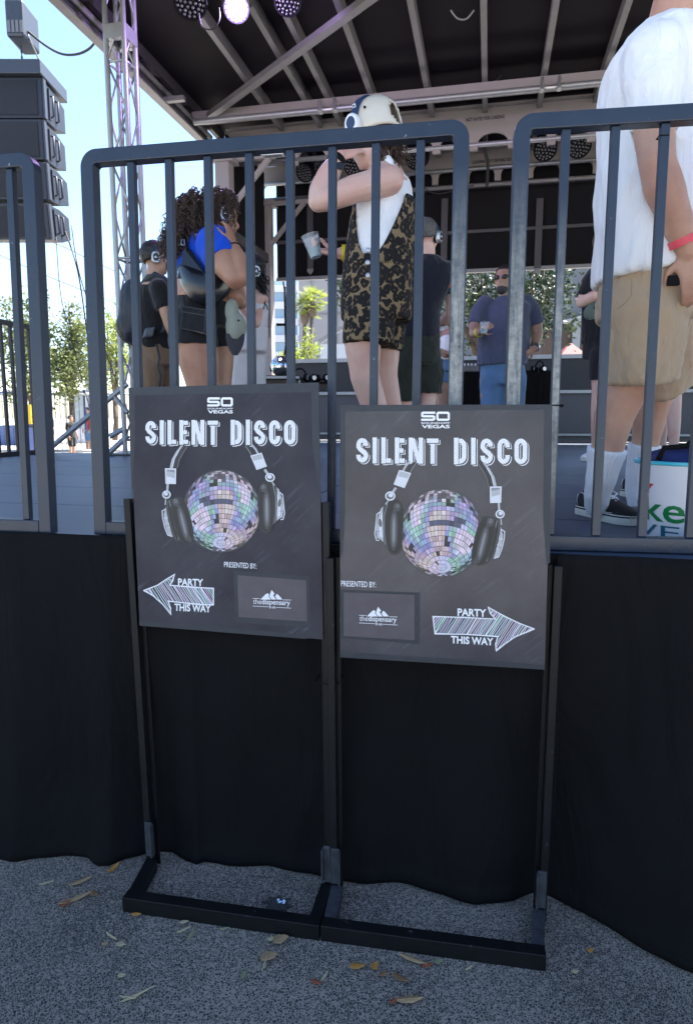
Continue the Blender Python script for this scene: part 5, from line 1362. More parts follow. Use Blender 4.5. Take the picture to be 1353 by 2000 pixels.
def headphones(c, f, label, mcup, r=.105, group='silent disco headphones worn on stage', s=1.0, hide=False):
    f = f.normalized(); sd = f.cross(Z).normalized(); up = sd.cross(f)
    root = thing('headphones', label, 'headphones', c + up * r, group)
    mb = MB(); pts = [c + (sd * math.cos(a) * .092 + up * (math.sin(a) * r + .012)) * s for a in [math.pi * k / 22 for k in range(23)]]
    for p, q in zip(pts, pts[1:]):
        rad = ((p + q) / 2 - c).normalized(); mb.box((p + q) / 2, (q - p) * .52, f * .014 * s, rad * .004 * s)
    mb.build('headband', mat('headband_navy', (.02, .04, .10), .4) if 'hbn' not in M else M['hbn'], root)
    for k in (-1, 1):
        cc = c + sd * .090 * k * s - up * .012 * s
        mb = MB(); ring = lambda x, q: [cc + sd * x * k * s + (f * math.copysign(abs(math.cos(a)) ** .7, math.cos(a)) * .032 + up * math.copysign(abs(math.sin(a)) ** .7, math.sin(a)) * .042) * q * s for a in [6.28318 * i / 24 for i in range(24)]]
        mb.loft([ring(-.012, .9), ring(-.004, 1.0), ring(.012, 1.0), ring(.020, .86)]); cup = mb.build('ear_cup', mcup, root, smooth='auto')
        mb = MB(); mb.loft([ring(.0205, .66), ring(.0225, .62)]); mb.build('badge', M['blackgloss'], cup)
        mb = MB(); mb.add([cc + sd * .0235 * k * s + f * x * s + up * z_ * s for x, z_ in ((-.012, -.006), (.012, -.006), (0, .012))], [[0, 1, 2]]); mb.build('logo_mark', M['ink'], cup)
        mb = MB(); mb.loft([ring(-.030, .8), ring(-.026, .95), ring(-.012, .93)]); mb.build('cushion', M['black'], cup, smooth='auto')
    return root
M['hbn'] = mat('headband_navy', (.02, .04, .10), .4)
def band(name, c, d, r, w, m, parent):
    d = d.normalized(); a = d.orthogonal().normalized(); b = d.cross(a); mb = MB()
    ring = lambda x, q: [c + d * x + (a * math.cos(t) + b * math.sin(t)) * q for t in [6.28318 * k / 28 for k in range(28)]]
    mb.loft([ring(-w / 2, r), ring(-w / 2, r + .0025), ring(w / 2, r + .0025), ring(w / 2, r), ring(-w / 2, r)], cap=False)
    return mb.build(name, m, parent, smooth='auto')
def person(label, base): return thing('person', label, 'person', base, 'people on the stage')
def cup(c, up, label, s=1.0):
    up = up.normalized(); a = up.orthogonal().normalized(); b = up.cross(a)
    root = thing('plastic_cup', label, 'cup', c, 'clear plastic cups held in hands')
    ring = lambda z_, q: [c + up * z_ * s + (a * math.cos(t) + b * math.sin(t)) * q * s for t in [6.28318 * k / 28 for k in range(28)]]
    CP_ = M['clear']; mb = MB(); mb.loft([ring(0, .001), ring(0, .027), ring(.05, .033), ring(.10, .040), ring(.103, .042), ring(.103, .0395), ring(.05, .032), ring(.003, .026), ring(.003, .001)], cap=False); mb.build('wall', CP_, root, smooth='auto')
    mb = MB(); mb.loft([ring(.004, .001), ring(.004, .0255), ring(.042, .0305), ring(.043, .001)], cap=False); mb.build('drink', mat('teal_drink', (.03, .20, .22), .2) if 'drink' not in M else M['drink'], root, smooth='auto')
    return root
def clear():
    m, n, l, p = nodes('clear_plastic')
    p.inputs['Base Color'].default_value = (.75, .82, .88, 1); p.inputs['Roughness'].default_value = .12; p.inputs['Alpha'].default_value = .2
    return m
M['clear'] = clear(); M['drink'] = mat('teal_drink', (.03, .20, .22), .2)
SHOEK = mat('black_canvas', (.010, .010, .011), .85, bump=.2, bscale=600); SOLE = mat('off_white_rubber', (.58, .57, .52), .6, dirt=((.3, .27, .22), .58, .72), dscale=30)

# ---- man in white shirt at the right edge
def J_(Y): return lambda px, py, dy=0.0: at(px, py, Y + dy)
J = J_(2.3); fx, sy = vec(1, -.12, 0).normalized(), vec(.12, 1, 0).normalized()
pA = person('man in loose white T-shirt and khaki shorts at the right edge', onz(1200, 1005, DECK))
mb = MB()
limb(mb, [(J(1296, 70), .062), (J(1306, 30), .060), (J(1318, -20), .058)]); head(mb, J(1330, -62), vec(1, .1, 0))
torso(mb, [(J(1262, 560), fx * .11, sy * .15), (J(1268, 400), fx * .13, sy * .16), (J(1280, 170), fx * .11, sy * .15), (J(1294, 92), fx * .07, sy * .09)])
limb(mb, [(J(1279, 135, -.16), .056), (J(1274, 240, -.22), .058), (J(1283, 320, -.24), .052), (J(1294, 362, -.24), .056), (J(1320, 430, -.23), .046), (J(1341, 492, -.22), .032)])
hand(mb, J(1341, 492, -.22), J(1352, 560, -.22) - J(1341, 492, -.22), vec(.2, 1, 0), .45, -1)
limb(mb, [(J(1290, 125, .18), .062), (J(1300, 320, .22), .050), (J(1330, 480, .2), .034)]); hand(mb, J(1330, 480, .2), vec(.1, -.05, -1), vec(0, -1, 0), .4, 1)
nk = [(J(1252, 640, -.09), .085), (J(1228, 752, -.05), .068), (J(1198, 812, -.02), .066), (J(1187, 868, -.01), .056), (J(1171, 940, .01), .034), (J(1165, 985, .05), .026)]
fk = [(J(1275, 640, .15), .085), (J(1284, 752, .28), .066), (J(1268, 812, .32), .063), (J(1259, 868, .34), .052), (J(1244, 935, .36), .033), (J(1243, 968, .36), .030)]
limb(mb, nk); limb(mb, fk)
skin('body', remeshed(mb, .0065, 4), SK1, pA)
mb = MB()
dn = vec(0, 0, 1)
torso(mb, [(J(1263, 543), fx * .168 + Z * .02, sy * .215), (J(1266, 470), fx * .168, sy * .212), (J(1271, 330), fx * .166, sy * .205), (J(1275, 215), fx * .167, sy * .21), (J(1281, 140), fx * .155, sy * .215), (J(1289, 92), fx * .120, sy * .18), (J(1298, 56), fx * .078, sy * .085)])
limb(mb, [(J(1279, 118, -.15), .094), (J(1279, 180, -.20), .088), (J(1277, 258, -.225), .076)], flat=True); limb(mb, [(J(1288, 120, .16), .08), (J(1292, 240, .22), .07)])
shA = skin('shirt', remeshed(mb, .010, 5, wrink(.016, 7.5, 2)), C_WHITE, pA)
mb = MB(); c = J(1277, 252, -.225)
mb.tube([J(1234, 258, -.22), J(1260, 260, -.27), J(1300, 258, -.27), J(1316, 254, -.22)], .002, 6); mb.tube([J(1176, 545, -.02), J(1196, 538, -.19), J(1240, 524, -.20), J(1275, 516, -.205), J(1310, 510, -.2)], .0016, 6)
mb = MB()
torso(mb, [(J(1262, 500), fx * .135, sy * .165), (J(1259, 560), fx * .148, sy * .185), (J(1260, 625), fx * .150, sy * .19)])
limb(mb, [(J(1257, 600, -.08), .122), (J(1254, 690, -.09), .116), (J(1254, 752, -.09), .113)], flat=True); limb(mb, [(J(1282, 600, .09), .118), (J(1292, 690, .15), .110), (J(1295, 757, .2), .108)], flat=True)
shortsA = skin('shorts', remeshed(mb, .011, 5, wrink(.017, 8, 9, .9)), C_KHAKI, pA)
mb = MB(); mb.tube([J(1233, 545, -.205), J(1232, 575, -.21), J(1222, 590, -.21), J(1204, 604, -.20)], .0009, 5); mb.build('pocket_seam', mat('khaki_stitch', (.22, .16, .10), .9), shortsA)
MB().box(J(1314, 548, -.205), fx * .016, sy * .01, Z * .014).build('belt_clip', M['black'], pA)
band('wristband', J(1333, 470, -.222), J(1341, 492, -.22) - J(1325, 445, -.225), .040, .022, mat('coral_wristband', (.75, .08, .11), .5), pA)
sock(pA, [(J(1185, 876, -.008), .062), (J(1174, 930, .01), .051), (J(1166, 962, .03), .044), (J(1164, 985, .05), .040), (J(1166, 998, .06), .034)])
sock(pA, [(J(1258, 868, .34), .058), (J(1248, 920, .355), .050), (J(1243, 955, .36), .044), (J(1248, 985, .36), .043)])
h0 = onz(1138, 1003, DECK); d0 = onz(1262, 1034, DECK) - h0
haircap(pA, J(1330, -62), vec(1, .1, 0), 1.0, HAIR_D, front=.5, low=-.3, k=1.08)
shoe(pA, h0 + Z * .001, d0, .315, SHOEK, SOLE, True, .054)
h1 = onz(1222, 968, DECK); shoe(pA, h1 + Z * .001, d0, .31, SHOEK, SOLE, True, .054)

# ---- woman in leopard dungarees
def leopard():
    m, n, l, p = nodes('leopard_print')
    tc = n.new('ShaderNodeTexCoord'); w = n.new('ShaderNodeTexNoise'); w.inputs['Scale'].default_value = 26; w.inputs['Detail'].default_value = 3; l.new(tc.outputs['Object'], w.inputs['Vector'])
    ad = n.new('ShaderNodeMix'); ad.data_type = 'VECTOR'; ad.inputs['Factor'].default_value = .035; l.new(tc.outputs['Object'], ad.inputs['A']); l.new(w.outputs['Color'], ad.inputs['B'])
    v = n.new('ShaderNodeTexVoronoi'); v.inputs['Scale'].default_value = 33; l.new(ad.outputs['Result'], v.inputs['Vector'])
    cr = n.new('ShaderNodeValToRGB'); e = cr.color_ramp.elements; cr.color_ramp.interpolation = 'EASE'
    e[0].position = .13; e[0].color = (.10, .072, .042, 1); e[1].position = .26; e[1].color = (.016, .014, .014, 1)
    a = e.new(.63); a.color = (.018, .016, .016, 1); b = e.new(.69); b.color = (.225, .16, .09, 1)
    n2 = n.new('ShaderNodeTexNoise'); n2.inputs['Scale'].default_value = 60; l.new(tc.outputs['Object'], n2.inputs['Vector'])
    md = n.new('ShaderNodeMath'); md.operation = 'MULTIPLY_ADD'; md.inputs[1].default_value = .34; l.new(n2.outputs['Fac'], md.inputs[0])
    sb = n.new('ShaderNodeMath'); sb.operation = 'SUBTRACT'; sb.inputs[1].default_value = .16; l.new(v.outputs['Distance'], sb.inputs[0]); l.new(sb.outputs[0], md.inputs[2])
    l.new(md.outputs[0], cr.inputs[0]); l.new(cr.outputs[0], p.inputs['Base Color']); p.inputs['Roughness'].default_value = .85; p.inputs['Specular IOR Level'].default_value = .2
    b_ = n.new('ShaderNodeBump'); b_.inputs['Strength'].default_value = .12; b_.inputs['Distance'].default_value = .01; f = n.new('ShaderNodeTexNoise'); f.inputs['Scale'].default_value = 500; l.new(tc.outputs['Object'], f.inputs['Vector']); l.new(f.outputs['Fac'], b_.inputs['Height']); l.new(b_.outputs[0], p.inputs['Normal'])
    return m
C_LEO = leopard()
J = J_(3.1); fB = vec(-1, .28, 0).normalized(); sB = fB.cross(Z)      # sB: to her right, away from the camera
pB = person('woman in white vest and leopard print dungarees with one arm raised to her face', at(735, 985, 3.1) * 1)
pB.location.z = DECK; ORG[pB.name] = Vector(pB.location)
mb = MB()
hB = head(mb, J(724, 270), vec(-.9, .4, -.22)); limb(mb, [(J(752, 335), .058), (J(742, 312), .052), (J(732, 290), .052)])
torso(mb, [(J(740, 520), fB * .12, sB * .14), (J(748, 420), fB * .115, sB * .14), (J(754, 360), fB * .105, sB * .155), (J(754, 328), fB * .065, sB * .09)])
limb(mb, [(J(760, 352, -.15), .062), (J(738, 358, -.17), .060), (J(690, 370, -.19), .056), (J(645, 388, -.2), .049), (J(622, 393, -.2), .045), (J(627, 372, -.18), .050), (J(640, 345, -.16), .048), (J(662, 305, -.12), .031)])
hand(mb, J(662, 305, -.12), J(700, 287, -.06) - J(662, 305, -.12), vec(.3, 1, -.3), .55, 1)
limb(mb, [(J(765, 352, .15), .056), (J(745, 430, .22), .048), (J(725, 480, .2), .043), (J(690, 492, .14), .036), (J(666, 495, .1), .028)])
hand(mb, J(662, 495, .1), J(618, 489, .08) - J(662, 495, .1), vec(.1, -.3, .8), .9, 1)
limb(mb, [(J(715, 610, -.08), .09), (J(708, 668, -.08), .082), (J(712, 735, -.07), .066), (J(731, 795, -.04), .060), (J(738, 860, -.02), .050), (J(738, 940, 0), .036), (J(738, 965, 0), .036)])
limb(mb, [(J(752, 610, .09), .095), (J(748, 680, .1), .078), (J(752, 738, .11), .060), (J(762, 795, .13), .056), (J(766, 860, .14), .046), (J(766, 950, .15), .036)])
skin('body', remeshed(mb, .0065, 4), SK2, pB)
mb = MB()
torso(mb, [(J(738, 540), fB * .135, sB * .155), (J(743, 480), fB * .137, sB * .155), (J(748, 425), fB * .128, sB * .155), (J(754, 385), fB * .118, sB * .150), (J(762, 352), fB * .085, sB * .125)])
for k in (-1, 1): limb(mb, [(J(768, 372), .05), (J(768, 345) + sB * .085 * k, .032), (J(765, 325) + sB * .075 * k, .022), (J(758, 330) + sB * .07 * k, .02), (J(728, 372) + sB * .08 * k, .03)], 10)
skin('vest', remeshed(mb, .008, 4, wrink(.005, 9, 3, 2.2)), C_WHITE, pB)
mb = MB()
torso(mb, [(J(738, 512), fB * .152, sB * .170), (J(736, 560), fB * .160, sB * .18), (J(735, 600), fB * .163, sB * .18), (J(735, 628), fB * .155, sB * .175)])
limb(mb, [(J(722, 605, -.08), .112), (J(719, 674, -.09), .116)], flat=True); limb(mb, [(J(752, 605, .09), .105), (J(744, 683, .1), .108)], flat=True)
# square hems
dg_ = skin('dungarees', remeshed(mb, .009, 4, wrink(.007, 8, 5, .8)), C_LEO, pB)
def bib(th0, th1, top, rows=16, cols=16, sgn=1):
    vs = []; fs = []
    cen = [(738, 530, .155, .176), (741, 490, .150, .170), (747, 440, .145, .168), (752, 395, .135, .162)]
    for i in range(rows + 1):
        t = i / rows * top; k = min(int(t * 3), 2); f_ = t * 3 - k
        c0, c1 = cen[k], cen[k + 1]; c = J(c0[0] + (c1[0] - c0[0]) * f_, c0[1] + (c1[1] - c0[1]) * f_)
        a = c0[2] + (c1[2] - c0[2]) * f_; b = c0[3] + (c1[3] - c0[3]) * f_
        th = th0 + (th1 - th0) * (t / top) ** .75
        for j in range(cols + 1):
            x = R(-th + 2 * th * j / cols)
            vs.append(c + fB * (a * math.cos(x) * sgn) + sB * (b * math.sin(x)))
    n = cols + 1
    for i in range(rows):
        for j in range(cols): fs.append([i * n + j, i * n + j + 1, (i + 1) * n + j + 1, (i + 1) * n + j])
    o = MB().add(vs, fs).build('bib', C_LEO, dg_, smooth=True); s_ = o.modifiers.new('t', 'SOLIDIFY'); s_.thickness = .006; s_.offset = 0
bib(92, 40, .92); bib(92, 34, 1.0, sgn=-1)
mb = MB()
for k in (-1, 1):
    mb.beam(J(792, 405) + sB * .07 * k, J(778, 335) + sB * .075 * k, .006, .036, up=fB); mb.beam(J(778, 335) + sB * .075 * k, J(750, 318) + sB * .075 * k, .036, .006)
mb.build('strap', C_LEO, dg_)
for px, py in ((719, 489), (718, 513), (719, 538)):
    c = J(px, py, -.17); MB().ell(c, vec(.012, 0, 0), Z * .012, vec(0, .006, 0), 16, 8).build('button', M['silver'], dg_, smooth=True)
band('wristband', J(672, 494, .105), vec(1, 0, 0), .034, .022, mat('yellow_wristband', (.75, .62, .02), .45), pB)
bd = J(662, 305, -.12) - J(640, 345, -.16)
band('watch_strap', J(656, 315, -.13), bd, .037, .028, M['black'], pB); MB().box(J(664, 324, -.175), vec(.016, .008, 0), bd.normalized() * .018, vec(.3, -.9, 0).normalized() * .005).build('watch_face', M['blackgloss'], pB, bevel=.003)
# hair below the helmet
mb = MB(); rnd = random.Random(8)
for i in range(150):
    a = J(745 + rnd.uniform(0, 35), 255 + rnd.uniform(-15, 20), rnd.uniform(-.05, .08)); b = J(770 + rnd.gauss(8, 12), 300 + rnd.uniform(-10, 25), rnd.uniform(-.05, .1)); n_ = 9
    amp = rnd.uniform(.004, .010); ph = rnd.uniform(0, 6); pts = [a.lerp(b, k / n_) + vec(math.sin(ph + k * 1.1) * amp, math.cos(ph + k) * amp, -.02 * math.sin(3.14 * k / n_)) for k in range(n_ + 1)]
    mb.tube(pts, .0022, 4)
for i in range(40):
    a = J(735 + rnd.uniform(0, 20), 285, -.06 - rnd.uniform(0, .03)); mb.tube([a, a + vec(rnd.uniform(-.01, .02), 0, -.03), a + vec(rnd.uniform(-.02, .02), 0, -.07 - rnd.uniform(0, .03))], .0022, 4)
mb.build('hair', HAIR_B, pB, smooth=True)
# helmet
hc = J(734, 247); hf = vec(-.82, .52, -.16).normalized(); hs = hf.cross(Z).normalized(); hu = hs.cross(hf)
hel = thing('helmet', 'cream rounded helmet with an oval back opening on the woman in leopard print', 'helmet', hc)
vs = []; fs = []; nu, nv = 48, 22; mp = {}
def hp_(i, j):
    th = 1.92 * i / nv; ph = 6.28318 * j / nu; q = Vector((math.cos(ph) * math.sin(th), math.sin(ph) * math.sin(th), math.cos(th)))
    return q, hc + hs * q.x * .100 + hf * q.y * .118 + hu * q.z * .122
for i in range(nv):
    for j in range(nu):
        ks = [(i, j), (i + 1, j), (i + 1, (j + 1) % nu), (i, (j + 1) % nu)]; m_ = sum((hp_(*k)[0] for k in ks), Vector()) / 4
        if m_.y > .55 and m_.z < .10: continue
        if m_.y < 0 and (m_.x / .52) ** 2 + ((m_.z - .12) / .42) ** 2 < 1: continue
        fc = []
        for k in ks:
            if k not in mp: mp[k] = len(vs); vs.append(hp_(*k)[1])
            fc.append(mp[k])
        fs.append(fc)
o = MB().add(vs, fs).build('shell', mat('cream_gloss', (.62, .57, .48), .35, coat=.3), hel, smooth=True, weld=True); s_ = o.modifiers.new('t', 'SOLIDIFY'); s_.thickness = .010; s_.offset = -1
for px, py in ((712, 209), (745, 209)):
    q = ray(px, py); MB().ball(J(px, py, -.085), .0055).build('vent_hole', M['black'], hel)
MB().ell(hc + hf * -.005, hs * .085, hf * .098, hu * .098, 24, 14).build('liner', HAIR_B, hel, smooth=True)
hb = thing('headphones', 'white headphones with a dark blue headband worn over the cream helmet', 'headphones', hc + hu * .13, 'silent disco headphones worn on stage')
mb = MB(); pts = [hc + hs * math.cos(a) * .106 + hu * (math.sin(a) * .129) + hf * (.02 + .03 * (1 - math.sin(a))) for a in [math.pi * k / 26 for k in range(27)]]
for p, q in zip(pts, pts[1:]): mb.box((p + q) / 2, (q - p) * .52, hf * .015, ((p + q) / 2 - hc).normalized() * .004)
mb.build('headband', M['hbn'], hb)
mb = MB(); a_ = -hs
_c = hc - hs * .110 + hu * .02 + hf * .045
for k, cc in ((-1, hc - hs * .108 - hu * .01 + hf * .052), (1, hc + hs * .108 - hu * .01 + hf * .052)):
    mb = MB(); ring = lambda x, q: [cc + hs * x * k + (hf * math.cos(a) * .036 + hu * math.sin(a) * .044) * q for a in [6.28318 * i / 24 for i in range(24)]]
    mb.loft([ring(-.012, .95), ring(0, 1), ring(.014, .96), ring(.022, .8)]); cp = mb.build('ear_cup', M['white'], hb, smooth='auto')
    mb = MB(); mb.loft([ring(.0225, .6), ring(.024, .56)]); mb.build('badge', M['hbn'], cp)
mb = MB()
for dz in (0, .03): mb.box(hc - hs * .1085 + hu * (.055 + dz * .4) + hf * .036, hf * .007, hs * .002, hu * .0015)
mb.box(hc - hs * .1085 + hu * .061 + hf * .030, hf * .0015, hs * .002, hu * .007); mb.build('band_mark', M['white'], hb)
cup(J(618, 503, .06), vec(-.30, 0, 1), 'clear plastic cup of teal drink in the hand of the woman in leopard print')

# ---- curly-haired woman in blue
J = J_(4.05); f = vec(.82, .57, 0).normalized(); s = f.cross(Z)
pC = person('curly-haired woman in royal blue top and black denim shorts pressing headphones to her ear', at(395, 931, 4.05)); pC.location.z = DECK; ORG[pC.name] = Vector(pC.location)
mb = MB(); head(mb, J(432, 425), vec(.9, .42, -.1)); limb(mb, [(J(412, 462), .062), (J(425, 440), .058)])
torso(mb, [(J(395, 620), f * .15, s * .17), (J(402, 580), f * .19, s * .195), (J(405, 520), f * .16, s * .18), (J(408, 470), f * .13, s * .18), (J(410, 450), f * .07, s * .1)])
mb.ell(J(440, 583, .0), f * .10, s * .15, Z * .07)
limb(mb, [(J(418, 482, -.2), .085), (J(440, 515, -.27), .078), (J(460, 543, -.31), .062), (J(470, 540, -.31), .055), (J(467, 512, -.29), .052), (J(455, 480, -.23), .034)])
hand(mb, J(454, 478, -.23), J(446, 432, -.17) - J(454, 478, -.23), vec(-.8, .5, 0), .35, 1)
limb(mb, [(J(420, 480, .2), .075), (J(452, 545, .2), .062), (J(470, 590, .1), .045)])
limb(mb, [(J(372, 640, -.1), .13), (J(386, 690, -.1), .122), (J(398, 760, -.08), .098), (J(404, 830, -.05), .075), (J(402, 880, -.03), .066), (J(402, 930, 0), .045)])
limb(mb, [(J(422, 640, .1), .125), (J(424, 690, .12), .105), (J(424, 760, .12), .09), (J(424, 830, .14), .07), (J(424, 920, .16), .045)])
skin('body', remeshed(mb, .0075, 4), SK3, pC)
mb = MB(); torso(mb, [(J(410, 560), f * .185, s * .192), (J(408, 520), f * .180, s * .195), (J(408, 485), f * .155, s * .20), (J(409, 462), f * .12, s * .18), (J(411, 447), f * .075, s * .11)])
limb(mb, [(J(416, 478, -.19), .100), (J(434, 512, -.25), .100)], flat=True); limb(mb, [(J(420, 480, .2), .09), (J(440, 520, .22), .085)])
skin('top', remeshed(mb, .011, 4, wrink(.008, 8, 1)), C_BLUE, pC)
mb = MB(); torso(mb, [(J(398, 578), f * .172, s * .192), (J(392, 610), f * .185, s * .20), (J(390, 640), f * .18, s * .20)])
limb(mb, [(J(376, 635, -.1), .140), (J(377, 678, -.11), .146)], flat=True); limb(mb, [(J(420, 635, .1), .13), (J(424, 676, .12), .128)], flat=True)
sh_ = skin('shorts', remeshed(mb, .011, 4, wrink(.006, 9, 4)), C_DENIMB, pC)
pk = [J(356, 598, -.245), J(402, 605, -.270), J(399, 650, -.285), J(353, 641, -.255)]
mb = MB(); nn_ = (pk[1] - pk[0]).cross(pk[3] - pk[0]).normalized(); mb.prism(pk, [p_ + nn_ * .09 for p_ in pk]); pp_ = mb.build('pocket', C_DENIMB, sh_, bevel=.008)
mb = MB()
for a, b in zip(pk, pk[1:] + pk[:1]): mb.tube([a - nn_ * .002, b - nn_ * .002], .0022, 5)
mb.tube([pk[0].lerp(pk[3], .25) - nn_ * .002, pk[1].lerp(pk[2], .25) - nn_ * .002], .003, 5); mb.build('seam', mat('pocket_denim', (.05, .052, .06), .8), pp_)
mb = MB(); rnd = random.Random(3); cen = J(392, 436, .02)
RX, RY, RZ = .145, .135, .175
def curl(p, q, L, low_, r0=.0036):
    n_ = 20; ph = rnd.uniform(0, 6); R0 = rnd.uniform(.007, .015); fr = rnd.uniform(.9, 1.5); hand_ = rnd.choice((-1, 1))
    out_ = vec(q.x, q.y, 0) * (.35 + .35 * rnd.random()); pts = []
    for k in range(n_ + 1):
        t = k / n_; d_ = (out_ * (1 - t) + vec(0, 0, q.z * .4) * (1 - t) - Z * (.25 + t) + vec(-.3 if low_ else 0, 0, 0)).normalized()
        p = p + d_ * (L / n_); g = min(1, t * 3 + .3)
        pts.append(p + vec(math.cos(ph + k * fr), hand_ * math.sin(ph + k * fr), .6 * math.sin(ph + k * fr * 1.3)) * R0 * g)
    mb.tube(pts, [r0 * (1 - .6 * k / n_) for k in range(n_ + 1)], 4)
hc2 = J(430, 412, .02); fd = vec(.9, .42, 0).normalized()
for i in range(1150):
    q = vec(rnd.gauss(0, 1), rnd.gauss(0, 1), rnd.gauss(.25, 1)).normalized()
    if q.x > .45 and q.z < .35: continue
    low_ = rnd.random() < .36
    if low_: q = vec(-abs(q.x) - .2, q.y, -abs(q.z) * .6).normalized()
    curl(cen + vec(q.x * RX, q.y * RY, q.z * RZ) * rnd.uniform(.82, 1.06), q, rnd.uniform(.09, .20), low_)
for i in range(650):
    q = vec(rnd.gauss(0, 1), rnd.gauss(0, 1), rnd.gauss(.5, 1)).normalized()
    if q.dot(fd) > .42 and q.z < .72: continue
    if q.z < -.4: continue
    curl(hc2 + vec(q.x * .108, q.y * .108, q.z * .115) * rnd.uniform(.9, 1.05), q, rnd.uniform(.06, .13), False, .0032)
mb.build('hair', HAIR_C, pC, smooth=True)
mb = MB(); mb.ell(cen, vec(RX * .88, 0, 0), vec(0, RY * .88, 0), Z * RZ * .86, 22, 14); mb.ell(J(374, 482, 0), vec(.075, 0, 0), vec(0, .09, 0), Z * .10, 18, 12); mb.ell(hc2 - fd * .03 + Z * .02, vec(.095, 0, 0), vec(0, .095, 0), Z * .095, 18, 12)
skin('hair_mass', remeshed(mb, .012, 2, lambda p, n: .022 * noise.noise(p * 20)), HAIR_C, pC)
headphones(J(432, 422), vec(.9, .42, -.1), 'silver headphones half buried in the curly hair of the woman in blue', M['silver'])
band('hair_tie', J(456, 484, -.235), J(453, 480, -.22) - J(460, 505, -.25), .040, .006, M['black'], pC)
c = J(392, 540, -.30); bag = thing('shoulder_bag', 'glossy black crescent shoulder bag slung over the back of the woman in blue', 'bag', c)
mb = MB(); LEA = mat('black_leather', (.008, .009, .012), .28, coat=.2, bump=.05, bscale=200)
rings = []
for k in range(13):
    t = -1 + k / 6; w = math.sqrt(max(.02, 1 - t * t)); rings.append([c + vec(t * .16, .05 + t * t * .10, -.05 + .09 * t * t - .02 * t) + (vec(0, .055, 0) * math.cos(x) + Z * .095 * math.sin(x)) * w ** .7 for x in [6.28318 * q / 18 for q in range(18)]])
mb.loft(rings); mb.build('body', LEA, bag, smooth=True)
mb = MB(); mb.prism([J(346, 545, -.22), J(405, 540, -.30), J(374, 488, -.20), J(360, 485, -.19)], [J(346, 545, -.20), J(405, 540, -.28), J(374, 488, -.18), J(360, 485, -.17)]); mb.build('flap', LEA, bag, bevel=.004)
mb = MB(); mb.beam(J(366, 490, -.20), J(358, 466, -.14), .014, .03); mb.build('strap', LEA, bag); mb = MB(); mb.tube([J(354, 478, -.19), J(361, 479, -.19), J(360, 468, -.18), J(355, 468, -.18), J(354, 478, -.19)], .003, 6); mb.build('buckle', M['metal'], bag)
c = J(452, 605, -.22); cap = thing('baseball_cap', 'pale green cap with grey peak hanging at the waist of the woman in blue', 'cap', c)
mb = MB(); mb.ell(J(461, 640, -.20), vec(.056, .02, 0), vec(-.02, .065, 0), Z * .085, 20, 12); mb.ell(J(453, 608, -.20), vec(.038, .01, 0), vec(-.01, .045, 0), Z * .07, 16, 10); skin('crown', remeshed(mb, .008, 3, wrink(.006, 14, 3)), clothmat('sage_cotton', (.27, .29, .24)), cap)
rings = []
for k in range(9):
    t = k / 8; w = math.sin(math.pi * (.5 + t / 2)) ** .5 if t < 1 else .05; rings.append([J(456, 652 + 42 * t, -.235 + .01 * t) + (vec(.052, .01, 0) * math.cos(x) * max(.25, w) + vec(-.004, .012, 0) * math.sin(x)) + vec(.01, 0, 0) for x in [6.28318 * q / 16 for q in range(16)]])
mb = MB(); mb.loft(rings); mb.build('peak', clothmat('grey_cotton', (.045, .045, .055)), cap, smooth='auto')
MB().ball(J(466, 626, -.275), .006).build('eyelet', M['black'], cap)

# ---- young man with backpack
J = J_(5.2); f = vec(.88, .45, 0).normalized(); s = f.cross(Z)
pD = person('young man with short dark hair, black T-shirt and tan trousers beside the lattice tower', at(305, 905, 5.2)); pD.location.z = DECK; ORG[pD.name] = Vector(pD.location)
mb = MB(); hC = J(304, 505); head(mb, hC, vec(.95, .3, 0)); limb(mb, [(J(302, 545), .060), (J(303, 520), .056)])
torso(mb, [(J(302, 700), f * .13, s * .16), (J(302, 620), f * .12, s * .16), (J(303, 560), f * .12, s * .18), (J(303, 542), f * .06, s * .09)])
limb(mb, [(J(312, 562, -.19), .056), (J(323, 605, -.2), .046), (J(333, 640, -.18), .040), (J(345, 668, -.12), .030)]); hand(mb, J(345, 668, -.12), vec(.7, .2, -.7), vec(-.5, .5, 0), .5, 1)
limb(mb, [(J(303, 562, .19), .056), (J(315, 620, .2), .045), (J(340, 650, .15), .03)])
for k, x in ((-1, 292), (1, 318)): limb(mb, [(J(x, 720, .09 * k), .07), (J(x, 800, .09 * k), .05), (J(x, 898, .09 * k), .04)])
skin('body', remeshed(mb, .009, 4), SK4, pD)
mb = MB(); torso(mb, [(J(303, 684), f * .15, s * .175), (J(302, 620), f * .145, s * .18), (J(303, 575), f * .14, s * .195), (J(303, 552), f * .10, s * .17), (J(303, 538), f * .065, s * .08)])
limb(mb, [(J(311, 562, -.18), .074), (J(322, 602, -.205), .066)], flat=True); limb(mb, [(J(303, 562, .18), .07), (J(314, 600, .2), .06)]); skin('shirt', remeshed(mb, .012, 4, wrink(.008, 8, 6)), C_BLACK, pD)
mb = MB(); torso(mb, [(J(302, 672), f * .145, s * .17), (J(303, 715), f * .15, s * .175)])
for k, x in ((-1, 294), (1, 318)): limb(mb, [(J(x, 715, .09 * k), .10), (J(x, 800, .09 * k), .085), (J(x, 898, .09 * k), .085)], flat=True)
skin('trousers', remeshed(mb, .012, 4, wrink(.009, 8, 7)), C_BROWN, pD)
haircap(pD, hC, vec(.95, .3, 0), 1.0, HAIR_D, front=.55, low=-.40, amp=.015, k=1.09)
for k, x in ((-1, 294), (1, 318)): shoe(pD, J(x - 6, 905, .09 * k) * 1 - Z * (J(x - 6, 905, .09 * k).z - DECK - .001), vec(1, .4, 0), .28, M['black'], SOLE)
headphones(hC, vec(.95, .3, 0), 'silver framed headphones on the young man with the backpack', M['silver'])
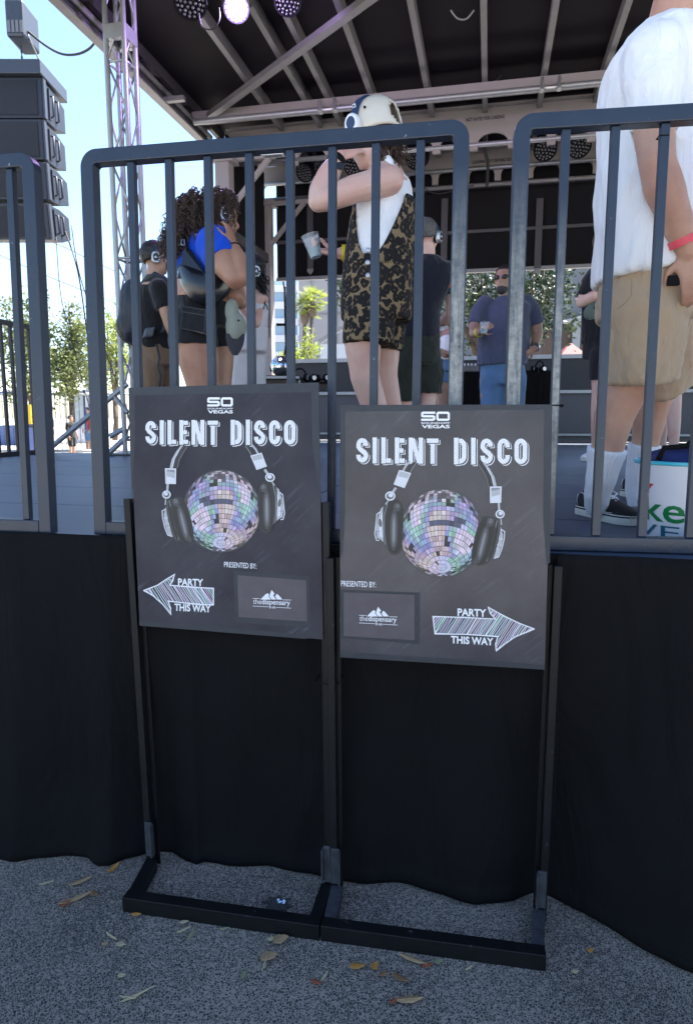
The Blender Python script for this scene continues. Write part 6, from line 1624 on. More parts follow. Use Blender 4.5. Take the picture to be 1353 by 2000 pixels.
c = J(266, 612); bp = thing('backpack', 'dark navy backpack on the young man at far left', 'backpack', c)
BPM = mat('navy_nylon', (.014, .018, .028), .6, var=.3, scale=12, bump=.1, bscale=400)
mb = MB(); mb.ell(c - f * .02, f * .105, s * .16, Z * .25, 20, 14); mb.ell(c - f * .06 - Z * .1, f * .09, s * .13, Z * .13, 18, 10); skin('sack', remeshed(mb, .011, 4, wrink(.010, 11, 2)), BPM, bp)
mb = MB()
for k in (-1, 1): mb.tube([J(283, 560) + s * .10 * k, J(297, 540) + s * .11 * k, J(316, 550) + s * .12 * k, J(321, 590) + s * .14 * k, J(312, 650) + s * .16 * k, J(285, 668) + s * .13 * k], .018, 8)
mb.build('strap', BPM, bp, smooth=True)
mb = MB(); mb.box(J(291, 650, -.21), vec(.034, .012, .006), vec(-.012, .034, 0), Z * .036 + vec(.012, 0, 0)); mb.build('side_pouch', mat('grey_mesh_pouch', (.07, .085, .11), .35), bp, bevel=.012)
mb = MB(); mb.tube([J(306, 672, -.24), J(312, 700, -.24), J(308, 715, -.24), J(314, 735, -.24), J(309, 770, -.24)], .008, 6); mb.build('tail_strap', BPM, bp, smooth=True)

# ---- person with long black hair and white trousers
J = J_(4.85); f = vec(-.75, -.35, 0).normalized(); s = f.cross(Z)
pE = person('person with long black curls and white trousers, half hidden behind the woman in blue', at(480, 915, 4.85)); pE.location.z = DECK; ORG[pE.name] = Vector(pE.location)
mb = MB(); head(mb, J(488, 532), vec(-.8, -.5, 0)); limb(mb, [(J(494, 570), .052), (J(491, 548), .050)])
torso(mb, [(J(484, 660), f * .11, s * .155), (J(488, 610), f * .10, s * .14), (J(492, 585), f * .11, s * .16), (J(494, 568), f * .06, s * .09)])
limb(mb, [(J(506, 588, -.05), .045), (J(500, 630, -.15), .038), (J(474, 600, -.22), .032), (J(470, 560, -.22), .026)]); hand(mb, J(470, 560, -.22), vec(.1, 0, 1), vec(1, 0, 0), .8, 1)
limb(mb, [(J(478, 590, .1), .045), (J(466, 630, .1), .036), (J(470, 610, -.02), .03)])
for k, x in ((-1, 470), (1, 492)): limb(mb, [(J(x, 700, .06 * k), .06), (J(x, 910, .06 * k), .04)])
skin('body', remeshed(mb, .009, 4), SK2, pE)
mb = MB(); torso(mb, [(J(484, 655), f * .125, s * .165), (J(489, 605), f * .118, s * .155), (J(492, 580), f * .10, s * .14)]); skin('top', remeshed(mb, .012, 4, wrink(.006, 9, 6)), C_PINST, pE)
mb = MB(); torso(mb, [(J(483, 640), f * .13, s * .17), (J(480, 690), f * .14, s * .185)])
for k, x in ((-1, 466), (1, 496)): limb(mb, [(J(x, 690, .06 * k), .092), (J(x, 790, .06 * k), .085), (J(x, 908, .06 * k), .09)], flat=True)
skin('trousers', remeshed(mb, .012, 4, wrink(.012, 8, 12, .3)), C_PINST, pE)
mb = MB(); rnd = random.Random(5)
for i in range(260):
    a = J(492 + rnd.gauss(0, 9), 520 + rnd.uniform(-14, 10), rnd.uniform(-.06, .08)); b = J(508 + rnd.gauss(2, 7), 570 + rnd.uniform(-25, 35), rnd.uniform(-.12, .08)); ph = rnd.uniform(0, 6)
    mb.tube([a.lerp(b, k / 12) + vec(math.cos(ph + k), math.sin(ph + k), 0) * .012 * min(1, k / 4) for k in range(13)], .0042, 4)
mb.build('hair', HAIR_D, pE, smooth=True); haircap(pE, J(488, 532), vec(-.8, -.5, 0), 1.02, HAIR_D, k=1.12)
headphones(J(488, 532), vec(-.8, -.5, 0), 'dark blue headphones on the person with white trousers', M['silver'])
c = J(474, 532, -.2); bt = thing('drink_bottle', 'small blue and white bottle raised by the person in white trousers', 'bottle', c - Z * .08)
mb = MB(); mb.loft([[c + Z * z_ + vec(math.cos(x), math.sin(x), 0) * r_ for x in [6.2832 * k / 16 for k in range(16)]] for z_, r_ in ((-.08, .024), (-.075, .027), (.02, .027), (.05, .014), (.075, .013))]); mb.build('body', mat('blue_bottle', (.02, .16, .42), .2), bt, smooth='auto')
mb = MB(); mb.loft([[c + Z * z_ + vec(math.cos(x), math.sin(x), 0) * .0285 for x in [6.2832 * k / 16 for k in range(16)]] for z_ in (-.05, 0)]); mb.build('label_wrap', M['white'], bt, smooth='auto')

# ---- man in black T-shirt seen from behind
J = J_(5.1); f = vec(.30, .95, 0).normalized(); s = f.cross(Z)
pF = person('grey-haired man in navy-black T-shirt and olive cargo shorts seen from behind', at(825, 915, 5.1)); pF.location.z = DECK; ORG[pF.name] = Vector(pF.location)
mb = MB(); hC = J(833, 462); hfF = vec(.45, .89, 0); head(mb, hC, hfF); limb(mb, [(J(832, 510), .068), (J(833, 480), .062)])
torso(mb, [(J(815, 660), s * .145, f * .12), (J(820, 590), s * .14, f * .12), (J(832, 530), s * .19, f * .12), (J(834, 506), s * .10, f * .07)])
limb(mb, [(J(876, 530), .062), (J(883, 580, .04), .052), (J(881, 612, .08), .047), (J(868, 626, .16), .042), (J(850, 632, .26), .032)]); hand(mb, J(850, 632, .26), vec(-.6, .6, .2), vec(-.3, -.2, -.9), .6, 1)
limb(mb, [(J(788, 530), .06), (J(780, 600, .05), .05), (J(800, 630, .22), .034)]); hand(mb, J(800, 630, .22), vec(.5, .7, .2), vec(0, 0, -1), .6, -1)
for x in (793, 838): limb(mb, [(J(x, 690), .085), (J(x - 2, 770), .064), (J(x - 2, 810), .060), (J(x - 2, 905), .042)])
skin('body', remeshed(mb, .009, 4), SK2, pF)
mb = MB(); torso(mb, [(J(812, 662), s * .172, f * .14), (J(817, 605), s * .163, f * .14), (J(831, 545), s * .205, f * .145), (J(833, 520), s * .19, f * .12), (J(834, 500), s * .09, f * .075)])
limb(mb, [(J(874, 530), .080), (J(883, 572, .03), .072)], flat=True); limb(mb, [(J(790, 530), .08), (J(784, 568, .03), .07)]); shF = skin('shirt', remeshed(mb, .012, 4, wrink(.009, 8, 8)), C_NAVY, pF)
mb = MB()
for i in range(7):
    a = J(879 - i * .2, 540 + i * 3.4, -.075); mb.box(a, vec(.018 if i > 3 else .018, 0, 0), vec(0, .012, 0), Z * .004)
mb.build('flag_patch', mat('red_orange_patch', (.55, .09, .05), .7), shF)
mb = MB(); torso(mb, [(J(813, 640), s * .160, f * .13), (J(814, 690), s * .178, f * .145), (J(814, 712), s * .17, f * .14)])
limb(mb, [(J(793, 690), .105), (J(791, 740), .110), (J(789, 784), .113)], flat=True); limb(mb, [(J(834, 690), .105), (J(838, 730), .108), (J(836, 768), .110)], flat=True); ca = skin('shorts', remeshed(mb, .012, 4, wrink(.012, 9, 3, .7)), C_OLIVE, pF)
for x, y in ((853, 722), (774, 735)):
    MB().box(J(x, y, -.03), vec(.022, -.02, 0), vec(.03, .05, 0), Z * .085).build('cargo_pocket', C_OLIVE, ca, bevel=.012)
haircap(pF, hC, hfF, 1.02, HAIR_G, front=.5, low=-.35, amp=.01, k=1.05)
headphones(hC, hfF, 'silver and black headphones on the grey-haired man in the dark T-shirt', M['silver'])
for x in (793, 838): shoe(pF, J(x, 912) * 1 - Z * (J(x, 912).z - DECK - .001), f, .29, M['black'], SOLE)

# ---- bearded man in sunglasses
J = J_(6.5); f = vec(-.38, -.92, 0).normalized(); s = f.cross(Z)
pG = person('bearded man in slate blue T-shirt, jeans and dark sunglasses holding a cup', at(985, 885, 6.5)); pG.location.z = DECK; ORG[pG.name] = Vector(pG.location)
mb = MB(); hC = J(984, 547); hG = vec(-.55, -.83, .10).normalized(); head(mb, hC, hG, s=1.1); limb(mb, [(J(990, 595), .075), (J(988, 565), .068)])
torso(mb, [(J(980, 720), s * .20, f * .15), (J(984, 650), s * .21, f * .17), (J(989, 605), s * .19, f * .12), (J(990, 590), s * .10, f * .07)])
limb(mb, [(J(1030, 602), .052), (J(1046, 632), .058), (J(1049, 655, -.03), .052), (J(1043, 680, -.12), .038)]); hand(mb, J(1043, 682, -.12), vec(-.7, -.2, -.4), vec(-.2, .9, .2), .7, 1)
limb(mb, [(J(944, 602), .052), (J(928, 634, -.05), .058), (J(926, 650, -.12), .052), (J(936, 648, -.30), .036)]); hand(mb, J(936, 648, -.3), vec(.55, -.25, .35), vec(.35, .8, 0), 1.0, -1)
for x in (952, 1010): limb(mb, [(J(x, 740), .08), (J(x, 870), .05)])
skin('body', remeshed(mb, .010, 4), SK4, pG)
mb = MB(); torso(mb, [(J(979, 714), s * .235, f * .185), (J(982, 670), s * .245, f * .20), (J(986, 620), s * .225, f * .18), (J(989, 598), s * .225, f * .145), (J(990, 588), s * .17, f * .11), (J(990, 579), s * .09, f * .085)])
limb(mb, [(J(1026, 592), .080), (J(1040, 610), .082), (J(1047, 634), .080)], flat=True); limb(mb, [(J(948, 592), .080), (J(936, 610, -.02), .082), (J(928, 634, -.04), .080)], flat=True); skin('shirt', remeshed(mb, .013, 4, wrink(.010, 7, 5)), C_SLATE, pG)
mb = MB(); torso(mb, [(J(980, 700), s * .20, f * .15), (J(980, 735), s * .215, f * .16), (J(980, 752), s * .20, f * .15)])
for x in (959, 1003): limb(mb, [(J(x, 735), .118), (J(x - 1, 800), .105), (J(x - 3, 878), .095)], flat=True)
skin('jeans', remeshed(mb, .013, 4, wrink(.009, 8, 2)), C_JEAN, pG)
haircap(pG, hC, hG, 1.1, HAIR_D, front=.42, low=.05, amp=.006, k=1.05)
gs = hG.cross(Z).normalized(); gu = gs.cross(hG)
mb = MB(); bc = hC + hG * .065 - gu * .085
mb.ell(hC + hG * .040 - gu * .098, gs * .058, hG * .062, gu * .046, 20, 14); mb.ell(hC + hG * .094 - gu * .050, gs * .028, hG * .010, gu * .009, 14, 8); skin('beard', remeshed(mb, .008, 2, lambda p, n: .006 * noise.noise(p * 60)), mat('salt_pepper_beard', (.05, .047, .045), .8, var=.7, scale=90, bump=.6, bscale=200), pG)
sg = thing('sunglasses', 'black wraparound sunglasses on the bearded man', 'sunglasses', hC + hG * .1)
mb = MB()
for k in (-1, 1): mb.ell(hC + hG * .092 + gs * .034 * k + gu * .004, gs * .033, hG * .012, gu * .021, 16, 8)
mb.build('lenses', M['blackgloss'], sg, smooth=True)
mb = MB()
for k in (-1, 1): mb.beam(hC + hG * .09 + gs * .062 * k + gu * .010, hC - hG * .01 + gs * .085 * k + gu * .008, .006, .014)
mb.build('arms', M['black'], sg)
cup(J(944, 652, -.36), vec(.05, 0, 1), 'clear plastic cup held by the bearded man in sunglasses')
band('wristband', J(934, 649, -.27), vec(.3, -.6, .1), .042, .024, mat('yellow_band', (.7, .62, .05), .5), pG); band('watch', J(1044, 678, -.11), J(1043, 682, -.12) - J(1049, 655, -.03), .044, .028, M['metal'], pG)
for x in (950, 1006): shoe(pG, J(x, 882) * 1 - Z * (J(x, 882).z - DECK - .001) - f * .08, f, .29, M['black'], SOLE)

# ---- woman in white vest by the far table
J = J_(7.25); f = vec(-.5, -.86, 0).normalized(); s = f.cross(Z)
pH = person('dark-haired woman in white vest and denim shorts beside the far table', at(876, 866, 7.25)); pH.location.z = DECK; ORG[pH.name] = Vector(pH.location)
mb = MB(); hC = J(882, 618); hH = vec(-.55, -.8, .25).normalized(); head(mb, hC, hH); limb(mb, [(J(880, 648), .048), (J(881, 632), .046)])
torso(mb, [(J(872, 715), s * .15, f * .11), (J(874, 690), s * .125, f * .10), (J(877, 660), s * .15, f * .10), (J(879, 644), s * .09, f * .06)])
limb(mb, [(J(898, 655), .045), (J(896, 685), .038), (J(886, 695, -.12), .034), (J(868, 688, -.25), .026)]); hand(mb, J(868, 688, -.25), vec(-.9, -.1, .1), vec(0, 1, 0), .6, 1)
limb(mb, [(J(858, 655), .045), (J(860, 688), .036), (J(870, 694, -.15), .03)])
for x in (863, 885): limb(mb, [(J(x, 735), .08), (J(x, 800), .055), (J(x, 860), .04)])
skin('body', remeshed(mb, .010, 4), SK4, pH)
mb = MB(); torso(mb, [(J(873, 705), s * .145, f * .115), (J(875, 685), s * .14, f * .115), (J(877, 664), s * .14, f * .115), (J(878, 655), s * .11, f * .09)])
for k in (-1, 1): limb(mb, [(J(878, 660) + s * .08 * k, .03), (J(879, 644) + s * .075 * k, .02)], 8)
skin('vest', remeshed(mb, .012, 3, wrink(.004, 10, 1)), C_WHITE, pH)
mb = MB(); torso(mb, [(J(873, 703), s * .15, f * .115), (J(873, 725), s * .165, f * .125)])
for x in (862, 885): limb(mb, [(J(x, 726), .09), (J(x, 748), .095)], flat=True)
skin('shorts', remeshed(mb, .012, 3), C_JEAN, pH); haircap(pH, hC, hH, 1.03, HAIR_D, k=1.1)
mb = MB(); mb.ell(J(893, 635, .06), vec(.05, 0, 0), vec(0, .05, 0), Z * .14); mb.build('long_hair', HAIR_D, pH, smooth=True)

# ---- person in black with sling bag
J = J_(5.9); f = vec(.85, .5, 0).normalized(); s = f.cross(Z)
pI = person('person in black top and shorts with a folded arm, partly behind the white shirt', at(1168, 893, 5.9)); pI.location.z = DECK; ORG[pI.name] = Vector(pI.location)
mb = MB(); head(mb, J(1182, 478), vec(.9, .4, 0)); limb(mb, [(J(1178, 520), .06), (J(1180, 495), .055)])
torso(mb, [(J(1178, 690), f * .12, s * .16), (J(1178, 600), f * .12, s * .16), (J(1177, 540), f * .12, s * .18), (J(1178, 515), f * .06, s * .09)])
limb(mb, [(J(1158, 540, -.15), .06), (J(1142, 575, -.2), .052), (J(1135, 590, -.2), .048), (J(1158, 578, -.28), .044), (J(1190, 566, -.25), .032)]); hand(mb, J(1190, 566, -.25), vec(1, .1, .2), vec(0, 1, 0), .6, 1)
limb(mb, [(J(1190, 545, .18), .055), (J(1205, 600, .15), .045), (J(1215, 570, 0), .032)])
for k, x in ((-1, 1172), (1, 1188)): limb(mb, [(J(x, 720, .08 * k), .08), (J(x - 4, 770, .08 * k), .058), (J(x - 6, 800, .08 * k), .057), (J(x - 9, 880, .08 * k), .04)])
skin('body', remeshed(mb, .010, 4), SK2, pI)
mb = MB(); torso(mb, [(J(1178, 672), f * .15, s * .19), (J(1178, 600), f * .145, s * .19), (J(1177, 545), f * .14, s * .195), (J(1177, 522), f * .08, s * .12)])
limb(mb, [(J(1160, 540, -.15), .078), (J(1140, 582, -.2), .074)], flat=True); limb(mb, [(J(1190, 545, .18), .07), (J(1200, 580, .17), .065)]); skin('top', remeshed(mb, .012, 4, wrink(.009, 8, 4)), C_BLACK, pI)
mb = MB(); torso(mb, [(J(1178, 660), f * .14, s * .18), (J(1178, 700), f * .145, s * .185)])
for k, x in ((-1, 1174), (1, 1188)): limb(mb, [(J(x, 695, .08 * k), .105), (J(x, 742, .08 * k), .105)], flat=True)
skin('shorts', remeshed(mb, .012, 4, wrink(.007, 8, 3)), C_BLACK, pI)
haircap(pI, J(1182, 478), vec(.9, .4, 0), 1.02, HAIR_B, front=.5, low=-.4, k=1.12)
for k, x in ((-1, 1171), (1, 1190)): shoe(pI, J(x, 895, .08 * k) * 1 - Z * (J(x, 895, .08 * k).z - DECK - .001), vec(-.75, -.6, 0), .27, C_WHITE, SOLE); 
mb = MB(); c = J(1160, 604, -.24); mb.ell(c, vec(.085, .02, .07), vec(0, .05, 0), vec(-.035, 0, .055), 18, 12)
sb_ = thing('sling_bag', 'sage green sling bag at the elbow of the person in black', 'bag', c); skin('pouch', remeshed(mb, .010, 3, wrink(.008, 12, 4)), clothmat('sage_nylon', (.10, .13, .11)), sb_)
mb = MB(); mb.tube([J(1150, 622, -.25), J(1160, 600, -.30), J(1172, 584, -.28)], .003, 5); mb.build('zip', M['black'], sb_)

# ---- bare legs beyond the bucket
J = J_(5.7); f = vec(.9, -.3, 0).normalized(); s = f.cross(Z)
pJ = person('person with pale bare legs and black and white shoes, hidden behind the man in white', at(1305, 898, 5.7)); pJ.location.z = DECK; ORG[pJ.name] = Vector(pJ.location)
mb = MB(); head(mb, J(1320, 505), f); limb(mb, [(J(1316, 545), .055), (J(1318, 520), .052)])
torso(mb, [(J(1308, 700), f * .12, s * .15), (J(1310, 620), f * .11, s * .14), (J(1314, 560), f * .11, s * .16), (J(1316, 540), f * .06, s * .08)])
for k in (-1, 1): limb(mb, [(J(1314, 560) + s * .18 * k, .045), (J(1318, 640) + s * .2 * k, .038), (J(1326, 700) + s * .17 * k, .028)])
for x, dy in ((1292, .1), (1316, -.08)): limb(mb, [(J(x, 720, dy), .08), (J(x, 775, dy), .058), (J(x - 1, 815, dy), .056), (J(x - 1, 885, dy), .036)])
skin('body', remeshed(mb, .010, 4), SK2, pJ)
mb = MB(); torso(mb, [(J(1309, 690), f * .135, s * .165), (J(1311, 620), f * .13, s * .16), (J(1314, 560), f * .12, s * .17)]); skin('top', remeshed(mb, .012, 4), C_NAVY, pJ)
mb = MB(); torso(mb, [(J(1309, 680), f * .135, s * .165), (J(1306, 715), f * .14, s * .17)])
for x, dy in ((1294, .1), (1316, -.08)): limb(mb, [(J(x, 712, dy), .095), (J(x, 752, dy), .10)], flat=True)
skin('shorts', remeshed(mb, .012, 4), C_BLACK, pJ); haircap(pJ, J(1320, 505), f, 1.03, HAIR_B, k=1.1)
for x, dy in ((1284, .1), (1306, -.08)): shoe(pJ, J(x, 897, dy) * 1 - Z * (J(x, 897, dy).z - DECK - .001), f, .26, M['black'], SOLE)
# ------------------------------------------------------------------ tables and what lies on them
def dj_table(x0, x1, ytop, y, label):
    a, b = at(x0, ytop, y), at(x1, ytop, y)
    zt_ = a.z; cx = (a.x + b.x) / 2; w = (b.x - a.x) / 2
    root = thing('table', label, 'table', (cx, y, DECK), 'tables on the stage')
    MB().box((cx, y + .3, zt_ - .012), Vector((w, 0, 0)), Vector((0, .3, 0)), Z * .012).build('tabletop', M['black'], root)
    return root, cx, w, zt_, y
t1, cx, w, zt1, y = dj_table(862, 1084, 727, 7.9, 'long table under a black cloth near the back wall')
vs = []; fs = []; N_ = 80
per = [(-w, 0), (w, 0), (w, .6), (-w, .6), (-w, 0)]; pts = []
for (xa, ya), (xb, yb) in zip(per, per[1:]):
    for k in range(20): pts.append((xa + (xb - xa) * k / 20, ya + (yb - ya) * k / 20))
mb = MB(); ring0 = [Vector((cx + x * 1.01, y + .3 + (yy - .3) * 1.02, zt1 + .004)) for x, yy in pts]
ring1 = [Vector((cx + x * (1.01 + .02 * math.sin(i * 1.3)), y + .3 + (yy - .3) * (1.04 + .06 * math.sin(i * 1.1)), DECK + .02)) for i, (x, yy) in enumerate(pts)]
mb.loft([ring1, ring0]); o = mb.build('tablecloth', M['drape'], None, smooth=False); tag(o, 'black cloth draped to the floor over the long table', 'tablecloth')
t2, cx2, w2, zt2, y2 = dj_table(505, 585, 733, 6.6, 'low table at left carrying the mirror ball, pale edge')
MB().box((cx2, y2 - .006, zt2 - .02), Vector((w2, 0, 0)), Vector((0, .005, 0)), Z * .012).build('edge_strip', M['alu'], t2)
MB().box((cx2, y2 + .3, zt2 - .13), Vector((w2 * .96, 0, 0)), Vector((0, .27, 0)), Z * .09).build('apron', mat('dark_brown_wood', (.035, .02, .012), .5), t2)
for sx in (-1, 1):
    for sy_ in (.05, .55): MB().tube([Vector((cx2 + sx * w2 * .9, y2 + sy_, DECK)), Vector((cx2 + sx * w2 * .9, y2 + sy_, zt2 - .04))], .02, 8).build('leg', M['metal'], t2)
t3, cx3, w3, zt3, y3 = dj_table(575, 648, 745, 7.0, 'dark low table between the bars carrying spare headphones')
MB().box((cx3, y3 + .3, zt3 - .05), Vector((w3 * .97, 0, 0)), Vector((0, .28, 0)), Z * .03).build('apron', mat('brown_wood', (.05, .03, .018), .5), t3)
for sx in (-1, 1):
    for sy_ in (.05, .55): MB().tube([Vector((cx3 + sx * w3 * .9, y3 + sy_, DECK)), Vector((cx3 + sx * w3 * .9, y3 + sy_, zt3 - .04))], .02, 8).build('leg', M['metal'], t3)
# mirror ball wearing headphones
bc = Vector((at(549, 718, y2 + .25).x, y2 + .25, zt2 + .105)); rB = .105
ball = thing('mirror_ball', 'small mirror ball resting on the low table at left', 'mirror ball', bc - Z * rB)
MT = [mat('mirror_tile_%s' % k, c, .12, metal=.9) for k, c in (('silver', (.75, .75, .78)), ('mint', (.35, .7, .55)), ('sky', (.4, .55, .8)))]
mb = MB(); rnd = random.Random(2); nr = 16
for i in range(nr):
    l0, l1 = -1.5 + 3.0 * i / nr, -1.5 + 3.0 * (i + 1) / nr; n_ = max(4, int(34 * math.cos((l0 + l1) / 2)))
    for j in range(n_):
        a0, a1 = 6.2832 * (j + .06) / n_, 6.2832 * (j + .94) / n_
        mb.add([bc + vec(math.cos(l) * math.cos(a), math.cos(l) * math.sin(a), math.sin(l)) * rB for l, a in ((l0 + .008, a0), (l0 + .008, a1), (l1 - .008, a1), (l1 - .008, a0))], [[0, 1, 2, 3]], rnd.choice([0, 0, 1, 2]))
mb.build('tiles', MT, ball); MB().ball(bc, rB * .985, 24, 16).build('core', M['blackgloss'], ball, smooth=True)
def spare(c, rot, label, lie=False):
    c = Vector(c); f = vec(math.sin(rot), math.cos(rot), 0); sd = vec(math.cos(rot), -math.sin(rot), 0)
    root = thing('headphones', label, 'headphones', c, 'spare headphones laid on the tables')
    up = Z if not lie else f
    mb = MB(); mb.tube([c + sd * math.cos(a) * .085 + up * (.04 + math.sin(a) * .10) + (Z * .03 if lie else Z * 0) for a in [math.pi * k / 16 for k in range(17)]], .009, 8); mb.build('headband', M['black'], root, smooth=True)
    for k in (-1, 1):
        q = c + sd * .08 * k + Z * .042; mb = MB()
        ring = lambda x, r_: [q + sd * x * k + (f * math.cos(a) + Z * math.sin(a)) * r_ for a in [6.2832 * i / 20 for i in range(20)]]
        mb.loft([ring(-.02, .03), ring(-.012, .04), ring(.012, .04), ring(.02, .03)]); cp = mb.build('ear_cup', M['black'], root, smooth='auto')
        mb = MB(); mb.loft([ring(.0205, .026), ring(.0225, .022)]); mb.build('badge', M['silver'], cp)
    return root
def tx(px, yy): return at(px, 730, yy).x
spare((bc.x - .01, bc.y, bc.z - .06), .2, 'black headphones hooked over the small mirror ball')
spare((tx(585, 7.15), 7.15, zt3 + .002), .5, 'standing black headphones at the left end of the dark low table')
spare((tx(606, 7.15), 7.2, zt3 + .002), 1.1, 'black headphones lying in the middle of the dark low table', True)
spare((tx(628, 7.15), 7.15, zt3 + .002), .9, 'black headphones lying at the right end of the dark low table', True)
for i, (px, r_, lab) in enumerate(((1025, .3, 'black headphones on the long table beside the bearded man'), (1052, 1.2, 'black headphones near the right end of the long table'), (1068, .8, 'black headphones at the extreme right end of the long table'), (868, .4, 'black headphones on the long table beside the woman in the white vest'))):
    spare((tx(px, 8.1), 8.1, zt1 + .006), r_, lab, i % 2 == 0)
mx_ = Vector((tx(900, 8.1), 8.1, zt1 + .006)); mix = thing('mixer', 'slim silver-edged mixing desk on the long table', 'mixer', mx_)
MB().box(mx_ + Z * .04, vec(.18, 0, 0), vec(0, .14, 0), Z * .035).build('case', M['galv'], mix, bevel=.006)
mb = MB()
for i in range(8): mb.tube([mx_ + vec(-.15 + i * .042, -.12, .076), mx_ + vec(-.15 + i * .042, -.12, .10)], .010, 8)
mb.build('knobs', M['white'], mix)
# microphone stand near the left window
b0 = at(562, 770, 7.3); b0.z = DECK; ms = thing('microphone_stand', 'slim black stand with trailing cable in front of the palms', 'stand', b0)
MB().tube([b0 + Z * .02, at(556, 560, 7.3)], .012, 8).build('pole', M['black'], ms)
mb = MB()
for a in (0, 2.1, 4.2): mb.tube([b0 + Z * .35, b0 + vec(math.cos(a) * .3, math.sin(a) * .3, .01)], .010, 6)
mb.build('tripod', M['black'], ms); MB().tube([at(558, 634, 7.3), at(540, 634, 7.25)], .014, 8).build('clip', M['black'], ms)
cable('stand_cable', 'black cable hanging beside the slim stand', [at(553, 550, 7.28), at(562, 620, 7.28), at(557, 680, 7.28), at(550, 720, 7.28)], .008)
# ------------------------------------------------------------------ bucket at the right edge
bc = onz(1338, 1048, DECK); bc.z = DECK
BU = mat('white_enamel', (.72, .72, .76), .35, var=.06, scale=8); RIM = mat('turquoise_enamel', (.05, .48, .62), .3)
bk = thing('bucket', 'white metal bucket with turquoise rim and green lettering on the deck at the right edge', 'bucket', bc)
hB_, r0_, r1_ = .235, .130, .160
def bring(z_, r_): return [bc + Z * z_ + vec(math.cos(a), math.sin(a), 0) * r_ for a in [6.28318 * k / 56 for k in range(56)]]
mb = MB(); mb.loft([bring(.003, .001), bring(.002, r0_), bring(hB_, r1_), bring(hB_, r1_ - .003), bring(.01, r0_ - .003), bring(.01, .001)], cap=False); mb.build('wall', BU, bk, smooth='auto')
mb = MB(); mb.loft([bring(hB_ - .006, r1_ + .0005), bring(hB_ - .003, r1_ + .004), bring(hB_ + .004, r1_ + .004), bring(hB_ + .006, r1_), bring(hB_ + .002, r1_ - .004), bring(hB_ - .006, r1_ + .0005)], cap=False); mb.build('rim', RIM, bk, smooth='auto')
def wrap(text, ang0, ang1, z0, h, m, name, bold=.02):
    vs, fs = font_mesh(text, bold); bm = bmesh.new(); q = [bm.verts.new((a * 8, b, 0)) for a, b in vs]
    for f in fs:
        try: bm.faces.new([q[i] for i in f])
        except ValueError: pass
    bmesh.ops.triangulate(bm, faces=bm.faces)
    for _ in range(4):
        e = [x for x in bm.edges if x.calc_length() > .12]
        if e: bmesh.ops.subdivide_edges(bm, edges=e, cuts=1, use_grid_fill=False); bmesh.ops.triangulate(bm, faces=bm.faces)
    bm.verts.index_update(); P = []
    for v in bm.verts:
        t = R(ang0 + (ang1 - ang0) * v.co.x / 8); z_ = z0 + h * v.co.y; r_ = r0_ + (r1_ - r0_) * z_ / hB_ + .0016
        P.append(bc + vec(math.cos(t) * r_, math.sin(t) * r_, z_))
    MB().add(P, [[v.index for v in f.verts] for f in bm.faces]).build(name, m, bk); bm.free()
GRN = mat('green_lettering', (.0, .18, .05), .4); TEAL = mat('teal_lettering', (.01, .12, .18), .4)
wrap('Heineken', 48, 268, .058, .078, GRN, 'lettering', .012); wrap('SILVER', 106, 272, .010, .038, TEAL, 'lettering', .0)
mb = MB(); q = [(214, .135), (207, .158), (221, .158)]
mb.add([bc + vec(math.cos(R(a)) * (r0_ + (r1_ - r0_) * z_ / hB_ + .0012), math.sin(R(a)) * (r0_ + (r1_ - r0_) * z_ / hB_ + .0012), z_) for a, z_ in ((188, .172), (204, .172), (191, .140))], [[0, 1, 2]]); mb.build('red_mark', mat('red_enamel', (.6, .02, .03), .35), bk)
c = bc + vec(math.cos(R(262)), math.sin(R(262)), 0) * .158 + Z * .2
mb = MB(); mb.box(c, vec(.030, 0, 0), vec(0, .003, 0), Z * .014); mb.ball(c + vec(-.018, -.004, 0), .005); mb.tube([c + vec(.004, -.006, .0), c + vec(.004, -.010, .02), c + vec(.018, -.010, .036), c + vec(.032, -.006, .02)], .005, 8); mb.build('handle_bracket', M['metal'], bk, smooth='auto')
mb = MB(); mb.ell(bc + Z * (hB_ + .0), vec(.125, 0, 0), vec(0, .125, 0), Z * .05, 22, 12); mb.ell(bc + vec(.03, -.02, hB_ + .02), vec(.09, 0, 0), vec(0, .08, 0), Z * .04, 18, 10)
cl_ = (thing('folded_bag', 'navy blue fabric bag stuffed into the bucket', 'bag', bc + Z * (hB_ - .02)))
skin('fabric', remeshed(mb, .008, 3, wrink(.012, 16, 2, 1)), mat('navy_fabric', (.012, .025, .12), .8, bump=.1, bscale=500), cl_)
mb = MB(); mb.tube([bc + vec(-.13, -.06, hB_ + .01), bc + vec(-.11, -.05, hB_ + .045), bc + vec(-.05, -.06, hB_ + .05), bc + vec(.0, -.03, hB_ + .075), bc + vec(.03, -.02, hB_ + .07)], .008, 8); mb.build('cord', M['black'], cl_, smooth=True)

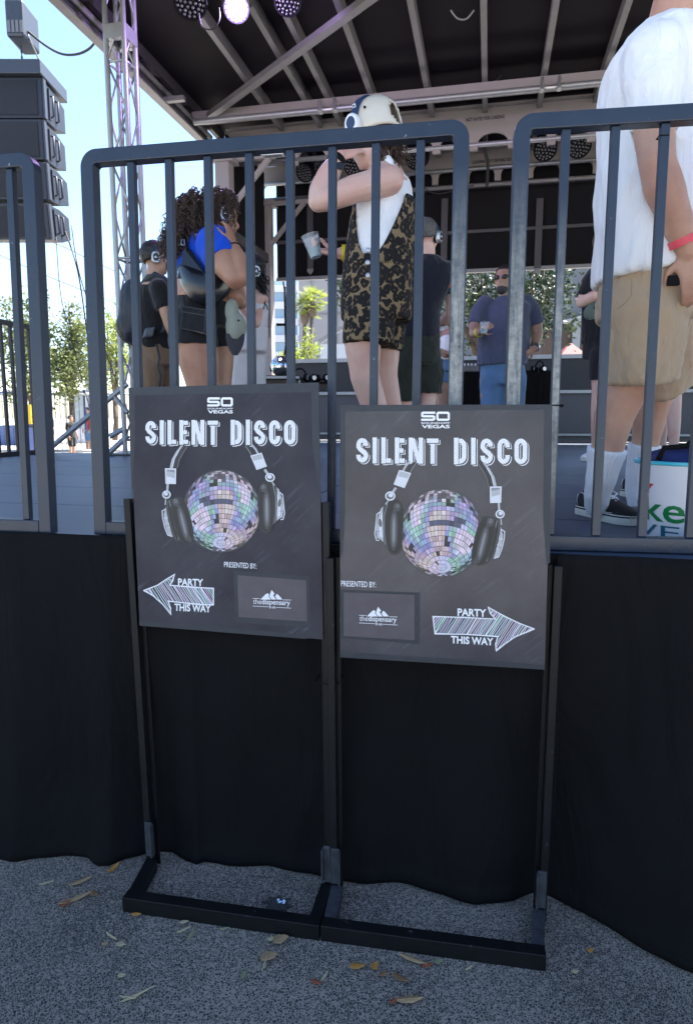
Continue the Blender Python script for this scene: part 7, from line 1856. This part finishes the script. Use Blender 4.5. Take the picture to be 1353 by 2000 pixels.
# ------------------------------------------------------------------ leaves and bark on the asphalt
LM = [mat('leaf_%s' % k, c, .7, var=.35, scale=60, bump=.3, bscale=120) for k, c in (('tan', (.34, .23, .12)), ('brown', (.20, .11, .055)), ('amber', (.42, .20, .04)), ('pale', (.42, .36, .22)), ('rust', (.26, .075, .035)), ('green', (.22, .24, .13)))]
words = {0: 'tan', 1: 'brown', 2: 'amber', 3: 'pale straw', 4: 'rust red', 5: 'faded green'}
def leaf(px, py, L, wd, ang, mi, seed, label, curl=.3):
    L *= .85; wd *= .78; curl *= 1.6
    rnd = random.Random(seed); c = onz(px, py, .004); d = vec(math.cos(R(ang)), math.sin(R(ang)), 0); s = vec(-d.y, d.x, 0)
    top = []; n = 9
    for i in range(n + 1):
        t = i / n; q = math.sin(math.pi * min(1, t * 1.02) ** .8) ** .8 * wd / 2 * (1 + rnd.uniform(-.15, .15)); h = curl * L * (t - .4) ** 2 + .002
        p = c + d * (t - .5) * L + Z * h; top.append((p + s * q + Z * q * curl * .9, p, p - s * q * (1 + rnd.uniform(-.2, .2)) + Z * q * curl * .7))
    vs = [x for r_ in top for x in r_]; fs = []
    for i in range(n):
        k = i * 3; fs += [[k, k + 1, k + 4, k + 3], [k + 1, k + 2, k + 5, k + 4]]
    root = thing('fallen_leaf', label, 'leaf', c, 'fallen leaves and bark on the asphalt')
    o = MB().add(vs, fs).build('blade', LM[mi], root, smooth=True); so = o.modifiers.new('t', 'SOLIDIFY'); so.thickness = .0012
    MB().tube([c - d * L * .46 + Z * .004, c + Z * .0045, c + d * L * .5 + Z * .006], .0010, 5).build('stem', LM[mi], root)
leaf(222, 1698, .060, .022, 62, 2, 1, 'amber leaf at the hem of the cloth near the left stand')
leaf(157, 1724, .085, .020, 30, 0, 2, 'thin tan leaf, upper of the two long curls at far left', .2)
leaf(147, 1758, .115, .024, 28, 0, 3, 'long tan curl of bark lying at far left', .2)
leaf(128, 1768, .040, .020, 40, 4, 4, 'rust tip of leaf against the long tan curl at far left')
leaf(183, 1748, .042, .026, -20, 1, 5, 'small brown leaf right of the long tan curl')
leaf(266, 1788, .034, .016, 0, 2, 6, 'amber crumb of leaf just before the left base bar')
leaf(218, 1830, .055, .008, -35, 3, 7, 'straw-yellow sliver pointing down, left of centre', .1)
leaf(237, 1847, .034, .022, -10, 3, 8, 'pale leaf fragment below the straw-yellow sliver')
leaf(374, 1826, .055, .010, 80, 5, 9, 'upright faded green sliver before the left base bar', .1)
leaf(358, 1818, .045, .006, 30, 3, 10, 'straw-thin twig beside the upright faded green sliver', .1)
leaf(548, 1838, .052, .040, 20, 0, 11, 'round tan leaf below the joint of the two base bars')
leaf(530, 1836, .030, .018, 10, 3, 12, 'pale leaf scrap left of the round tan leaf')
leaf(525, 1872, .055, .038, 15, 0, 13, 'broad tan leaf with a trailing stem, below the round one')
leaf(516, 1886, .050, .004, 80, 3, 14, 'pale stem lying below the broad tan leaf', .05)
leaf(268, 1945, .10, .010, 32, 3, 15, 'forked straw-coloured twig at the bottom left', .1)
leaf(250, 1950, .05, .006, -10, 3, 16, 'short prong of the forked twig at the bottom left', .1)
leaf(238, 1907, .022, .018, 0, 3, 17, 'tiny pale leaf above the forked twig')
leaf(805, 1876, .095, .020, -28, 0, 18, 'long pinkish tan strip of bark below the right base bar', .15)
leaf(834, 1888, .036, .020, 10, 4, 19, 'rust fragment at the end of the long bark strip')
leaf(697, 1890, .050, .022, 0, 2, 20, 'amber flake of bark, left of the small cluster')
leaf(732, 1889, .032, .026, 60, 2, 21, 'small amber leaf above the small cluster')
leaf(748, 1905, .030, .016, 20, 1, 22, 'brown crumb of leaf in the small cluster')
leaf(782, 1914, .060, .022, -30, 1, 23, 'brown bark flake with a dark edge, right of the small cluster')
leaf(800, 1954, .080, .026, 4, 0, 24, 'flat tan bark piece at the bottom centre', .1)
leaf(768, 1958, .025, .016, 30, 4, 25, 'rust red crumb left of the flat tan bark piece')
leaf(617, 1921, .034, .016, -25, 4, 26, 'rust red leaf scrap near the bottom centre')
leaf(633, 1910, .040, .008, 60, 3, 27, 'pale sliver above the rust red scrap')
leaf(856, 1880, .022, .020, 20, 5, 28, 'tiny faded green leaf below the right base bar')
leaf(1152, 1858, .026, .016, 20, 2, 29, 'amber leaf crumb at the hem of the right cloth')
leaf(1122, 1900, .024, .016, 0, 3, 30, 'pale leaf crumb right of the right base bar')
leaf(476, 1906, .026, .018, 80, 5, 31, 'small faded green leaf at lower centre left')
leaf(500, 1785, .028, .014, 10, 2, 32, 'amber leaf scrap inside the left base')
leaf(360, 1803, .03, .014, 10, 3, 33, 'pale leaf scrap touching the left base bar')
leaf(438, 1816, .032, .010, 10, 5, 34, 'faded green scrap before the middle of the left base bar')
leaf(90, 1726, .05, .004, 20, 3, 35, 'thin pale stalk at far left near the cloth', .05)
leaf(205, 1845, .02, .012, 10, 0, 36, 'tan crumb left of the pale leaf fragment')
leaf(915, 1893, .03, .008, 30, 3, 37, 'pale sliver near the front corner of the right base')
# oily spot with a squashed bit of foil inside the left base
c = onz(549, 1765, .003); fo = thing('foil_scrap', 'crumpled silver-blue scrap on a dark spot inside the left base', 'litter', c)
mb = MB(); rnd = random.Random(6)
for i in range(14):
    q = c + vec(rnd.gauss(0, .006), rnd.gauss(0, .004), rnd.uniform(.001, .008)); a = vec(rnd.gauss(0, 1), rnd.gauss(0, 1), rnd.gauss(0, .4)).normalized(); b = a.orthogonal().normalized(); mb.add([q - a * .005, q + b * .003, q + a * .005, q - b * .003], [[0, 1, 2, 3]])
mb.build('flakes', mat('foil', (.5, .58, .68), .25, metal=.8), fo)
mb = MB(); mb.add([c + vec(-.01, 0, .001) + vec(math.cos(a) * .036, math.sin(a) * .026, 0) * (1 + .7 * noise.noise(vec(math.cos(a) * 2.5, math.sin(a) * 2.5, 1))) for a in [6.28318 * k / 60 for k in range(60)]], [list(range(60))]); tag(mb.build('oil_stain', mat('oil_black', (.040, .038, .038), .8, var=.5, scale=150, bump=.5, bscale=120)), kind='structure')
# far visitors on the festival ground
def visitor(px, py, y, label, ct, cl_, f):
    h = at(px, py, y); b = vec(h.x, y, 0); H = h.z; root = thing('person', label, 'person', b, 'visitors on the festival ground'); k = H / 1.75
    s = f.cross(Z); mb = MB(); head(mb, b + Z * 1.62 * k, f)
    torso(mb, [(b + Z * .85 * k, s * .15, f * .10), (b + Z * 1.1 * k, s * .14, f * .10), (b + Z * 1.4 * k, s * .19, f * .11), (b + Z * 1.48 * k, s * .08, f * .06)]); limb(mb, [(b + Z * 1.45 * k, .055), (b + Z * 1.56 * k, .05)])
    for q in (-1, 1):
        limb(mb, [(b + Z * 1.4 * k + s * .2 * q, .05), (b + Z * 1.1 * k + s * .24 * q, .042), (b + Z * .88 * k + s * .22 * q + f * .08, .03)]); hand(mb, b + Z * .88 * k + s * .22 * q + f * .08, vec(0, 0, -1) + f * .2, -s * q, .4, q)
        limb(mb, [(b + Z * .85 * k + s * .09 * q, .09), (b + Z * .47 * k + s * .09 * q, .055), (b + Z * .06 * k + s * .09 * q, .04)]); mb.ell(b + Z * .04 + s * .09 * q + f * .06, s * .04, f * .13, Z * .04)
    skin('body', remeshed(mb, .016, 3), SK4, root)
    mb = MB(); torso(mb, [(b + Z * .86 * k, s * .18, f * .13), (b + Z * 1.1 * k, s * .17, f * .125), (b + Z * 1.38 * k, s * .21, f * .13), (b + Z * 1.48 * k, s * .10, f * .08)])
    for q in (-1, 1): limb(mb, [(b + Z * 1.40 * k + s * .19 * q, .07), (b + Z * 1.18 * k + s * .235 * q, .06)])
    skin('shirt', remeshed(mb, .018, 3), ct, root)
    mb = MB(); torso(mb, [(b + Z * .92 * k, s * .165, f * .12), (b + Z * .80 * k, s * .18, f * .13)])
    for q in (-1, 1): limb(mb, [(b + Z * .8 * k + s * .09 * q, .10), (b + Z * .5 * k + s * .09 * q, .085)])
    skin('shorts', remeshed(mb, .018, 3), cl_, root); haircap(root, b + Z * 1.62 * k, f, 1.0, HAIR_D)
visitor(80, 793, 24, 'visitor in black T-shirt beyond the slim guard rail at far left', C_BLACK, C_NAVY, vec(.6, -.8, 0))
visitor(96, 800, 22.5, 'visitor in a dark top just left of the guard rail post at far left', C_NAVY, C_BROWN, vec(-.7, -.7, 0))
visitor(138, 812, 24, 'visitor in black close to the tall end post of the slim guard rail', C_BLACK, C_BLACK, vec(.9, -.3, 0))
visitor(170, 795, 27, 'visitor in a red and white top beside the arch pillar', clothmat('red_jersey', (.4, .05, .05)), C_JEAN, vec(-.5, -.8, 0))
